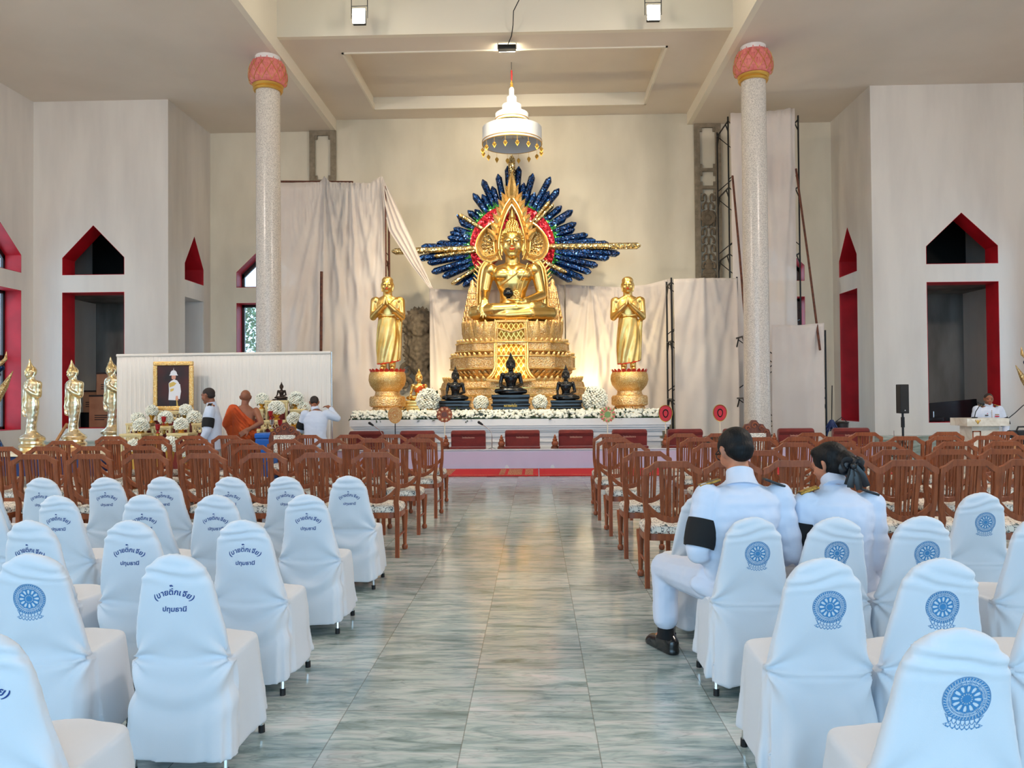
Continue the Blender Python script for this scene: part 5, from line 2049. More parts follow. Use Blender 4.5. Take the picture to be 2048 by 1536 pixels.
def microphone(px, label):
    D = 16.72
    p = at(px, 898, D)
    root = thing('gooseneck_microphone', label, 'microphone', (p.x, D, PT + 0.013), 0, 'gooseneck microphones on the platform')
    k = D / FPX
    mb = MB()
    for i in range(3):
        a = 2 * PI * i / 3 + 0.5
        mb.tube([(0, 0, 0.03), (0.09 * math.cos(a), 0.09 * math.sin(a), 0.006)], 0.009, 6)
    mb.build('tripod_foot', 'chrome', root)
    MB().tube([(0, 0, 0.02), (0, 0, 26 * k)], 0.010, 8).build('stem', 'chrome', root)
    MB().tube([(0, 0, 26 * k), (-0.01, 0, 33 * k), (-6 * k, 0, 40 * k), (-14 * k, 0, 46 * k), (-20 * k, 0, 50 * k)], 0.007, 8).build('gooseneck', 'chrome', root)
    MB().cap((-19 * k, 0, 49.5 * k), (-26 * k, 0, 54 * k), 0.020, 0.030, 10).build('head', 'rubber', root)


microphone(765, 'gooseneck microphone standing by the first red cushion near the flower altar')
microphone(984, 'gooseneck microphone standing between the two middle red cushions')

# carpets
def carpet(xa, xb, ya, yb_, label, plate=None):
    root = thing('red_carpet', label, 'carpet', ((xa + xb) / 2, (ya + yb_) / 2, 0.002), 0, 'red carpets before the platform')
    hx, hy = (xb - xa) / 2, (yb_ - ya) / 2
    MB().rbox((0, 0, 0.008), (hx * 2, hy * 2, 0.012), None, 0.003).build('pile', 'carpet_red', root, False)
    for y in (-hy + 0.12, hy - 0.12):
        MB().box((-hx + 0.02, y - 0.03, 0.0142), (hx - 0.02, y + 0.03, 0.0152)).build('border_band', 'carpet_gold', root, False)
    if plate:
        for a, b in plate:
            MB().box((a, -hy + 0.18, 0.0144), (b, hy - 0.18, 0.0156)).build('woven_panel', 'carpet_gold', root, False)


xm = at(1078, 948, 15.4).x
carpet(-7.6, xm - 0.01, 15.05, 16.55, 'red patterned carpet at the foot of the platform, towards the black-statue flower table', [(3.05, 3.16), (3.22, 3.5), (3.56, 3.72), (0.9, 2.1)])
carpet(xm + 0.01, 7.4, 15.05, 16.55, 'red patterned carpet at the foot of the platform, towards the podium')

# carved throne chairs for the senior guests
def throne_chair(px, D, label):
    root = thing('carved_armchair', label, 'chair', (at(px, 880, D).x, D, 0), 0, 'carved armchairs facing the platform')
    cr = [(-0.24, 0.62), (-0.25, 0.92), (-0.22, 1.02), (-0.17, 1.04), (-0.13, 1.10), (-0.07, 1.11), (-0.03, 1.16), (0.03, 1.16), (0.07, 1.11), (0.13, 1.10), (0.17, 1.04), (0.22, 1.02), (0.25, 0.92), (0.24, 0.62)]
    MB().prism(cr, -0.24, -0.18).build('back_frame', 'wood_dark', root, False)
    mb = MB()
    for x, z, r in ((0, 1.08, 0.05), (-0.1, 1.04, 0.035), (0.1, 1.04, 0.035), (-0.17, 0.98, 0.03), (0.17, 0.98, 0.03)):
        mb.tube([(x + r * math.cos(q) * (1 - q / 9), -0.245, z + r * math.sin(q) * (1 - q / 9)) for q in np.linspace(0, 7, 18)], 0.011, 6)
    mb.build('carving', 'wood', root)
    MB().rbox((0, -0.245, 0.82), (0.34, 0.03, 0.30), None, 0.012).build('back_pad', 'scroll_fabric', root)
    MB().rbox((0, 0.04, 0.46), (0.54, 0.52, 0.10), None, 0.03).build('seat', 'scroll_fabric', root)
    MB().rbox((0, 0.04, 0.38), (0.56, 0.54, 0.07), None, 0.01).build('seat_frame', 'wood_dark', root, False)
    for sx in (-1, 1):
        for sy in (-1, 1):
            MB().lathe([(0.02, 0), (0.036, 0.03), (0.022, 0.07), (0.03, 0.22), (0.038, 0.345)], 12, (sx * 0.24, 0.04 + sy * 0.23, 0)).build('leg', 'wood_dark', root)
        MB().tube([(sx * 0.27, -0.2, 0.70), (sx * 0.29, 0.05, 0.70), (sx * 0.28, 0.25, 0.66), (sx * 0.27, 0.26, 0.42)], 0.024, 8).build('armrest', 'wood_dark', root)


throne_chair(1500, 11.9, 'carved high-crested armchair in front of the granite column')
throne_chair(579, 12.25, 'carved high-crested armchair beside the blue cool box')

# glass-topped coffee table with a tissue box, inside the right block of wooden chairs
def coffee_table(px, D, label):
    root = thing('coffee_table', label, 'table', (at(px, 960, D).x, D, 0), 0)
    MB().rbox((0, 0, 0.43), (0.44, 0.50, 0.02), None, 0.004).build('top', 'tabletop_cream', root, False)
    MB().rbox((0, 0, 0.40), (0.42, 0.48, 0.035), None, 0.005).build('apron', 'wood', root, False)
    for sx in (-1, 1):
        for sy in (-1, 1):
            MB().rbox((sx * 0.18, sy * 0.21, 0.195), (0.04, 0.04, 0.385), None, 0.004).build('leg', 'wood', root, False)
    return root


t = coffee_table(1400, 7.45, 'small cream-topped wooden table among the wooden chairs, bearing a tissue box')
b = thing('tissue_box', 'green-edged tissue box on the small cream-topped table', 'tissue box', (t.location.x + 0.02, 7.38, 0.4405), 0.1)
MB().rbox((0, 0, 0.05), (0.22, 0.12, 0.10), None, 0.004).build('box', 'tissue_green', b, False)
MB().rbox((0, -0.0605, 0.05), (0.18, 0.003, 0.07), None, 0.0).build('front_panel', 'ivory', b, False)
mb = MB()
def tis(u, v):
    return ((u - .5) * 0.09 + 0.01 * math.sin(v * 9), 0.02 * math.sin(u * 7 + v * 3), 0.098 + v * 0.06 - 0.02 * abs(u - .5))
mb.sheet(tis, 10, 8, 0.002)
mb.build('tissue', 'paper_white', b)

# ================================================================ left side: backdrop, portrait, flower tables, wrapped statues
BD = 15.4
bl, br = at(232, 790, BD).x, at(661, 790, BD).x
bt0, bt1 = at(232, 711, BD).z, at(661, 705, BD).z
root = thing('backdrop_screen', 'white pleated cloth backdrop behind the portrait and dark seated statue', 'backdrop', ((bl + br) / 2, BD, 0))
W = br - bl
def bfn(u, v):
    x = -W / 2 + W * u
    zt = bt0 + (bt1 - bt0) * u
    f = 0.010 * math.sin(x * 62 + 2 * math.sin(x * 3)) + 0.006 * math.sin(x * 140 + 4 * math.sin(x * 2.2))
    return (x, 0.03 + f * (0.4 + 0.6 * v), zt + (0.02 - zt) * v)
MB().sheet(bfn, 420, 8, 0.004).build('pleated_cloth', 'backdrop_cloth', root, True, 180)
MB().tube([(-W / 2, 0.03, bt0), (0, 0.03, (bt0 + bt1) / 2), (W / 2, 0.03, bt1)], 0.030, 10).build('top_rail', 'backdrop_cloth', root)
for x, zt in ((-W / 2, bt0), (0.05, (bt0 + bt1) / 2), (W / 2, bt1)):
    MB().tube([(x, 0.09, 0), (x, 0.09, zt + 0.02)], 0.02, 8).build('post', 'chrome', root)
MB().tube([(-W / 2, 0.10, 1.12), (W / 2, 0.10, 1.12)], 0.016, 8).build('mid_rail', 'rust', root)

def carved_table(x, D, w, d, h, label, m='gold_carved_fine'):
    root = thing('altar_table', label, 'table', (x, D, 0), 0, 'gilded offering tables')
    MB().rbox((0, 0, h - 0.02), (w, d, 0.04), None, 0.006).build('top', 'gilt_pale', root, False)
    n = max(3, int(w / 0.1))
    for s, dep in ((-1, d / 2 - 0.02), (1, d / 2 - 0.02)):
        mb = MB()
        for i in range(n):
            xx = -w / 2 + w * (i + 0.5) / n
            mb.tube([(xx + 0.035 * math.cos(q), s * dep, h - 0.10 + 0.035 * math.sin(q)) for q in np.linspace(0, 6.2, 10)], 0.012, 5)
            mb.ell((xx, s * dep, h - 0.155), (0.035, 0.012, 0.03), None, 8, 6)
        mb.box((-w / 2 + 0.01, s * dep - 0.008, h - 0.06), (w / 2 - 0.01, s * dep + 0.008, h - 0.04))
        mb.build('fretwork', 'gilt_pale', root)
    for sx in (-1, 1):
        for sy in (-1, 1):
            MB().tube([(sx * (w / 2 - 0.03), sy * (d / 2 - 0.03), h - 0.04), (sx * (w / 2 - 0.04), sy * (d / 2 - 0.04), h * 0.5), (sx * (w / 2 - 0.02), sy * (d / 2 - 0.02), 0)], [0.03, 0.022, 0.03], 8).build('leg', 'gilt_pale', root)
    MB().rbox((0, 0, h * 0.45), (w - 0.14, d - 0.14, h * 0.82), None, 0.0).build('red_core', 'velvet_red', root, False)
    return root


# stepped offering tables: height read from the photo at their distance
def tbl(px0, px1, y, D, label):
    a, b = at(px0, y, D), at(px1, y, D)
    return carved_table((a.x + b.x) / 2, D, b.x - a.x, 0.42, a.z, label)


tbl(308, 388, 822, 15.05, 'tallest gilded offering table, carrying the framed portrait')
tbl(262, 304, 846, 14.75, 'gilded offering table under the flower vases left of the portrait')
tbl(392, 424, 846, 14.75, 'gilded offering table under the flower vases behind the man with armband')
tbl(312, 352, 852, 14.35, 'middle gilded offering table in front of the portrait')
tbl(250, 294, 867, 13.9, 'lowest gilded offering table at the outer front corner of the portrait group')
tbl(344, 386, 866, 13.9, 'lowest gilded offering table nearest the man with armband')
tbl(536, 582, 801, 14.95, 'gilded offering table carrying the dark seated statue')
tbl(505, 534, 818, 14.9, 'gilded offering table between the monk and the dark seated statue')
tbl(586, 616, 818, 14.9, 'gilded offering table next to the dark statue, by the bending man')
tbl(530, 578, 840, 14.45, 'middle gilded offering table below the dark seated statue')
tbl(574, 622, 858, 14.2, 'low gilded offering table in front of the bending man')
tbl(504, 528, 858, 14.3, 'low gilded offering table right behind the blue cool box')

# portrait
PD = 15.02
a, b = at(307, 724, PD), at(387, 821, PD)
w, h = b.x - a.x, a.z - b.z
root = thing('framed_portrait', 'gold-framed portrait of a person in white uniform and plumed white helmet', 'picture', ((a.x + b.x) / 2, PD, b.z + 0.008), 0)
fr = 0.082
mb = MB()
for x0_, x1_, z0_, z1_ in ((-w / 2, w / 2, 0, fr), (-w / 2, w / 2, h - fr, h), (-w / 2, -w / 2 + fr, fr, h - fr), (w / 2 - fr, w / 2, fr, h - fr)):
    mb.rbox(((x0_ + x1_) / 2, 0, (z0_ + z1_) / 2), (x1_ - x0_, 0.06, z1_ - z0_), None, 0.02)
mb.build('frame', 'gold_carved_fine', root, False)
MB().rbox((0, 0.01, h / 2), (w - 0.14, 0.02, h - 0.14), None, 0.0).build('canvas', 'painting_bg', root, False)
iw, ih = w - 2 * fr, h - 2 * fr
def pic(nm, poly, m, y):
    """flat painted shape in picture fractions"""
    MB().prism([((u - 0.5) * iw, fr + v * ih) for u, v in poly], -0.001 - y * 0.0006, -0.0005 - y * 0.0006).build(nm, m, root, False)
pic('painted_mat', [(-0.02, -0.02), (1.02, -0.02), (1.02, 1.02), (-0.02, 1.02)], 'ivory', -4)
pic('painted_ground', [(0, 0), (1, 0), (1, 1), (0, 1)], 'painting_bg', 0)
pic('painted_trousers', [(0.36, 0.0), (0.60, 0.0), (0.60, 0.16), (0.36, 0.16)], 'portrait_dark', 1)
pic('painted_tunic', [(0.34, 0.15), (0.62, 0.14), (0.66, 0.40), (0.68, 0.56), (0.62, 0.63), (0.52, 0.66), (0.42, 0.62), (0.35, 0.56), (0.36, 0.38)], 'portrait_white', 2)
pic('painted_sleeve', [(0.63, 0.56), (0.71, 0.54), (0.74, 0.36), (0.70, 0.17), (0.63, 0.18), (0.65, 0.36)], 'portrait_white', 3)
pic('painted_braid', [(0.36, 0.56), (0.50, 0.60), (0.60, 0.56), (0.52, 0.50), (0.38, 0.46)], 'portrait_gold', 4)
pic('painted_sash', [(0.40, 0.42), (0.52, 0.44), (0.50, 0.38), (0.40, 0.35)], 'portrait_gold', 4)
pic('painted_face', [(0.455, 0.66), (0.56, 0.66), (0.58, 0.72), (0.565, 0.765), (0.45, 0.765), (0.44, 0.71)], 'portrait_skin', 5)
pic('painted_helmet', [(0.37, 0.755), (0.65, 0.755), (0.62, 0.785), (0.60, 0.84), (0.555, 0.88), (0.46, 0.88), (0.415, 0.84), (0.40, 0.785)], 'portrait_white', 6)
pic('painted_plume', [(0.495, 0.88), (0.52, 0.88), (0.51, 0.95)], 'portrait_white', 6)
pic('painted_hand', [(0.56, 0.14), (0.66, 0.14), (0.64, 0.25), (0.58, 0.25)], 'portrait_skin', 7)
pic('painted_sword', [(0.60, 0.0), (0.65, 0.0), (0.62, 0.16), (0.595, 0.16)], 'portrait_gold', 8)

# flower vases on the tables (centre px, centre y, radius px, hall distance, table height y)
VG = 'flower vases on the gilded tables'
for px, py, r, D, yt, lab in ((304, 822, 12, 14.8, 846, 'white flower vase at the lower outer corner of the portrait frame'),
                              (276, 837, 13, 14.7, 846, 'outermost white flower vase of the portrait group'),
                              (282, 851, 15, 13.95, 867, 'large white flower vase on the front outer table'),
                              (331, 836, 14, 14.4, 852, 'white flower vase centred below the portrait'),
                              (372, 821, 13, 14.85, 846, 'white flower vase at the frame corner nearest the man'),
                              (388, 835, 14, 14.7, 846, 'white flower vase just behind the man with armband'),
                              (362, 849, 14, 13.95, 866, 'white flower vase on the front table nearest the man'),
                              (524, 799, 13, 14.9, 818, 'white flower vase between monk and dark statue'),
                              (592, 798, 15, 14.9, 818, 'white flower vase right of the dark seated statue'),
                              (553, 817, 16, 14.5, 840, 'white flower vase directly below the dark seated statue'),
                              (606, 817, 13, 14.95, 818, 'white flower vase behind the bending man'),
                              (588, 838, 14, 14.25, 858, 'white flower vase low in front of the bending man')):
    flower_ball(px, py, r, D, lab, at(px, yt, D).z + 0.002, name='flower_vase', group=VG)
for px, py, r, D, lab in ((268, 892, 14, 13.3, 'white flower heap on the floor, outermost before the gilded tables'), (340, 890, 17, 13.3, 'white flower heap on the floor in front of the gilded tables'), (372, 905, 12, 13.0, 'low white flower heap on the floor nearest the man with armband'),
                          (556, 898, 12, 13.2, 'white flower heap on the floor beneath the dark seated statue')):
    flower_ball(px, py, r, D, lab, 0.002, name='flower_heap', group='floor flower heaps')
# small offerings
for px, y, D, m, lab in ((330, 850, 14.3, 'red_glass', 'small red glass candle holder below the portrait'), (318, 866, 13.85, 'red_glass', 'red glass candle holder between the low gilded tables'),
                         (543, 839, 14.4, 'red_glass', 'red glass candle holder on the table below the dark statue'), (562, 857, 13.9, 'red_glass', 'red glass candle holder before the dark statue tables'), (546, 857, 13.85, 'chrome', 'clear glass cup before the dark statue tables')):
    p = at(px, y, D)
    pts_z = p.z
    root = thing('candle_holder', lab, 'candle holder', (p.x, D - 0.05, pts_z), 0, 'candle holders')
    MB().lathe([(0.035, 0), (0.03, 0.01), (0.012, 0.02), (0.012, 0.05), (0.035, 0.07), (0.045, 0.16), (0.04, 0.16)], 14).build('cup', m, root)
    MB().lathe([(0.05, -pts_z), (0.05, -pts_z + 0.02), (0.03, -pts_z + 0.03), (0.03, -0.01), (0.05, 0.0)], 12).build('stand', 'gold_paint', root)
seated_statue(563, 798, 14.95, 27, 'dark_seated_statue', 'dark bronze seated statue on gilded table before the white backdrop', 'bronze_brown', 'earth', base=BASE, zbase=at(563, 801, 14.95).z)

# plastic-wrapped standing golden statues
def standing_wrapped():
    mb = MB()
    def S(x, y, d=0.0):
        return Vector(((x - 940) / 1240, d, (1430 - y) / 1240))
    prof = [(1120, 0.046, 0.040, 935), (1060, 0.050, 0.045, 937), (1000, 0.055, 0.047, 940), (900, 0.075, 0.055, 937), (820, 0.090, 0.060, 928), (760, 0.082, 0.058, 932), (710, 0.074, 0.055, 938), (640, 0.086, 0.06, 942), (570, 0.102, 0.062, 942), (520, 0.105, 0.055, 942), (490, 0.080, 0.045, 938), (470, 0.04, 0.036, 930)]
    rs = []
    for y, a, b, cx in prof[::1]:
        c = S(cx, y)
        rs.append([(c.x + a * math.cos(q), b * math.sin(q), c.z) for q in [2 * PI * k / 28 for k in range(28)]])
    mb.rings(rs)
    mb.chain([S(845, 530), S(830, 700), S(815, 850), S(850, 930, -0.03)], [0.034, 0.028, 0.026, 0.02])
    hand(mb, S(825, 860, -0.01), (0.12, -0.05, -1), (1, 0, 0), 0.09, 0.2, 1)
    mb.chain([S(1045, 530), S(1045, 680, 0.0), S(985, 640, -0.05), S(935, 590, -0.075)], [0.036, 0.032, 0.026, 0.02])
    hand(mb, S(940, 600, -0.07), (-0.1, -0.1, 1), (0, -1, 0), 0.08, 0.1, 1)
    mb.chain([S(930, 480), S(920, 430)], [0.036, 0.038])
    P = head_shapes(mb, S(912, 380), 0.155)
    mb.chain([S(905, 300), S(900, 250), S(897, 192)], [0.034, 0.016, 0.004])
    # plastic film bulges and sweeps round the ankles
    mb.chain([S(930, 1080), S(925, 1180)], [0.05, 0.058])
    mb.rings([[(S(940, y).x + a * math.cos(q) * (1 + 0.02 * math.sin(q * 5 + y)), a * 0.8 * math.sin(q), S(0, y).z) for q in [2 * PI * k / 36 for k in range(36)]] for y, a in ((1250, 0.138), (1235, 0.136), (1190, 0.085), (1150, 0.05))])
    return blob(mb, 0.0058, 2, ['gold_pale'], 'body', lambda co, no: co + no * (0.004 * np.array([[noise.noise(Vector((float(p[0]) * 14, float(p[1]) * 14, float(p[2]) * 30)))] for p in co])))


WME = standing_wrapped()
WD = 14.0
ht = at(62, 905, WD).z
for px, yb_, yt_, lab in ((64, 905, 717, 'pale golden standing statue wrapped in plastic, nearest the corner naga'), (148, 893, 711, 'pale golden standing statue wrapped in plastic, before the pier window'), (226, 890, 713, 'pale golden standing statue half hidden by the white backdrop edge')):
    D = WD + (0.0 if px < 100 else 0.5 if px < 200 else 2.1)
    p = at(px, yb_, D)
    H = at(px, yt_, D).z - p.z
    root = thing('standing_statue', lab, 'statue', (p.x, D, ht + 0.003 if px < 200 else p.z), -0.25, 'plastic-wrapped golden standing statues', scale=H)
    obj('body', WME, root)
    MB().lathe([(0.150, 0), (0.152, 0.02), (0.138, 0.032), (0.132, 0.052), (0.144, 0.060), (0.144, 0.082), (0.125, 0.095), (0.122, 0.118), (0.138, 0.128), (0.142, 0.148), (0.10, 0.150)], 36, sy=0.8).build('base', 'gold_pale', root, angle=30)
    if px > 200:
        MB().box((-0.15, -0.12, -p.z / H + 0.001), (0.15, 0.12, -0.001)).build('plinth_block', 'ivory', root, False)
root = thing('side_table', 'low cloth-covered table under the plastic-wrapped golden statues', 'table', ((at(20, 905, WD).x + at(215, 905, WD).x) / 2, WD + 0.35, 0))
sw = at(215, 905, WD).x - at(20, 905, WD).x - 0.3
MB().rbox((0, 0, ht - 0.02), (sw + 0.7, 1.7, 0.04), None, 0.01).build('top', 'ivory', root, False)
MB().rbox((0, 0, ht - 0.22), (sw + 0.6, 1.6, 0.34), None, 0.01).build('cloth', 'blue_dark', root, False)
for sx in (-1, 1):
    for sy in (-1, 1):
        MB().rbox((sx * (sw / 2 + 0.2), sy * 0.72, (ht - 0.39) / 2), (0.06, 0.06, ht - 0.39), None, 0.0).build('leg', 'chrome', root, False)
# planks between the statues
o = MB().rbox((0, 0, 0), (0.95, 0.06, 0.11), None, 0.004).build('timber_plank', 'plywood', None, False)
o.location = at(126, 886, WD - 0.36)
o.location.z = ht + 0.058
tag(o, 'light timber plank lying in front of the plastic-wrapped statues', 'plank')
o = MB().rbox((0, 0, 0), (0.55, 0.05, 0.04), rot('Y', -58), 0.004).build('timber_batten', 'plywood', None, False)
o.location = at(120, 873, WD + 1.05)
o.location.z = ht + 0.26
tag(o, 'pale timber batten leaning between the two outer wrapped statues', 'plank')

# things stored in the left pier room
def carton(px0, px1, y0, y1, D, rz, label, lid=True, z0=None):
    a, b = at(px0, y1, D), at(px1, y0, D)
    w, h = b.x - a.x, b.z - a.z
    root = thing('carton', label, 'box', ((a.x + b.x) / 2, D + 0.25, a.z if z0 is None else z0), rz, 'cardboard cartons in the pier room')
    MB().rbox((0, 0, h / 2), (w, 0.5, h), None, 0.006).build('box', 'cardboard', root, False)
    MB().rbox((0, -0.252, h - 0.02), (w * 1.01, 0.01, 0.05), None, 0.0).build('tape', 'ink_dark', root, False)
    mb = MB()
    for i in range(3):
        mb.box((-w * 0.3, -0.2555, h * 0.25 + i * 0.06), (w * (0.05 + 0.1 * i), -0.2505, h * 0.25 + i * 0.06 + 0.025))
    mb.build('printed_marks', 'ink_dark', root, False)
    return root


sh = MB().box((-0.9, -0.35, 0), (0.9, 0.35, 0.72))
o = sh.build('storage_bench', 'dark_room', None, False)
o.location = (-11.9, YP + T + 0.42, 0.002)
tag(o, 'grey storage bench inside the pier room under the cartons', 'bench')
zc = 0.724
c1 = carton(178, 232, 789, 856, YP + T + 0.12, 0.05, 'large front carton inside the pier window', z0=zc)
c2 = carton(193, 240, 744, 789, YP + T + 0.14, -0.04, 'upper carton stacked on the large front carton', z0=zc + at(200, 789, 21.9).z - at(200, 856, 21.9).z + 0.002)
c3 = carton(165, 190, 752, 796, YP + T + 0.62, 0.1, 'carton standing behind at the side of the pier window', z0=zc + 0.45)
o = tag(MB().box((-0.3, -0.15, 0), (0.3, 0.15, 0.448)).build('carton_stand', 'black_metal', None, False), 'dark box under the rear carton in the pier room', 'box')
o.location = (c3.location.x, c3.location.y, zc)

# golden naga heads at both edges of the view
def naga(x, y, sgn, label):
    root = thing('naga_statue', label, 'statue', (x, y, 0))
    mb = MB()
    pts = [(0.0, 0.5, 0.25), (sgn * 0.1, 0.1, 0.55), (0.0, -0.1, 1.1), (sgn * -0.05, 0.05, 1.7), (sgn * 0.05, 0.0, 2.15), (sgn * 0.22, -0.02, 2.3)]
    mb.chain([Vector(p) for p in pts], [0.26, 0.26, 0.24, 0.2, 0.17, 0.14])
    mb.chain([Vector((sgn * 0.2, -0.02, 2.3)), Vector((sgn * 0.48, -0.05, 2.22))], [0.15, 0.07])
    mb.chain([Vector((sgn * 0.2, -0.02, 2.18)), Vector((sgn * 0.42, -0.05, 2.08))], [0.10, 0.05])
    obj('body', blob(mb, 0.025, 4, ['mosaic_blue'], 'body'), root)
    mb = MB()
    for i in range(7):
        t = i / 6
        p = Vector((-sgn * 0.05 - sgn * 0.12 * math.sin(t * 3), 0.0, 1.2 + 1.25 * t))
        mb.chain([p, p + Vector((-sgn * 0.14, 0, 0.10)), p + Vector((-sgn * 0.20, 0, 0.30))], [0.07, 0.05, 0.008], 8)
    mb.chain([Vector((sgn * 0.1, 0, 2.35)), Vector((0.0, 0, 2.65)), Vector((sgn * 0.1, 0, 3.0))], [0.09, 0.06, 0.01], 8)
    mb.chain([Vector((sgn * 0.35, -0.03, 1.55)), Vector((sgn * 0.55, -0.05, 1.85)), Vector((sgn * 0.72, -0.05, 2.15))], [0.09, 0.07, 0.008], 8)
    mb.chain([Vector((sgn * 0.0, -0.1, 1.35)), Vector((sgn * 0.3, -0.05, 1.5)), Vector((sgn * 0.42, -0.05, 1.62))], [0.12, 0.10, 0.06], 8)
    mb.chain([Vector((sgn * 0.44, -0.1, 2.26)), Vector((sgn * 0.60, -0.1, 2.40)), Vector((sgn * 0.62, -0.1, 2.56))], [0.045, 0.035, 0.006], 8)
    mb.build('crest', 'gold_carved', root)
    MB().rbox((0, 0.2, 0.15), (0.9, 1.1, 0.3), None, 0.02).build('base', 'gold_paint', root, False)


naga(at(-6, 780, 16.0).x - 0.35, 16.0, 1, 'golden and blue naga statue by the red side window at the picture edge')
naga(at(2062, 740, 18.0).x + 0.35, 18.0, -1, 'golden naga statue behind the podium speaker at the picture edge')

# blue cool boxes by the monk
root = thing('cool_box', 'blue plastic cool box on the floor between the monk and carved armchair', 'cool box', (at(527, 895, 12.2).x, 12.35, 0))
hh = at(527, 866, 12.2).z
MB().rbox((0, 0, (hh - 0.09) / 2), (0.26, 0.34, hh - 0.09), None, 0.02).build('box', 'blue_plastic', root, False)
MB().rbox((0, 0, hh - 0.045), (0.28, 0.36, 0.085), None, 0.025).build('lid', 'blue_plastic', root, False)
MB().tube([(-0.13, -0.175, 0.42), (0.0, -0.19, 0.5), (0.13, -0.175, 0.62)], 0.012, 6).build('strap', 'chrome', root)

# ================================================================ right side: podium, loudspeaker, odds and ends
QD = 14.2
pl_, pr_ = at(1917, 850, QD).x, at(2000, 850, QD).x
ptz = at(1950, 836, QD).z
root = thing('podium', 'cream marble podium with gilt emblem in front of the speaking man', 'podium', ((pl_ + pr_) / 2, QD, 0))
w = pr_ - pl_
MB().rbox((0, 0, 0.05), (w * 0.80, 0.5, 0.10), None, 0.008).build('plinth', 'podium_marble', root, False)
MB().rbox((0, 0, (ptz - 0.13) / 2 + 0.05), (w * 0.66, 0.40, ptz - 0.23), None, 0.008).build('shaft', 'podium_marble', root, False)
MB().prism([(-w / 2, ptz - 0.135), (w / 2, ptz - 0.135), (w / 2, ptz), (-w / 2, ptz)], -0.28, 0.28).build('desk', 'podium_marble', root, False)
mb = MB()
zz0, zz1 = ptz - 0.62, ptz - 0.22
for a_, b_ in (((-0.235, zz0), (-0.215, zz1)), ((-0.105, zz0), (-0.085, zz1)), ((-0.235, zz1 - 0.02), (-0.085, zz1)), ((-0.235, zz0), (-0.085, zz0 + 0.02))):
    mb.box((a_[0], -0.206, a_[1]), (b_[0], -0.198, b_[1]))
mb.build('panel_moulding', 'wood', root, False)
mb = MB()
mb.ell((-0.18, -0.285, ptz - 0.06), (0.018, 0.008, 0.04), None, 10, 6)
for s in (-1, 1):
    mb.tube([(-0.18 + s * 0.012, -0.285, ptz - 0.07), (-0.18 + s * 0.04, -0.285, ptz - 0.04), (-0.18 + s * 0.035, -0.285, ptz - 0.02)], 0.007, 6)
mb.build('gilt_emblem', 'gold_paint', root)
root = thing('podium_microphone', 'black microphone on a boom in front of the speaking man', 'microphone', (at(1946, 836, QD).x, QD - 0.05, ptz + 0.002))
k = QD / FPX
MB().lathe([(0.05, 0), (0.05, 0.015), (0.01, 0.02)], 14).build('foot', 'black_metal', root)
MB().tube([(0, 0, 0.015), (0.02, 0.0, 12 * k), (10 * k, 0.02, 22 * k), (16 * k, 0.05, 26 * k)], 0.008, 8).build('boom', 'black_metal', root)
MB().tube([(7 * k, 0.0, 30 * k), (21 * k, 0.08, 27.5 * k)], [0.014, 0.020], 8).build('barrel', 'rubber', root)
MB().ell((22 * k, 0.09, 27 * k), (0.03, 0.03, 0.026), None, 10, 8).build('head', 'rubber', root)

root = thing('loudspeaker_stand', 'black tripod stand under the tall loudspeaker', 'stand', (at(1806, 870, 15.5).x, 15.5, 0))
sz0, sz1 = at(1806, 829, 15.5).z, at(1806, 771, 15.5).z
MB().tube([(0, 0, 0.25), (0, 0, sz0 + 0.02)], 0.022, 8).build('pole', 'black_metal', root)
MB().tube([(0, 0, sz0 - 0.25), (0, 0, sz0 - 0.05)], 0.035, 10).build('collar', 'black_metal', root)
for i in range(3):
    a = 2 * PI * i / 3 + 0.3
    MB().tube([(0, 0, 0.62), (0.45 * math.cos(a), 0.45 * math.sin(a), 0.015)], 0.015, 8).build('leg', 'black_metal', root)
    MB().tube([(0, 0, 0.28), (0.24 * math.cos(a), 0.24 * math.sin(a), 0.30)], 0.010, 6).build('brace', 'black_metal', root)
sp = thing('loudspeaker', 'tall slim black loudspeaker by the white pier', 'loudspeaker', (root.location.x, 15.5, sz0 + 0.022))
hs = sz1 - sz0
MB().rbox((0, 0, hs / 2), (0.165, 0.2, hs), None, 0.012).build('cabinet', 'black_metal', sp, False)
MB().rbox((0, -0.102, hs / 2), (0.145, 0.01, hs * 0.93), None, 0.003).build('grille', 'rubber', sp, False)
MB().rbox((0, -0.108, 0.06), (0.02, 0.004, 0.02), None, 0.0).build('badge', 'chrome', sp, False)
o = tag(MB().tube([(0, 0, 0), (0.0, 0, 0.78)], 0.008, 6).build('antenna_rod', 'chrome'), 'thin grey rod standing beside the loudspeaker stand', 'rod')
o.location = (at(1788, 870, 16.2).x, 16.2, 0)

# dark sloping screens stored inside the right window
a = at(1850, 815, YP + T + 0.4)
o = MB().rbox((0, 0, 0), (1.65, 0.08, 1.1), rot('Y', -5), 0.01).build('flat_panel', 'screen_dark', None, False)
o.location = (at(1898, 830, YP + T + 0.4).x, YP + T + 0.45, at(1898, 803, YP + T + 0.4).z - 0.55)
tag(o, 'dark flat panel leaning inside the wide pier window behind the podium', 'panel')
root = thing('wash_basin', 'dark round basin on the sill of the wide pier window', 'basin', (at(1868, 843, YP + 0.3).x, YP + 0.32, WZ[0] + 0.013))
MB().lathe([(0.28, 0), (0.31, 0.02), (0.31, 0.10), (0.27, 0.12), (0.2, 0.10)], 28, sy=0.5).build('bowl', 'black_metal', root)
MB().tube([(0, 0, 0.08), (0, 0, 0.28)], 0.014, 8).build('tap', 'chrome', root)

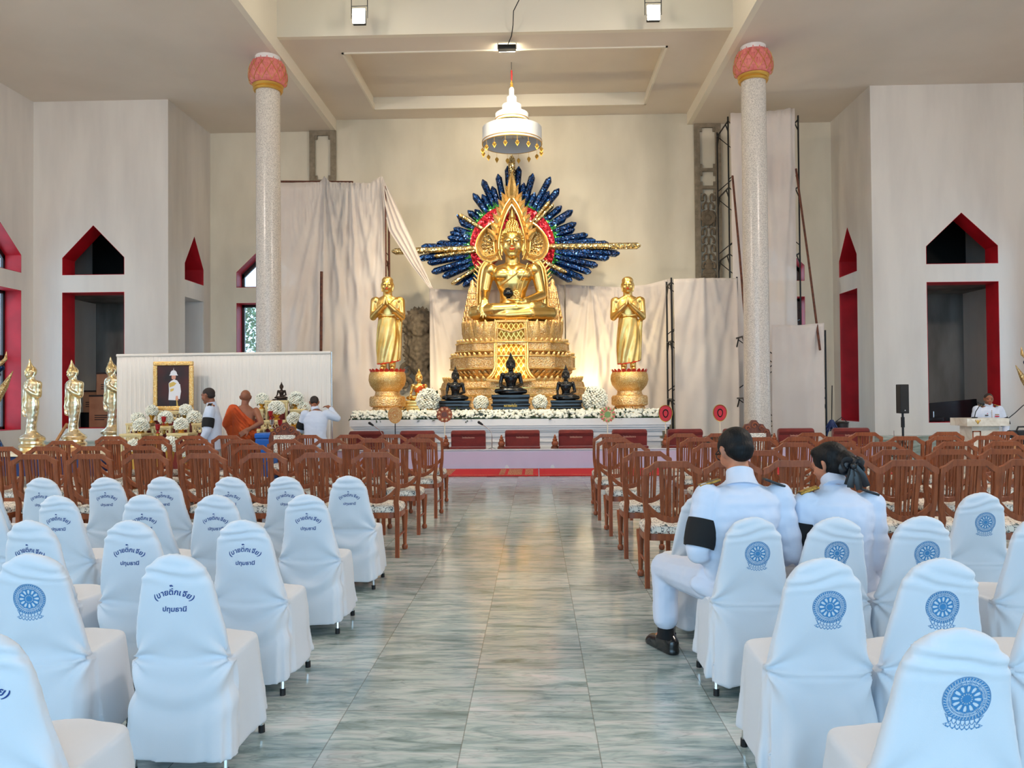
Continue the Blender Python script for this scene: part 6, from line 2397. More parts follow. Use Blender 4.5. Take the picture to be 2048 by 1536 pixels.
# camera bag / equipment trolley at the right edge
root = thing('equipment_case', 'brown equipment crate at the picture edge beside the podium speaker', 'case', (at(2046, 905, 13.6).x, 13.7, 0))
ec = at(2046, 888, 13.6).z
MB().rbox((0, 0, ec / 2), (0.46, 0.4, ec), None, 0.01).build('box', 'plywood', root, False)
MB().rbox((0, 0, ec + 0.01), (0.48, 0.42, 0.02), None, 0.004).build('lid', 'black_metal', root, False)
root = thing('video_camera', 'black video camera lying on the crate beside the podium', 'camera', (at(2046, 880, 13.6).x, 13.65, ec + 0.022), 0.3)
MB().rbox((0, 0, 0.13), (0.34, 0.18, 0.16), None, 0.02).build('body', 'black_metal', root, False)
MB().tube([(-0.16, -0.02, 0.14), (-0.30, -0.04, 0.15)], [0.06, 0.07], 14).build('lens', 'rubber', root)
MB().tube([(-0.1, 0, 0.2), (-0.06, 0, 0.27), (0.08, 0, 0.27), (0.12, 0, 0.2)], 0.014, 8).build('handle', 'black_metal', root)
MB().rbox((0, 0, 0.025), (0.2, 0.14, 0.05), None, 0.01).build('foot', 'black_metal', root, False)
pts = [at(2010, 842, 15.0), at(2030, 826, 15.2), at(2045, 812, 15.4), at(2070, 795, 15.6)]
tag(MB().tube(pts, 0.009, 6).build('cable', 'black_metal'), 'thin dark cable running up from behind the podium speaker', 'cable')
root = thing('flask', 'steel flask standing on the crate near the podium speaker', 'flask', (at(2022, 880, 13.6).x, 13.62, ec + 0.022))
MB().lathe([(0.04, 0), (0.042, 0.01), (0.042, 0.14), (0.03, 0.16)], 16).build('body', 'chrome', root)
MB().lathe([(0.03, 0.16), (0.03, 0.2), (0.0, 0.205)], 14).build('cap', 'rubber', root)

# mop and bucket in the gap beside the narrow window
root = thing('mop', 'mop with blue cloth head leaning against the pier', 'mop', (at(1664, 880, 19.6).x, 19.6, 0))
MB().tube([(0, 0, 0.85), (0.06, 0.1, 1.75)], 0.013, 6).build('handle', 'black_metal', root)
mb = MB()
for i in range(16):
    a = 2 * PI * i / 16
    mb.cap((0.03 * math.cos(a), 0.03 * math.sin(a), 0.88), (0.14 * math.cos(a), 0.09 * math.sin(a), 0.52 + 0.1 * (i % 3)), 0.02, 0.014, 6)
mb.build('cloth_head', 'blue_dark', root)
MB().tube([(0, 0, 0.0), (0, 0, 0.9)], 0.013, 6).build('shaft', 'black_metal', root)
root = thing('bin', 'dark bin below the narrow red pier window', 'bin', (at(1684, 880, 19.9).x, 19.95, 0))
MB().lathe([(0.13, 0), (0.18, 0.8), (0.20, 0.82), (0.17, 0.84), (0.16, 0.80)], 20).build('bucket', 'frame_dark', root)
MB().tube([(-0.18, 0, 0.8), (0, -0.05, 0.95), (0.18, 0, 0.8)], 0.01, 6).build('handle', 'black_metal', root)
# grey sack slumped between the scaffold sheets
mb = MB()
mb.ell((0, 0, 0.3), (0.55, 0.3, 0.3)); mb.ell((0.35, 0, 0.42), (0.4, 0.28, 0.22)); mb.ell((-0.3, 0, 0.2), (0.4, 0.3, 0.2))
o = obj('tarpaulin_bundle', blob(mb, 0.03, 3, ['frame_dark'], 'tarpaulin_bundle'))
o.location = (at(1425, 880, 18.3).x, 18.3, 0.0)
tag(o, 'dark folded tarpaulin bundle behind the red fan beside the altar end', 'tarpaulin')
# ================================================================ people
def hrot(turn, nod=0.0, roll_=0.0):
    """head matrix: turn = degrees from facing the altar (+y), positive to the left; nod = down"""
    return rot('Z', 180 + turn) @ rot('Y', roll_) @ rot('X', nod)


def human_head(mb, c, s, M):
    c = Vector(c)
    def P(x, y, z):
        return c + M @ (Vector((x, y, z)) * s)
    def E(x, y, z, rx, ry, rz):
        mb.ell(P(x, y, z), (rx * s, ry * s, rz * s), M, 18, 12)
    E(0, 0.06, 0.13, 0.325, 0.40, 0.37)
    E(0, -0.06, -0.08, 0.275, 0.30, 0.36)
    E(0, -0.20, -0.38, 0.14, 0.13, 0.11)
    E(0.17, -0.2, -0.10, 0.11, 0.12, 0.14); E(-0.17, -0.2, -0.10, 0.11, 0.12, 0.14)
    mb.cap(P(0, -0.34, 0.06), P(0, -0.42, -0.10), 0.03 * s, 0.055 * s, 10)
    for q in (-1, 1):
        E(q * 0.06, -0.37, -0.12, 0.045, 0.045, 0.035)
        E(q * 0.15, -0.315, 0.115, 0.10, 0.04, 0.03)
        E(q * 0.14, -0.315, 0.04, 0.06, 0.04, 0.035)
        mb.chain([P(q * 0.325, 0.05, 0.11), P(q * 0.365, 0.09, 0.05), P(q * 0.345, 0.06, -0.07), P(q * 0.315, 0.02, -0.12)], [0.045 * s, 0.05 * s, 0.04 * s, 0.03 * s], 8)
    E(0, -0.355, -0.215, 0.095, 0.04, 0.024); E(0, -0.345, -0.255, 0.08, 0.04, 0.026)
    return P


def hair_blob(P, s, M, style):
    mb = MB()
    def E(x, y, z, rx, ry, rz):
        mb.ell(P(x, y, z), (rx * s, ry * s, rz * s), M, 18, 12)
    if style == 'short':
        E(0, 0.09, 0.18, 0.355, 0.41, 0.36)
        E(0, 0.20, 0.0, 0.315, 0.30, 0.24)
        E(0, 0.24, -0.12, 0.25, 0.20, 0.17)
        E(0, -0.12, 0.36, 0.27, 0.22, 0.14)
        E(0.27, 0.0, 0.14, 0.09, 0.2, 0.2); E(-0.27, 0.0, 0.14, 0.09, 0.2, 0.2)
    elif style == 'crop':
        E(0, 0.085, 0.17, 0.338, 0.40, 0.348)
        E(0, 0.20, 0.0, 0.29, 0.27, 0.2)
    elif style == 'bun':
        E(0, 0.09, 0.16, 0.37, 0.43, 0.40)
        E(0, 0.18, -0.06, 0.33, 0.33, 0.28)
        E(0.05, 0.48, -0.02, 0.26, 0.24, 0.27)
        E(0, -0.12, 0.36, 0.29, 0.24, 0.15)
    return mb


def torso(mb, secs, lat):
    lat = Vector(lat).normalized()
    fw = Vector((-lat.y, lat.x, 0))
    rs = []
    for c, a, b in secs:
        c = Vector(c)
        rs.append([c + lat * a * math.copysign(abs(math.cos(q)) ** 0.85, math.cos(q)) + fw * b * math.sin(q) for q in [2 * PI * k / 32 for k in range(32)]])
    mb.rings(rs)


def creases(seed, amp, f=9.0, sz=1.4):
    def post(co, no):
        d = np.array([noise.noise(Vector((float(p[0]) * f + seed, float(p[1]) * f, float(p[2]) * f * sz))) + 0.5 * noise.noise(Vector((float(p[0]) * f * 2.3, float(p[1]) * f * 2.3 + seed, float(p[2]) * f * 3))) for p in co])
        return co + no * (amp * d)[:, None]
    return post


def arm_band(root, a, b, t0, t1, r, m='black_cloth', name='armband'):
    a, b = Vector(a), Vector(b)
    MB().tube([a.lerp(b, t) for t in np.linspace(t0, t1, 6)], [r * q for q in (0.97, 1.02, 1.03, 1.03, 1.02, 0.97)], 24).build(name, m, root)


def epaulette(root, c, lat, fw, L, W, tilt, edge=True):
    lat, fw = Vector(lat).normalized(), Vector(fw).normalized()
    up = Vector((0, 0, 1))
    l2 = (lat * math.cos(tilt) - up * math.sin(tilt)).normalized()
    u2 = l2.cross(fw).normalized()
    if u2.z < 0:
        u2 = -u2
    M = Matrix((l2, fw, u2)).transposed()
    b = MB().rbox(c, (L, W, 0.014), M, 0.005).build('epaulette', 'satin_black', root, False)
    if edge:
        mb = MB()
        for s in (-1, 1):
            mb.rbox(Vector(c) + fw * s * W * 0.5 + u2 * 0.003, (L, 0.006, 0.011), M, 0.002)
        if edge == 'full':
            mb.rbox(Vector(c) + u2 * 0.006, (L * 0.9, W * 0.6, 0.012), M, 0.003)
        mb.build('gold_braid', 'gold_thread', b, False)


def shoe(root, heel, toe, name='shoe'):
    heel, toe = Vector(heel), Vector(toe)
    d = (toe - heel).normalized()
    mb = MB()
    mb.chain([heel + Vector((0, 0, 0.045)), heel.lerp(toe, 0.5) + Vector((0, 0, 0.042)), toe + Vector((0, 0, 0.034)) - d * 0.03], [0.042, 0.045, 0.034])
    mb.chain([heel + Vector((0, 0, 0.06)), heel + d * 0.03 + Vector((0, 0, 0.082)), heel + d * 0.10 + Vector((0, 0, 0.06))], [0.042, 0.046, 0.045])
    mb.chain([heel + Vector((0, 0, 0.016)), toe - d * 0.02 + Vector((0, 0, 0.016))], [0.044, 0.042])
    me = blob(mb, 0.006, 3, ['shoe_black'], name, lambda co, no: np.c_[co[:, 0], co[:, 1], np.maximum(co[:, 2], 0.003)])
    obj(name, me, root)


# ---- seated man in white uniform (near, seen from behind)
def seated_man():
    o = Vector((1.08, 4.30, 0))
    root = thing('person', 'man in white uniform seated on a covered chair, short black hair, black armband', 'person', o)
    R = lambda px, py, D: at(px, py, D) - o
    shL, shR = R(1414, 995, 4.22), R(1559, 995, 4.26)
    elL, elR = R(1396, 1102, 4.16), R(1582, 1104, 4.24)
    wrL, wrR = R(1446, 1128, 4.55), R(1535, 1130, 4.58)
    neck = R(1480, 958, 4.30)
    hc = R(1471, 905, 4.36)
    s = 0.255
    M = hrot(14, 24)
    hipL, hipR = R(1432, 1165, 4.30), R(1508, 1168, 4.30)
    knL, knR = R(1330, 1136, 4.78), R(1512, 1142, 4.86)
    anL, anR = R(1331, 1250, 4.72), R(1508, 1262, 4.76)
    lat = (shR - shL)
    # one continuous body
    mb = MB()
    P = human_head(mb, hc, s, M)
    mb.chain([R(1479, 975, 4.27), R(1477, 935, 4.33)], [0.062, 0.058])
    pel = (hipL + hipR) / 2
    torso(mb, [(pel, 0.15, 0.10), (pel.lerp(neck, 0.35), 0.135, 0.09), (pel.lerp(neck, 0.7), 0.17, 0.10), (pel.lerp(neck, 0.9), 0.15, 0.08)], lat)
    for sh, el, wr, hp, kn, an, sd in ((shL, elL, wrL, hipL, knL, anL, 1), (shR, elR, wrR, hipR, knR, anR, -1)):
        mb.chain([sh, el, wr], [0.05, 0.042, 0.03])
        hand(mb, wr, (0.55 * sd, 0.75, -0.25), (0, 0, -1), 0.18, 0.5, sd)
        mb.chain([hp, kn, an, an + Vector((0, 0, -0.04))], [0.075, 0.055, 0.036, 0.034])
        mb.chain([an + Vector((0, 0, -0.05)), an + Vector((-0.03, 0.09, -0.085))], [0.026, 0.018])
    obj('body', blob(mb, 0.0075, 4, ['skin'], 'body'), root)
    obj('hair', blob(hair_blob(P, s, M, 'short'), 0.008, 4, ['hair'], 'hair'), root)
    # tunic
    mb = MB()
    bk = Vector((0, -0.01, 0))
    torso(mb, [(R(1470, 1196, 4.30), 0.175, 0.135), (R(1468, 1170, 4.28), 0.175, 0.135), (R(1472, 1120, 4.25), 0.165, 0.13), (R(1478, 1070, 4.22), 0.185, 0.13), (R(1484, 1030, 4.22), 0.205, 0.125), (R(1486, 1003, 4.23), 0.212, 0.115), (R(1485, 986, 4.24), 0.195, 0.095), (R(1484, 974, 4.26), 0.145, 0.082), (R(1483, 966, 4.275), 0.09, 0.075), (R(1481, 958, 4.29), 0.072, 0.070)], lat)
    mb.chain([shL, shL.lerp(elL, .5), elL, wrL.lerp(elL, 0.08)], [0.078, 0.074, 0.062, 0.045])
    mb.chain([shR, shR.lerp(elR, .5), elR, wrR.lerp(elR, 0.08)], [0.078, 0.074, 0.062, 0.045])
    mb.chain([R(1400, 1168, 4.28), R(1440, 1180, 4.20)], [0.055, 0.06])
    obj('tunic', blob(mb, 0.0075, 5, ['uniform'], 'tunic', creases(3, 0.009, 9, 2.2)), root)
    MB().tube([R(1483, 976, 4.265), R(1482, 964, 4.28), R(1480, 953, 4.295), R(1479, 943, 4.31)], [0.098, 0.082, 0.075, 0.073], 26).build('collar', 'uniform', root)
    # trousers
    mb = MB()
    mb.chain([hipL + Vector((0.0, 0, 0.0)), hipL.lerp(knL, .55), knL, knL.lerp(anL, .55), anL + Vector((0, 0, 0.045))], [0.120, 0.104, 0.088, 0.078, 0.074])
    mb.chain([hipR, hipR.lerp(knR, .55), knR, knR.lerp(anR, .55), anR + Vector((0, 0, 0.035))], [0.118, 0.100, 0.080, 0.070, 0.064])
    mb.ell(pel, (0.17, 0.13, 0.105))
    obj('trousers', blob(mb, 0.0075, 5, ['uniform'], 'trousers', creases(11, 0.007, 8, 0.8)), root)
    arm_band(root, shL, elL, 0.42, 0.93, 0.082)
    fw = Vector((0, 1, 0))
    epaulette(root, R(1419, 966, 4.22), (-1, 0, 0), fw, 0.115, 0.055, 0.30)
    epaulette(root, R(1548, 965, 4.24), (1, 0, 0), fw, 0.115, 0.055, 0.36, False)
    fL = Vector((anL.x + 0.02, anL.y + 0.0, 0))
    shoe(root, fL + Vector((0.015, -0.02, 0)), fL + Vector((-0.085, 0.19, 0)))
    fR = Vector((anR.x, anR.y, 0))
    shoe(root, fR + Vector((0, -0.03, 0)), fR + Vector((0.03, 0.21, 0)))
    for a in (anL, anR):
        MB().tube([a + Vector((0, 0, -0.075)), a + Vector((0, 0, 0.03))], [0.052, 0.044], 14).build('sock', 'black_cloth', root)
    # spectacles
    mb = MB()
    mb.tube([P(-0.35, 0.04, 0.10), P(-0.33, -0.28, 0.07), P(0.33, -0.28, 0.07), P(0.35, 0.04, 0.10)], 0.0035, 6)
    for q in (-1, 1):
        mb.tube([P(q * 0.15 + 0.11 * math.cos(a), -0.385, 0.04 + 0.085 * math.sin(a)) for a in np.linspace(0, 2 * PI, 16)], 0.003, 6)
    mb.build('spectacles', 'black_metal', root)


seated_man()


# ---- seated woman in white uniform (near, seen from behind)
def seated_woman():
    o = Vector((1.66, 4.38, 0))
    root = thing('person', 'woman in white uniform seated beside the man, hair bun tied with black bow', 'person', o)
    R = lambda px, py, D: at(px, py, D) - o
    shL, shR = R(1612, 1006, 4.30), R(1742, 1006, 4.34)
    elL, elR = R(1600, 1112, 4.30), R(1757, 1118, 4.30)
    wrL, wrR = R(1640, 1128, 4.62), R(1730, 1130, 4.66)
    hc = R(1659, 931, 4.42)
    s = 0.235
    M = hrot(38, 16, 0)
    hipL, hipR = R(1648, 1175, 4.36), R(1716, 1175, 4.36)
    knL, knR = R(1640, 1145, 4.82), R(1738, 1150, 4.84)
    anL, anR = R(1645, 1262, 4.78), R(1735, 1262, 4.78)
    lat = shR - shL
    pel = (hipL + hipR) / 2
    neck = R(1668, 968, 4.37)
    mb = MB()
    P = human_head(mb, hc, s, M)
    mb.chain([R(1672, 990, 4.34), R(1665, 952, 4.40)], [0.055, 0.052])
    torso(mb, [(pel, 0.15, 0.10), (pel.lerp(neck, 0.35), 0.125, 0.085), (pel.lerp(neck, 0.7), 0.155, 0.095), (pel.lerp(neck, 0.9), 0.13, 0.075)], lat)
    for sh, el, wr, hp, kn, an, sd in ((shL, elL, wrL, hipL, knL, anL, 1), (shR, elR, wrR, hipR, knR, anR, -1)):
        mb.chain([sh, el, wr], [0.045, 0.038, 0.027])
        hand(mb, wr, (0.5 * sd, 0.75, -0.3), (0, 0, -1), 0.165, 0.5, sd)
        mb.chain([hp, kn, an, an + Vector((0, 0, -0.04))], [0.075, 0.052, 0.034, 0.032])
        mb.chain([an + Vector((0, 0, -0.045)), an + Vector((0.01, 0.12, -0.07))], [0.028, 0.023])
    obj('body', blob(mb, 0.0075, 4, ['skin'], 'body'), root)
    h = obj('hair', blob(hair_blob(P, s, M, 'bun'), 0.008, 4, ['hair'], 'hair'), root)
    # satin bow with tails over the bun
    bc = R(1702, 931, 4.24)
    mb = MB()
    for sx, sz in ((-1, 0.35), (1, 0.35), (-1, -0.45), (1, -0.45), (0.15, 0.9)):
        pts = []
        for i in range(14):
            q = 2 * PI * i / 13
            r = 0.5 - 0.5 * math.cos(q)
            pts.append(bc + Vector((sx * 0.048 * r + 0.012 * math.sin(q) * sz, -0.005 - 0.012 * math.sin(q / 2), sz * 0.042 * r + 0.018 * math.sin(q))))
        mb.tube(pts, 0.024, 8, 0.22)
    for sx, L in ((-0.012, 0.10), (0.022, 0.11), (0.05, 0.095), (-0.03, 0.085)):
        mb.tube([bc + Vector((sx * 0.3, -0.02, 0)), bc + Vector((sx * 0.8, -0.035, -L * 0.5)), bc + Vector((sx * 1.4, -0.03, -L * 1.15))], [0.012, 0.022, 0.018], 8, 0.2)
    mb.ell(bc + Vector((0, -0.03, 0)), (0.018, 0.016, 0.018))
    mb.build('hair_bow', 'satin_black', h, angle=60)
    mb = MB()
    torso(mb, [(R(1684, 1200, 4.37), 0.185, 0.135), (R(1684, 1165, 4.36), 0.18, 0.135), (R(1684, 1120, 4.34), 0.165, 0.125), (R(1681, 1075, 4.31), 0.175, 0.125), (R(1679, 1035, 4.30), 0.185, 0.12), (R(1677, 1008, 4.31), 0.192, 0.105), (R(1675, 993, 4.33), 0.168, 0.088), (R(1673, 983, 4.34), 0.115, 0.078), (R(1671, 977, 4.35), 0.085, 0.072), (R(1669, 966, 4.37), 0.064, 0.062)], lat)
    mb.chain([shL, shL.lerp(elL, .5), elL, wrL.lerp(elL, 0.08)], [0.072, 0.068, 0.058, 0.042])
    mb.chain([shR, shR.lerp(elR, .5), elR, wrR.lerp(elR, 0.08)], [0.072, 0.070, 0.060, 0.042])
    mb.chain([R(1752, 1120, 4.40), R(1748, 1200, 4.42)], [0.045, 0.055])
    obj('jacket', blob(mb, 0.0075, 5, ['uniform'], 'jacket', creases(23, 0.009, 9, 2.2)), root)
    MB().tube([R(1671, 976, 4.345), R(1668, 965, 4.37), R(1665, 957, 4.39)], [0.076, 0.068, 0.066], 26).build('collar', 'uniform', root)
    mb = MB()
    mb.chain([hipL, knL, knL.lerp(anL, .6)], [0.12, 0.09, 0.085])
    mb.chain([hipR, hipR.lerp(knR, .5), knR, knR.lerp(anR, .6)], [0.125, 0.115, 0.09, 0.085])
    mb.ell(pel + Vector((0, 0.05, 0)), (0.19, 0.16, 0.10))
    mb.chain([knL.lerp(anL, .2), knR.lerp(anR, .2)], [0.085, 0.085])
    obj('skirt', blob(mb, 0.0085, 5, ['uniform'], 'skirt', creases(31, 0.006, 8, 0.8)), root)
    arm_band(root, shL, elL, 0.36, 0.90, 0.077)
    fw = Vector((0, 1, 0))
    epaulette(root, R(1617, 981, 4.29), (-1, 0, 0), fw, 0.105, 0.055, 0.34, 'full')
    epaulette(root, R(1737, 983, 4.32), (1, 0, 0), fw, 0.105, 0.055, 0.34, False)
    for a in (anL, anR):
        f = Vector((a.x, a.y, 0))
        shoe(root, f + Vector((0, -0.03, 0)), f + Vector((0.0, 0.19, 0)))


seated_woman()


# ---- standing figures by the flower tables and at the podium
def standing(px, D, ztop, label, lat, shw, opts):
    """common builder: upright figure with joints given relative to the feet (metres)"""
    x = at(px, 800, D).x
    root = thing('person', label, 'person', (x, D, 0))
    H = ztop
    s = 0.146 * H
    lat = Vector(lat).normalized()
    fw = Vector((-lat.y, lat.x, 0)) * opts.get('front', 1)      # the way the figure faces
    lean = opts.get('lean', 0.0)
    def J(l, f, z):
        zz = z * H
        return lat * l + fw * (f + lean * max(0, z - 0.52) * H) + Vector((0, 0, zz))
    hcz = 0.927
    hc = J(opts.get('hx', 0), opts.get('hf', 0.03), hcz)
    M = opts['head']
    arms = opts['arms']
    mb = MB()
    P = human_head(mb, hc, s, M)
    mb.chain([J(0, 0.0, 0.82), J(opts.get('hx', 0) * 0.6, 0.015, 0.89)], [0.06, 0.056])
    torso(mb, [(J(0, 0, 0.50), 0.155, 0.10), (J(0, 0, 0.60), 0.14, 0.095), (J(0, 0, 0.72), 0.165, 0.105), (J(0, 0, 0.79), 0.175, 0.09), (J(0, 0, 0.825), 0.13, 0.07), (J(0, 0, 0.85), 0.075, 0.06)], lat)
    A = []
    for sd, (el, wr, fd, pd, curl) in zip((-1, 1), arms):
        sh = J(sd * shw, 0, 0.80)
        e, w = J(*el), J(*wr)
        A.append((sh, e, w))
        mb.chain([sh, e, w], [0.055, 0.044, 0.031])
        fdv = lat * fd[0] + fw * fd[1] + Vector((0, 0, fd[2]))
        pdv = lat * pd[0] + fw * pd[1] + Vector((0, 0, pd[2]))
        hand(mb, w, fdv, pdv, 0.185, curl, -sd)
    for sd in (-1, 1):
        mb.chain([J(sd * 0.09, 0, 0.50), J(sd * 0.095, 0.02, 0.28), J(sd * 0.095, -0.01, 0.05)], [0.08, 0.055, 0.036])
        mb.chain([J(sd * 0.095, -0.02, 0.03), J(sd * 0.105, 0.13, 0.02)], [0.034, 0.028])
    obj('body', blob(mb, 0.009, 4, [opts.get('skin', 'skin_tan')], 'body'), root)
    return root, J, P, M, s, A, lat, fw, hc


def uniform_on(root, J, A, lat, shw, seed, tr=True):
    mb = MB()
    torso(mb, [(J(0, 0, 0.44), 0.205, 0.145), (J(0, 0, 0.50), 0.20, 0.145), (J(0, 0, 0.60), 0.185, 0.14), (J(0, 0, 0.72), 0.205, 0.14), (J(0, 0, 0.79), 0.20, 0.11), (J(0, 0, 0.815), 0.15, 0.088), (J(0, 0, 0.845), 0.075, 0.072)], lat)
    for sh, e, w in A:
        mb.chain([sh, sh.lerp(e, .5), e, w.lerp(e, 0.07)], [0.082, 0.074, 0.062, 0.046])
    obj('tunic', blob(mb, 0.010, 4, ['uniform'], 'tunic', creases(seed, 0.006, 8)), root)
    mb = MB()
    for sd in (-1, 1):
        mb.chain([J(sd * 0.09, 0, 0.50), J(sd * 0.10, 0.015, 0.28), J(sd * 0.10, 0, 0.045)], [0.11, 0.085, 0.075])
    obj('trousers', blob(mb, 0.010, 4, ['uniform'], 'trousers', creases(seed + 3, 0.006, 8)), root)
    for sd in (-1, 1):
        a, b = J(sd * 0.10, -0.03, 0), J(sd * 0.115, 0.2, 0)
        a.z = b.z = 0
        shoe(root, a, b)


# man with armband, turned to the portrait (his left arm towards the camera)
r, J, P, M, s, A, lat, fw, hc = standing(424, 12.0, 1.71, 'standing man in white uniform in profile, black armband, near the portrait', (-0.25, 1, 0), 0.20,
    {'head': hrot(78, 6), 'front': 1, 'hf': 0.06, 'arms': (((-0.27, 0.03, 0.62), (-0.24, 0.16, 0.47), (0, 0.35, -1), (0.9, 0, 0), 0.3), ((0.25, 0.0, 0.62), (0.23, 0.12, 0.48), (0, 0.3, -1), (-1, 0, 0), 0.3))})
uniform_on(r, J, A, lat, 0.2, 41)
obj('hair', blob(hair_blob(P, s, M, 'crop'), 0.009, 3, ['hair_short'], 'hair'), r)
arm_band(r, A[0][0], A[0][1], 0.40, 0.85, 0.088)
MB().tube([J(0, 0.0, 0.835), J(0, 0.01, 0.87)], [0.078, 0.072], 20).build('collar', 'uniform', r)
epaulette(r, J(-0.185, 0.0, 0.848), lat * -1, fw, 0.12, 0.06, 0.3)

# monk in orange robe, back turned, hand at the small of his back
r, J, P, M, s, A, lat, fw, hc = standing(489, 12.45, 1.68, 'shaven-headed monk in orange robe standing with one hand behind his back', (1, 0.05, 0), 0.185,
    {'head': hrot(12, 4), 'hx': 0.01, 'arms': (((-0.26, 0.06, 0.64), (-0.14, 0.22, 0.60), (0.6, 0.8, 0), (0, 0, -1), 0.4), ((0.30, -0.10, 0.685), (0.12, -0.185, 0.625), (-0.8, -0.12, -0.55), (0, -1, 0.1), 0.25))})
mb = MB()
torso(mb, [(J(0, 0, 0.05), 0.19, 0.16), (J(0, 0, 0.25), 0.20, 0.165), (J(0, 0, 0.44), 0.205, 0.16), (J(0, 0, 0.58), 0.19, 0.15), (J(0, 0, 0.66), 0.19, 0.15), (J(-0.03, 0, 0.72), 0.18, 0.14), (J(-0.075, 0, 0.78), 0.15, 0.12), (J(-0.12, 0, 0.825), 0.095, 0.09)], lat)
mb.chain([J(-0.17, 0, 0.80), J(-0.25, 0.04, 0.68), J(-0.22, 0.12, 0.60)], [0.105, 0.115, 0.09])
mb.chain([J(-0.20, 0.02, 0.62), J(-0.13, 0.02, 0.50)], [0.10, 0.08])
# wrapped edge sweeping from the left shoulder under the right arm
mb.chain([J(-0.10, -0.095, 0.835), J(0.02, -0.15, 0.76), J(0.13, -0.15, 0.68), J(0.19, -0.06, 0.63)], [0.03, 0.026, 0.026, 0.03], 10)
for i in range(4):
    mb.chain([J(-0.16 + 0.01 * i, -0.115, 0.80 - 0.035 * i), J(0.0, -0.165, 0.70 - 0.04 * i), J(0.15, -0.13, 0.60 - 0.035 * i)], [0.016, 0.015, 0.014], 8)
obj('robe', blob(mb, 0.010, 3, ['robe_orange'], 'robe', creases(51, 0.011, 7, 0.7)), r)

# man in white uniform bending over the flower table, right arm raised
r, J, P, M, s, A, lat, fw, hc = standing(630, 13.4, 1.57, 'man in white uniform leaning over the flower tables, one arm raised', (1, 0.1, 0), 0.185,
    {'head': hrot(10, 26), 'lean': 0.18, 'hx': -0.05, 'hf': 0.10, 'arms': (((-0.28, 0.10, 0.63), (-0.22, 0.34, 0.60), (0, 1, -0.2), (0, 0, -1), 0.5), ((0.36, 0.05, 0.755), (0.24, 0.08, 0.865), (-0.6, 0.3, 0.35), (0, 0.2, -1), 1.0))})
uniform_on(r, J, A, lat, 0.185, 61)
obj('hair', blob(hair_blob(P, s, M, 'crop'), 0.009, 3, ['hair_short'], 'hair'), r)
arm_band(r, A[0][0], A[0][1], 0.5, 0.92, 0.086)
MB().tube([J(-0.01, 0.01, 0.84), J(-0.03, 0.03, 0.875)], [0.076, 0.07], 20).build('collar', 'uniform', r)

# man speaking at the podium, facing the room
r, J, P, M, s, A, lat, fw, hc = standing(1976, 14.85, at(1972, 787, 14.85).z, 'man in white uniform with medals and armband speaking behind the podium', (-1, 0.12, 0), 0.19,
    {'head': hrot(180 - 14, 4), 'arms': (((-0.29, 0.03, 0.60), (-0.23, 0.14, 0.46), (0.2, 0.5, -0.8), (0.9, 0, 0), 0.4), ((0.27, 0.05, 0.63), (0.20, 0.25, 0.60), (-0.3, 0.9, 0), (0, 0, -1), 0.5))})
uniform_on(r, J, A, lat, 0.19, 71)
obj('hair', blob(hair_blob(P, s, M, 'crop'), 0.009, 3, ['hair_short'], 'hair'), r)
arm_band(r, A[0][0], A[0][1], 0.5, 0.95, 0.086)
MB().tube([J(0, 0.0, 0.835), J(0, 0.015, 0.875)], [0.078, 0.072], 20).build('collar', 'uniform', r)
epaulette(r, J(-0.15, 0.0, 0.85), lat * -1, fw, 0.12, 0.06, 0.3)
epaulette(r, J(0.15, 0.0, 0.85), lat, fw, 0.12, 0.06, 0.3)
mb = MB()
for q in (-1, 1):
    mb.ell(P(q * 0.14, -0.36, 0.04), (0.05 * s, 0.02 * s, 0.02 * s), M, 8, 6)
    mb.tube([P(q * 0.06, -0.36, 0.13), P(q * 0.15, -0.36, 0.15), P(q * 0.24, -0.30, 0.12)], 0.012 * s, 6)
mb.build('eyes_and_brows', 'hair', r)
mb = MB()
mb.ell(P(0, -0.375, -0.235), (0.075 * s, 0.02 * s, 0.03 * s), M, 10, 6)
mb.build('mouth', 'lip_red', r)
for i, (l, z, w, h, m) in enumerate(((-0.09, 0.745, 0.07, 0.014, 'gold_thread'), (-0.09, 0.722, 0.075, 0.022, 'fan_red'), (0.09, 0.735, 0.06, 0.02, 'frame_dark'), (-0.08, 0.70, 0.02, 0.02, 'gold_thread'), (0.075, 0.755, 0.014, 0.014, 'fan_red'))):
    MB().rbox(J(l, 0.148, z), (w, 0.012, h), None, 0.003).build('medal_ribbon', m, r, False)
MB().tube([J(0, 0.15, 0.80), J(0, 0.155, 0.62)], 0.004, 6).build('button_line', 'gold_thread', r)
# ================================================================ wooden chairs
def sweep(mb, path, w, d, horiz=False):
    """rectangular bar along a path; w = width in the plane of the chair back, d = depth (y)"""
    rs = []
    P = [Vector(p) for p in path]
    for i, p in enumerate(P):
        t = (P[min(i + 1, len(P) - 1)] - P[max(i - 1, 0)])
        nx, nz = -t.z, t.x
        L = math.hypot(nx, nz) or 1
        nx, nz = nx / L, nz / L
        ww = w[i] if isinstance(w, (list, tuple)) else w
        a, b = ww / 2, d / 2
        c = min(a, b) * 0.3
        ring = []
        for u, v in ((-a + c, -b), (a - c, -b), (a, -b + c), (a, b - c), (a - c, b), (-a + c, b), (-a, b - c), (-a, -b + c)):
            ring.append((p.x + nx * u, p.y + v, p.z + nz * u))
        rs.append(ring)
    mb.rings(rs)
    return mb


def yb(z):
    return -0.205 - max(0.0, z - 0.46) * 0.13


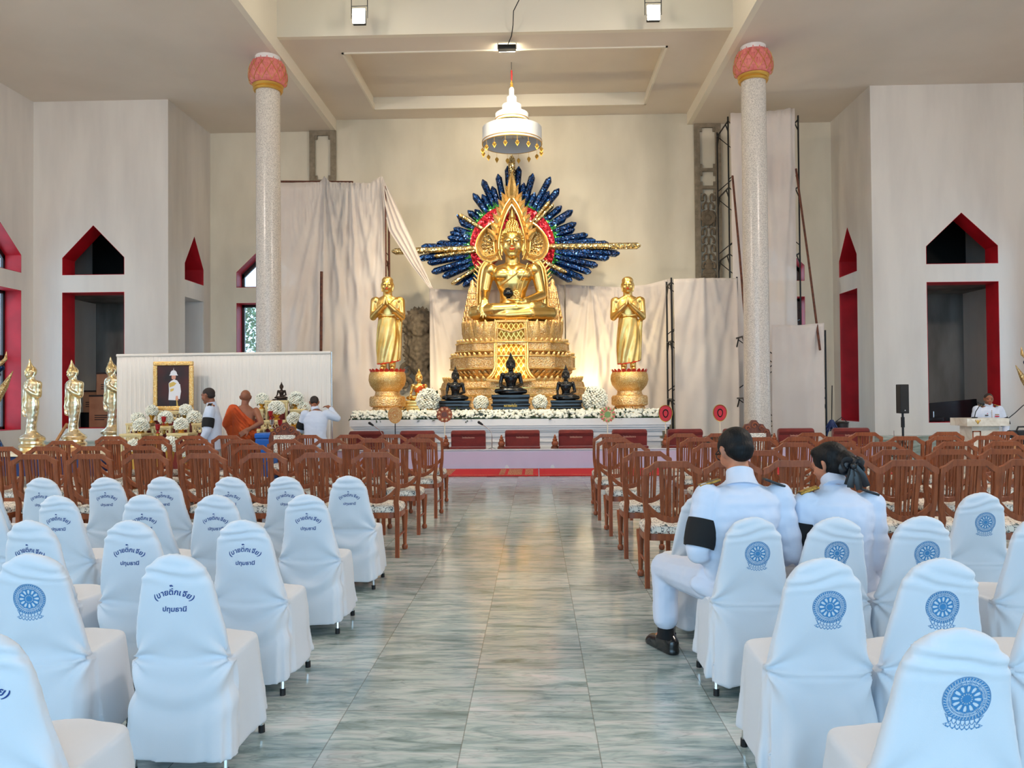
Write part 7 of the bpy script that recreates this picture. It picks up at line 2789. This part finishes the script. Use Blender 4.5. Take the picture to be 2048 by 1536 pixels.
def wooden_chair(label, group):
    root = thing('wooden_chair', label, 'chair', group=group)
    for s in (-1, 1):
        pts = [(s * 0.197, -0.215, 0), (s * 0.197, -0.205, 0.40), (s * 0.192, yb(.48), 0.48), (s * 0.186, yb(.53), 0.53), (s * 0.196, yb(.59), 0.59),
               (s * 0.207, yb(.66), 0.66), (s * 0.213, yb(.76), 0.76), (s * 0.211, yb(.86), 0.86), (s * 0.209, yb(.935), 0.935)]
        sweep(MB(), pts, [0.04, 0.042, 0.046, 0.048, 0.046, 0.042, 0.036, 0.036, 0.038], 0.036).build('leg', 'wood', root, angle=30)
    for s in (-1, 1):
        mb = MB().lathe([(0.012, 0), (0.026, 0.006), (0.031, 0.028), (0.026, 0.05), (0.017, 0.058), (0.0185, 0.066), (0.021, 0.12), (0.026, 0.26), (0.033, 0.345), (0.034, 0.40)], 14, (s * 0.205, 0.205, 0))
        mb.build('leg', 'wood', root)
    for s in (-1, 1):
        MB().tube([(s * 0.197, -0.205, 0.19), (s * 0.205, 0.2, 0.19)], 0.010, 8).build('stretcher', 'wood', root)
    # shaped top rail
    top = [(-0.229, 0.945), (-0.222, 0.957), (-0.185, 0.972), (-0.158, 0.992), (-0.125, 1.018), (0.125, 1.018), (0.158, 0.992), (0.185, 0.972), (0.222, 0.957), (0.229, 0.945),
           (0.229, 0.905), (0.195, 0.917), (0.165, 0.937), (0.128, 0.968), (-0.128, 0.968), (-0.165, 0.937), (-0.195, 0.917), (-0.229, 0.905)]
    MB().prism(top, -0.02, 0.02, lambda x, y, z: (x, yb(z) + y * (1.0 - 0.35 * (z > 1.0)), z)).build('top_rail', 'wood', root, angle=30)
    pts = []
    for i in range(13):
        x = -0.196 + 0.392 * i / 12
        z = 0.545 + 0.115 * (abs(x) / 0.196) ** 2.1
        pts.append((x, yb(z), z))
    sweep(MB(), pts, [0.05 - 0.012 * abs(i - 6) / 6 for i in range(13)], 0.03).build('lower_rail', 'wood', root, angle=30)
    for x, w in ((-0.079, 0.034), (-0.049, 0.014), (-0.015, 0.02), (0.014, 0.015), (0.043, 0.014), (0.074, 0.032)):
        z0 = 0.553 + 0.115 * (abs(x) / 0.196) ** 2.1
        zs = [z0, 0.66, 0.82, 0.98]
        sweep(MB(), [(x * (0.92 + 0.16 * (z - z0) / (0.98 - z0)), yb(z), z) for z in zs], [w * 0.9, w, w, w * 1.05], 0.014).build('slat', 'wood', root, angle=30)
    # seat frame and upholstered seat
    def outline(k, grow=0.0):
        ring = []
        for i in range(40):
            a = 2 * PI * i / 40
            cx, sy = math.cos(a), math.sin(a)
            e = 0.42
            x = math.copysign(abs(cx) ** e, cx) * (0.218 + 0.012 * (0.5 + 0.5 * sy) + grow) * k
            y = math.copysign(abs(sy) ** e, sy) * (0.222 + grow) * k + (0.02 * (1 - abs(cx)) if sy > 0 else 0)
            ring.append((x, y + 0.005))
        return ring
    rs = [[(x, y, z) for x, y in outline(1.0)] for z in (0.378, 0.432)]
    MB().rings(rs).build('seat_frame', 'wood', root, angle=30)
    rs = []
    for k, z in ((0.985, 0.433), (1.01, 0.447), (1.0, 0.470), (0.95, 0.488), (0.80, 0.500), (0.5, 0.507), (0.15, 0.509)):
        rs.append([(x, y, z) for x, y in outline(k)])
    MB().rings(rs).build('seat', 'scroll_fabric', root)
    return root


LROWS = [(7.48, [-36, 75, 187, 296, 413, 530, 639, 752]),
         (8.72, [8, 98, 190, 288, 398, 508, 609, 704, 801]),
         (9.92, [131, 231, 312, 396, 484, 572, 661, 749, 841]),
         (11.05, [227, 312, 386, 457, 617, 700, 783, 856])]
RROWS = [(6.28, [1343, 1460, 1580, 1695, 1810, 1930, 2048]),
         (7.42, [1292, 1520, 1680, 1787, 1894, 2000]),
         (8.60, [1256, 1426, 1588, 1674, 1762, 1906, 2003]),
         (9.70, [1229, 1395, 1516, 1593, 1670, 1807, 1884, 1968, 2048]),
         (10.75, [1219, 1365, 1440, 1619, 1728, 1889, 2000])]
ORD = ['first', 'second', 'third', 'fourth', 'fifth', 'sixth', 'seventh', 'eighth', 'ninth', 'tenth', 'eleventh']
first = None
for side, rows in (('left', LROWS), ('right', RROWS)):
    for r, (D, pxs) in enumerate(rows):
        order = sorted(pxs, key=lambda p: abs(p - 1070))
        for k, px in enumerate(order):
            lab = 'brown slat-back chair, %s from aisle in the %s wooden row, %s block' % (ORD[k], ORD[r], side)
            grp = 'wooden slat chairs %s of the aisle' % side
            x = at(px, 880, D).x
            loc = (x, D + 0.215, 0)
            rz = random.uniform(-0.03, 0.03)
            if first is None:
                first = wooden_chair(lab, grp)
                first.location, first.rotation_euler = loc, (0, 0, rz)
            else:
                dup(first, loc, rz, lab, grp)


# ================================================================ white covered chairs
def ss(a, b, t):
    t = min(1.0, max(0.0, (t - a) / (b - a)))
    return t * t * (3 - 2 * t)


def back_center(z):
    return -0.175 - max(0.0, z - 0.44) * 0.20


def cover_mesh(seed, style):
    """one cloth cover over a stacking chair: rounded back, seat, skirt to near the floor"""
    rnd = random.Random(seed)
    mb = MB()
    # back
    rs = []
    for i in range(34):
        z = 0.30 + (0.918 - 0.30) * (1 - (1 - i / 33) ** 1.25)
        t = ss(0.40, 0.86, z)
        w = 0.207 * (1 - t) + 0.145 * t
        if z > 0.765:
            q = (z - 0.765) / (0.918 - 0.765)
            w *= max(0.02, (1 - q ** 2.2)) ** (1 / 2.0)
        th = 0.036 - 0.006 * t
        if z > 0.86:
            th *= max(0.35, 1 - ((z - 0.86) / 0.055) ** 2 * 0.7)
        yc = back_center(z)
        ring = []
        for k in range(28):
            a = 2 * PI * k / 28
            e = 0.55
            x = math.copysign(abs(math.cos(a)) ** e, math.cos(a)) * w
            y = math.copysign(abs(math.sin(a)) ** e, math.sin(a)) * th
            y += 0.022 * (1 - (x / max(w, .01)) ** 2) * (-1 if style == 'text' else -0.6) + 0.01
            ring.append((x, yc + y, z))
        rs.append(ring)
    mb.rings(rs)
    # seat and skirt
    rs = []
    ph = rnd.uniform(0, 6)
    for i in range(26):
        z = 0.475 - (0.475 - 0.085) * i / 25
        d = (0.475 - z) / 0.39
        ring = []
        for k in range(120):
            a = 2 * PI * k / 120
            e = 0.38
            ca, sa = math.cos(a), math.sin(a)
            hw = 0.205 + 0.026 * d
            hy = 0.215 + 0.035 * d
            fold = (math.sin(a * 11 + ph) * 0.6 + math.sin(a * 19 + ph * 2) * 0.4) * 0.015 * d ** 1.3
            if sa < -0.5 and abs(ca) < 0.75:
                fold *= 0.35
            x = math.copysign(abs(ca) ** e, ca) * (hw + fold)
            y = math.copysign(abs(sa) ** e, sa) * (hy + fold)
            y += -0.012 - (0.035 * d if sa < 0 else -0.01 * d)
            zz = z + 0.012 * math.sin(a * 2 + ph) * d
            if i == 0:
                x *= 0.97; y *= 0.97
            ring.append((x, y, zz))
        rs.append(ring)
    mb.rings(rs)
    mb.ell((0, 0.02, 0.47), (0.19, 0.2, 0.022), nu=28)

    def post(co, no):
        x, y, z = co[:, 0].copy(), co[:, 1].copy(), co[:, 2].copy()
        n = len(co)
        nz = np.array([noise.noise(Vector((float(a) * 5 + seed, float(b) * 5, float(c) * 7))) for a, b, c in co])
        disp = nz * 0.006
        backside = (y < back_center(0.5) + 0.05) & (no[:, 1] < 0.2)
        # crosswise puckers under the rounded top
        m = np.exp(-((z - 0.845) / 0.045) ** 2)
        disp += np.where(backside, m * 0.0060 * np.sin(z * 118 + x * 9 * (1 if seed % 2 else -1) + nz * 6 + x * x * 60 + seed), 0)
        # tension creases that run in from the waist corners
        for s in (-1, 1):
            cx, cz = s * 0.21, 0.47
            rr = np.hypot(x - cx, z - cz)
            an = np.arctan2(z - cz, s * (cx - x))
            disp += np.where(backside, np.exp(-rr / 0.17) * 0.014 * np.sin(an * 7 + seed * 1.7), 0)
        if style == 'text':
            # soft hanging curve on the skirt
            disp += np.where(backside & (z < 0.5), 0.014 * np.sin(np.hypot(x * 1.3, z - 0.62) * 42 + seed) * np.clip((0.5 - z) / 0.2, 0, 1) * np.exp(-((z - 0.36) / 0.12) ** 2), 0)
            disp += np.where(backside, -0.006 * np.exp(-((z - (0.475 + 0.4 * x * x)) / 0.016) ** 2), 0)
        else:
            # seam across the waist with the skirt gathered beneath
            disp += np.where(backside, -0.008 * np.exp(-((z - 0.452) / 0.007) ** 2), 0)
            disp += np.where(backside & (z < 0.45), 0.010 * np.sin(x * 38 + seed + 3 * nz) * np.clip((0.45 - z) / 0.3, 0, 1), 0)
        return co + no * disp[:, None]
    return blob(mb, 0.0085, 3, ['white_cloth'], 'chair_cover', post)


def project_flat(pts, faces, bvh, x0, z0, sc, off=0.0016, tilt=0.0):
    """lay a flat design (u, v) on the rear face of a cover"""
    vs = []
    ct, st = math.cos(tilt), math.sin(tilt)
    for u, v in pts:
        x = x0 + (u * ct - v * st) * sc
        z = z0 + (u * st + v * ct) * sc
        hit = bvh.ray_cast(Vector((x, -1.5, z)), Vector((0, 1, 0)))
        p = hit[0] if hit[0] is not None else Vector((x, back_center(z) - 0.04, z))
        vs.append((p.x, p.y - off, p.z))
    return MB().add(vs, faces)


def glyph_mesh(txt, size=1.0, bold=0.022):
    cu = bpy.data.curves.new('glyph', 'FONT')
    cu.body = txt
    cu.size = size
    cu.offset = bold
    cu.resolution_u = 3
    o = bpy.data.objects.new('glyph', cu)
    C.objects.link(o)
    dg = bpy.context.evaluated_depsgraph_get()
    me = bpy.data.meshes.new_from_object(o.evaluated_get(dg))
    vs = [(v.co.x, v.co.y) for v in me.vertices]
    fs = [tuple(p.vertices) for p in me.polygons]
    bpy.data.objects.remove(o)
    bpy.data.curves.remove(cu)
    bpy.data.meshes.remove(me)
    return vs, fs


def cover_lettering():
    P, F = [], []
    def put(vs, fs, fn):
        o = len(P)
        P.extend(fn(x, y) for x, y in vs)
        F.extend(tuple(i + o for i in f) for f in fs)
    # arched first line
    cl = ['(', 'บ', 'า', 'ย', 'ตึ', 'ก', 'เ', 'จี', 'ย', ')']
    wd = [0.34, 0.60, 0.44, 0.56, 0.62, 0.58, 0.34, 0.58, 0.56, 0.34]
    tot = sum(wd)
    R = 3.6
    s = -tot / 2
    for c, w in zip(cl, wd):
        vs, fs = glyph_mesh(c)
        x0 = min(v[0] for v in vs); x1 = max(v[0] for v in vs)
        mid = (x0 + x1) / 2
        a = (s + w / 2) / R
        def fn(x, y, a=a, mid=mid):
            u = x - mid + 0.14 * y
            return ((R + y) * math.sin(a) + u * math.cos(a), (R + y) * math.cos(a) - u * math.sin(a) - R)
        put(vs, fs, fn)
        if c == 'ตึ':
            v2, f2 = glyph_mesh('๊')
            m2 = (min(v[0] for v in v2) + max(v[0] for v in v2)) / 2
            b2 = min(v[1] for v in v2)
            def fm(x, y, a=a, m2=m2, b2=b2):
                u = x - m2 + 0.20
                y = y - b2 + 1.02
                return ((R + y) * math.sin(a) + u * math.cos(a), (R + y) * math.cos(a) - u * math.sin(a) - R)
            put(v2, f2, fm)
        s += w
    # second line
    vs, fs = glyph_mesh('ปทุมธานี')
    mid = (min(v[0] for v in vs) + max(v[0] for v in vs)) / 2
    L1 = (P[:], F[:])
    P.clear(); F.clear()
    put(vs, fs, lambda x, y: ((x - mid + 0.14 * y) * 0.92, y * 0.86 - 2.15))
    return L1, (P, F)


def wheel_emblem():
    P, F = [], []
    def add(vs, fs):
        o = len(P)
        P.extend(vs)
        F.extend(tuple(i + o for i in f) for f in fs)
    def pol(r, a):
        return (r * math.cos(a), r * math.sin(a))
    def ann(r0, r1, a0=0.0, a1=2 * PI, n=72):
        vs = [pol(r, a0 + (a1 - a0) * k / n) for r in (r0, r1) for k in range(n + 1)]
        add(vs, [(k, k + 1, n + 2 + k, n + 1 + k) for k in range(n)])
    def ribbon(pts, w):
        vs = []
        for i, p in enumerate(pts):
            q0, q1 = pts[max(0, i - 1)], pts[min(len(pts) - 1, i + 1)]
            tx, ty = q1[0] - q0[0], q1[1] - q0[1]
            L = math.hypot(tx, ty) or 1
            vs += [(p[0] - ty / L * w, p[1] + tx / L * w), (p[0] + ty / L * w, p[1] - tx / L * w)]
        add(vs, [(2 * i, 2 * i + 1, 2 * i + 3, 2 * i + 2) for i in range(len(pts) - 1)])
    ann(0.975, 1.0); ann(0.955, 0.965, n=48)
    N = 44
    for k in range(N):                         # rope border
        a = 2 * PI * k / N
        add([pol(0.94, a), pol(0.955, a + 0.085), pol(0.86, a + 0.15), pol(0.845, a + 0.065)], [(0, 1, 2, 3)])
    ann(0.825, 0.84); ann(0.655, 0.67)
    rnd = random.Random(3)
    k = 0
    a = 0.1
    while a < 2 * PI + 0.02:                   # small marks of the lettered band
        w = rnd.uniform(0.03, 0.06)
        h = rnd.uniform(0.03, 0.06)
        add([pol(0.745 - h, a), pol(0.745 - h, a + w), pol(0.745 + h, a + w), pol(0.745 + h, a)], [(0, 1, 2, 3)])
        a += w + rnd.uniform(0.03, 0.05)
    S = 12
    for k in range(S):                         # wheel field between the pale spokes
        c = 2 * PI * (k + 0.5) / S
        hw = PI / S
        n = 6
        vs = []
        for j in range(n + 1):
            r = 0.31 + (0.645 - 0.31) * j / n
            gap = 0.030 / r + 0.09 * math.sin(PI * min(1, j / n)) 
            vs += [pol(r, c - hw + gap), pol(r, c + hw - gap)]
        add(vs, [(2 * j, 2 * j + 1, 2 * j + 3, 2 * j + 2) for j in range(n)])
        add([pol(0.655, c - hw), pol(0.655, c - hw + 0.1), pol(0.58, c - hw + 0.015), pol(0.58, c - hw - 0.015), pol(0.655, c - hw - 0.1)], [(0, 1, 2, 3, 4)])
    ann(0.255, 0.315, n=48)
    for k in range(14):
        a = 2 * PI * k / 14
        ann(0.185, 0.255, a + 0.12, a + 0.33, 3)
    ann(0.0, 0.185, n=30)
    # lotus seat beneath
    for k in range(-3, 4):
        x = k * 0.185
        y0 = -0.99 + 0.03 * k * k * 0.6
        ribbon([(x - 0.09, y0 + 0.02), (x - 0.1, y0 - 0.1), (x - 0.03, y0 - 0.22), (x, y0 - 0.24), (x + 0.03, y0 - 0.22), (x + 0.1, y0 - 0.1), (x + 0.09, y0 + 0.02)], 0.013)
    for k in range(-3, 4):
        x = k * 0.20 + 0.0
        y0 = -1.22 + 0.012 * k * k
        ribbon([(x - 0.1, y0), (x - 0.09, y0 - 0.1), (x, y0 - 0.20), (x + 0.09, y0 - 0.1), (x + 0.1, y0)], 0.014)
        add([(x - 0.05, y0 - 0.14), (x + 0.05, y0 - 0.14), (x, y0 - 0.2)], [(0, 1, 2)])
    for s in (-1, 1):
        ribbon([(s * 0.56, -0.84), (s * 0.80, -0.70), (s * 0.70, -0.86), (s * 0.56, -1.16)], 0.014)
        ribbon([(s * 0.62, -1.12), (s * 0.82, -1.16), (s * 0.66, -1.28)], 0.014)
    return P, F


LETTER = cover_lettering()
WHEEL = wheel_emblem()
COVERS = {'text': [], 'wheel': []}
for style in COVERS:
    for sd in (1, 2, 3):
        me = cover_mesh(sd + (10 if style == 'wheel' else 0), style)
        bv = bvh_of(me)
        if style == 'text':
            xo = random.uniform(-0.01, 0.015)
            pm = [project_flat(q[0], q[1], bv, xo, 0.755, 0.0325).mesh('printed_lettering', ['print_blue'], False) for q in LETTER]
        else:
            pm = [project_flat(WHEEL[0], WHEEL[1], bv, random.uniform(-0.005, 0.02), 0.735, 0.0635, tilt=random.uniform(-0.08, 0.08)).mesh('printed_wheel_emblem', ['print_teal'], False)]
        COVERS[style].append((me, pm))
LEGS = []
for sx in (-1, 1):
    for sy in (-1, 1):
        mb = MB().tube([(sx * 0.19, sy * 0.185 - (0.03 if sy < 0 else -0.02), 0.02), (sx * 0.175, sy * 0.165, 0.40)], 0.0125, 8)
        fb = MB().tube([(sx * 0.1905, sy * 0.186 - (0.0305 if sy < 0 else -0.0205), 0.0), (sx * 0.19, sy * 0.185 - (0.03 if sy < 0 else -0.02), 0.035)], 0.0155, 8)
        LEGS.append((mb.mesh('leg', ['chrome']), fb.mesh('rubber_foot', ['rubber'])))


def covered_chair(x, y, rz, style, label, group, var, sc=1.0, tilt=0.0):
    root = thing('covered_chair', label, 'chair', (x, y, 0), rz, group)
    root.scale = (sc, sc, 1.0)
    me, pm = COVERS[style][var % 3]
    c = obj('chair_cover', me, root)
    for nm, q in zip(('printed_lettering', 'printed_place_name') if style == 'text' else ('printed_wheel_emblem',), pm):
        obj(nm, q, c)
    for lm, fm in LEGS:
        l_ = obj('leg', lm, root)
        obj('rubber_foot', fm, l_)
    return root


# (photo column of the back's top, hall distance of that back's top, style, turn)
CL = {1: (2.10, [(-44, 'text', -0.02)]),
      2: (3.12, [(347, 'text', 0.0), (50, 'wheel', 0.06)]),
      3: (3.99, [(487, 'text', -0.02), (258, 'text', 0.0), (70, 'text', -0.12)]),
      4: (5.04, [(612, 'text', 0.0), (428, 'text', 0.02), (290, 'text', -0.05), (123, 'text', -0.12), (-40, 'text', -0.05)]),
      5: (6.20, [(695, 'text', 0.02), (570, 'text', 0.0), (461, 'text', -0.03), (330, 'text', -0.08), (212, 'text', -0.02), (80, 'text', 0.02), (-36, 'text', -0.06)])}
CR = {1: (2.10, [(1912, 'wheel', 0.0)]),
      2: (3.00, [(1648, 'wheel', 0.0), (1880, 'wheel', 0.0), (2140, 'wheel', 0.06)]),
      3: (4.00, [(1508, 'wheel', 0.0), (1668, 'wheel', 0.03), (1845, 'wheel', 0.0), (2075, 'wheel', 0.10)]),
      4: (4.95, [(1408, 'wheel', 0.0), (1572, 'wheel', 0.0), (1965, 'wheel', 0.0), (2105, 'wheel', 0.05)])}
n = 0
for side, rows in (('left', CL), ('right', CR)):
    for r, (D, lst) in rows.items():
        for k, (px, style, rz) in enumerate(lst):
            x = at(px, 1000, D).x
            row = ['front', 'second', 'third', 'fourth', 'fifth'][max(rows) - r]
            what = 'blue lettering' if style == 'text' else 'wheel emblem'
            lab = 'white-covered chair with %s, %s from aisle, %s covered row, %s block' % (what, ORD[k], row, side)
            covered_chair(x, D + 0.265, rz, style, lab, 'white covered chairs %s of the aisle' % side, n)
            n += 1
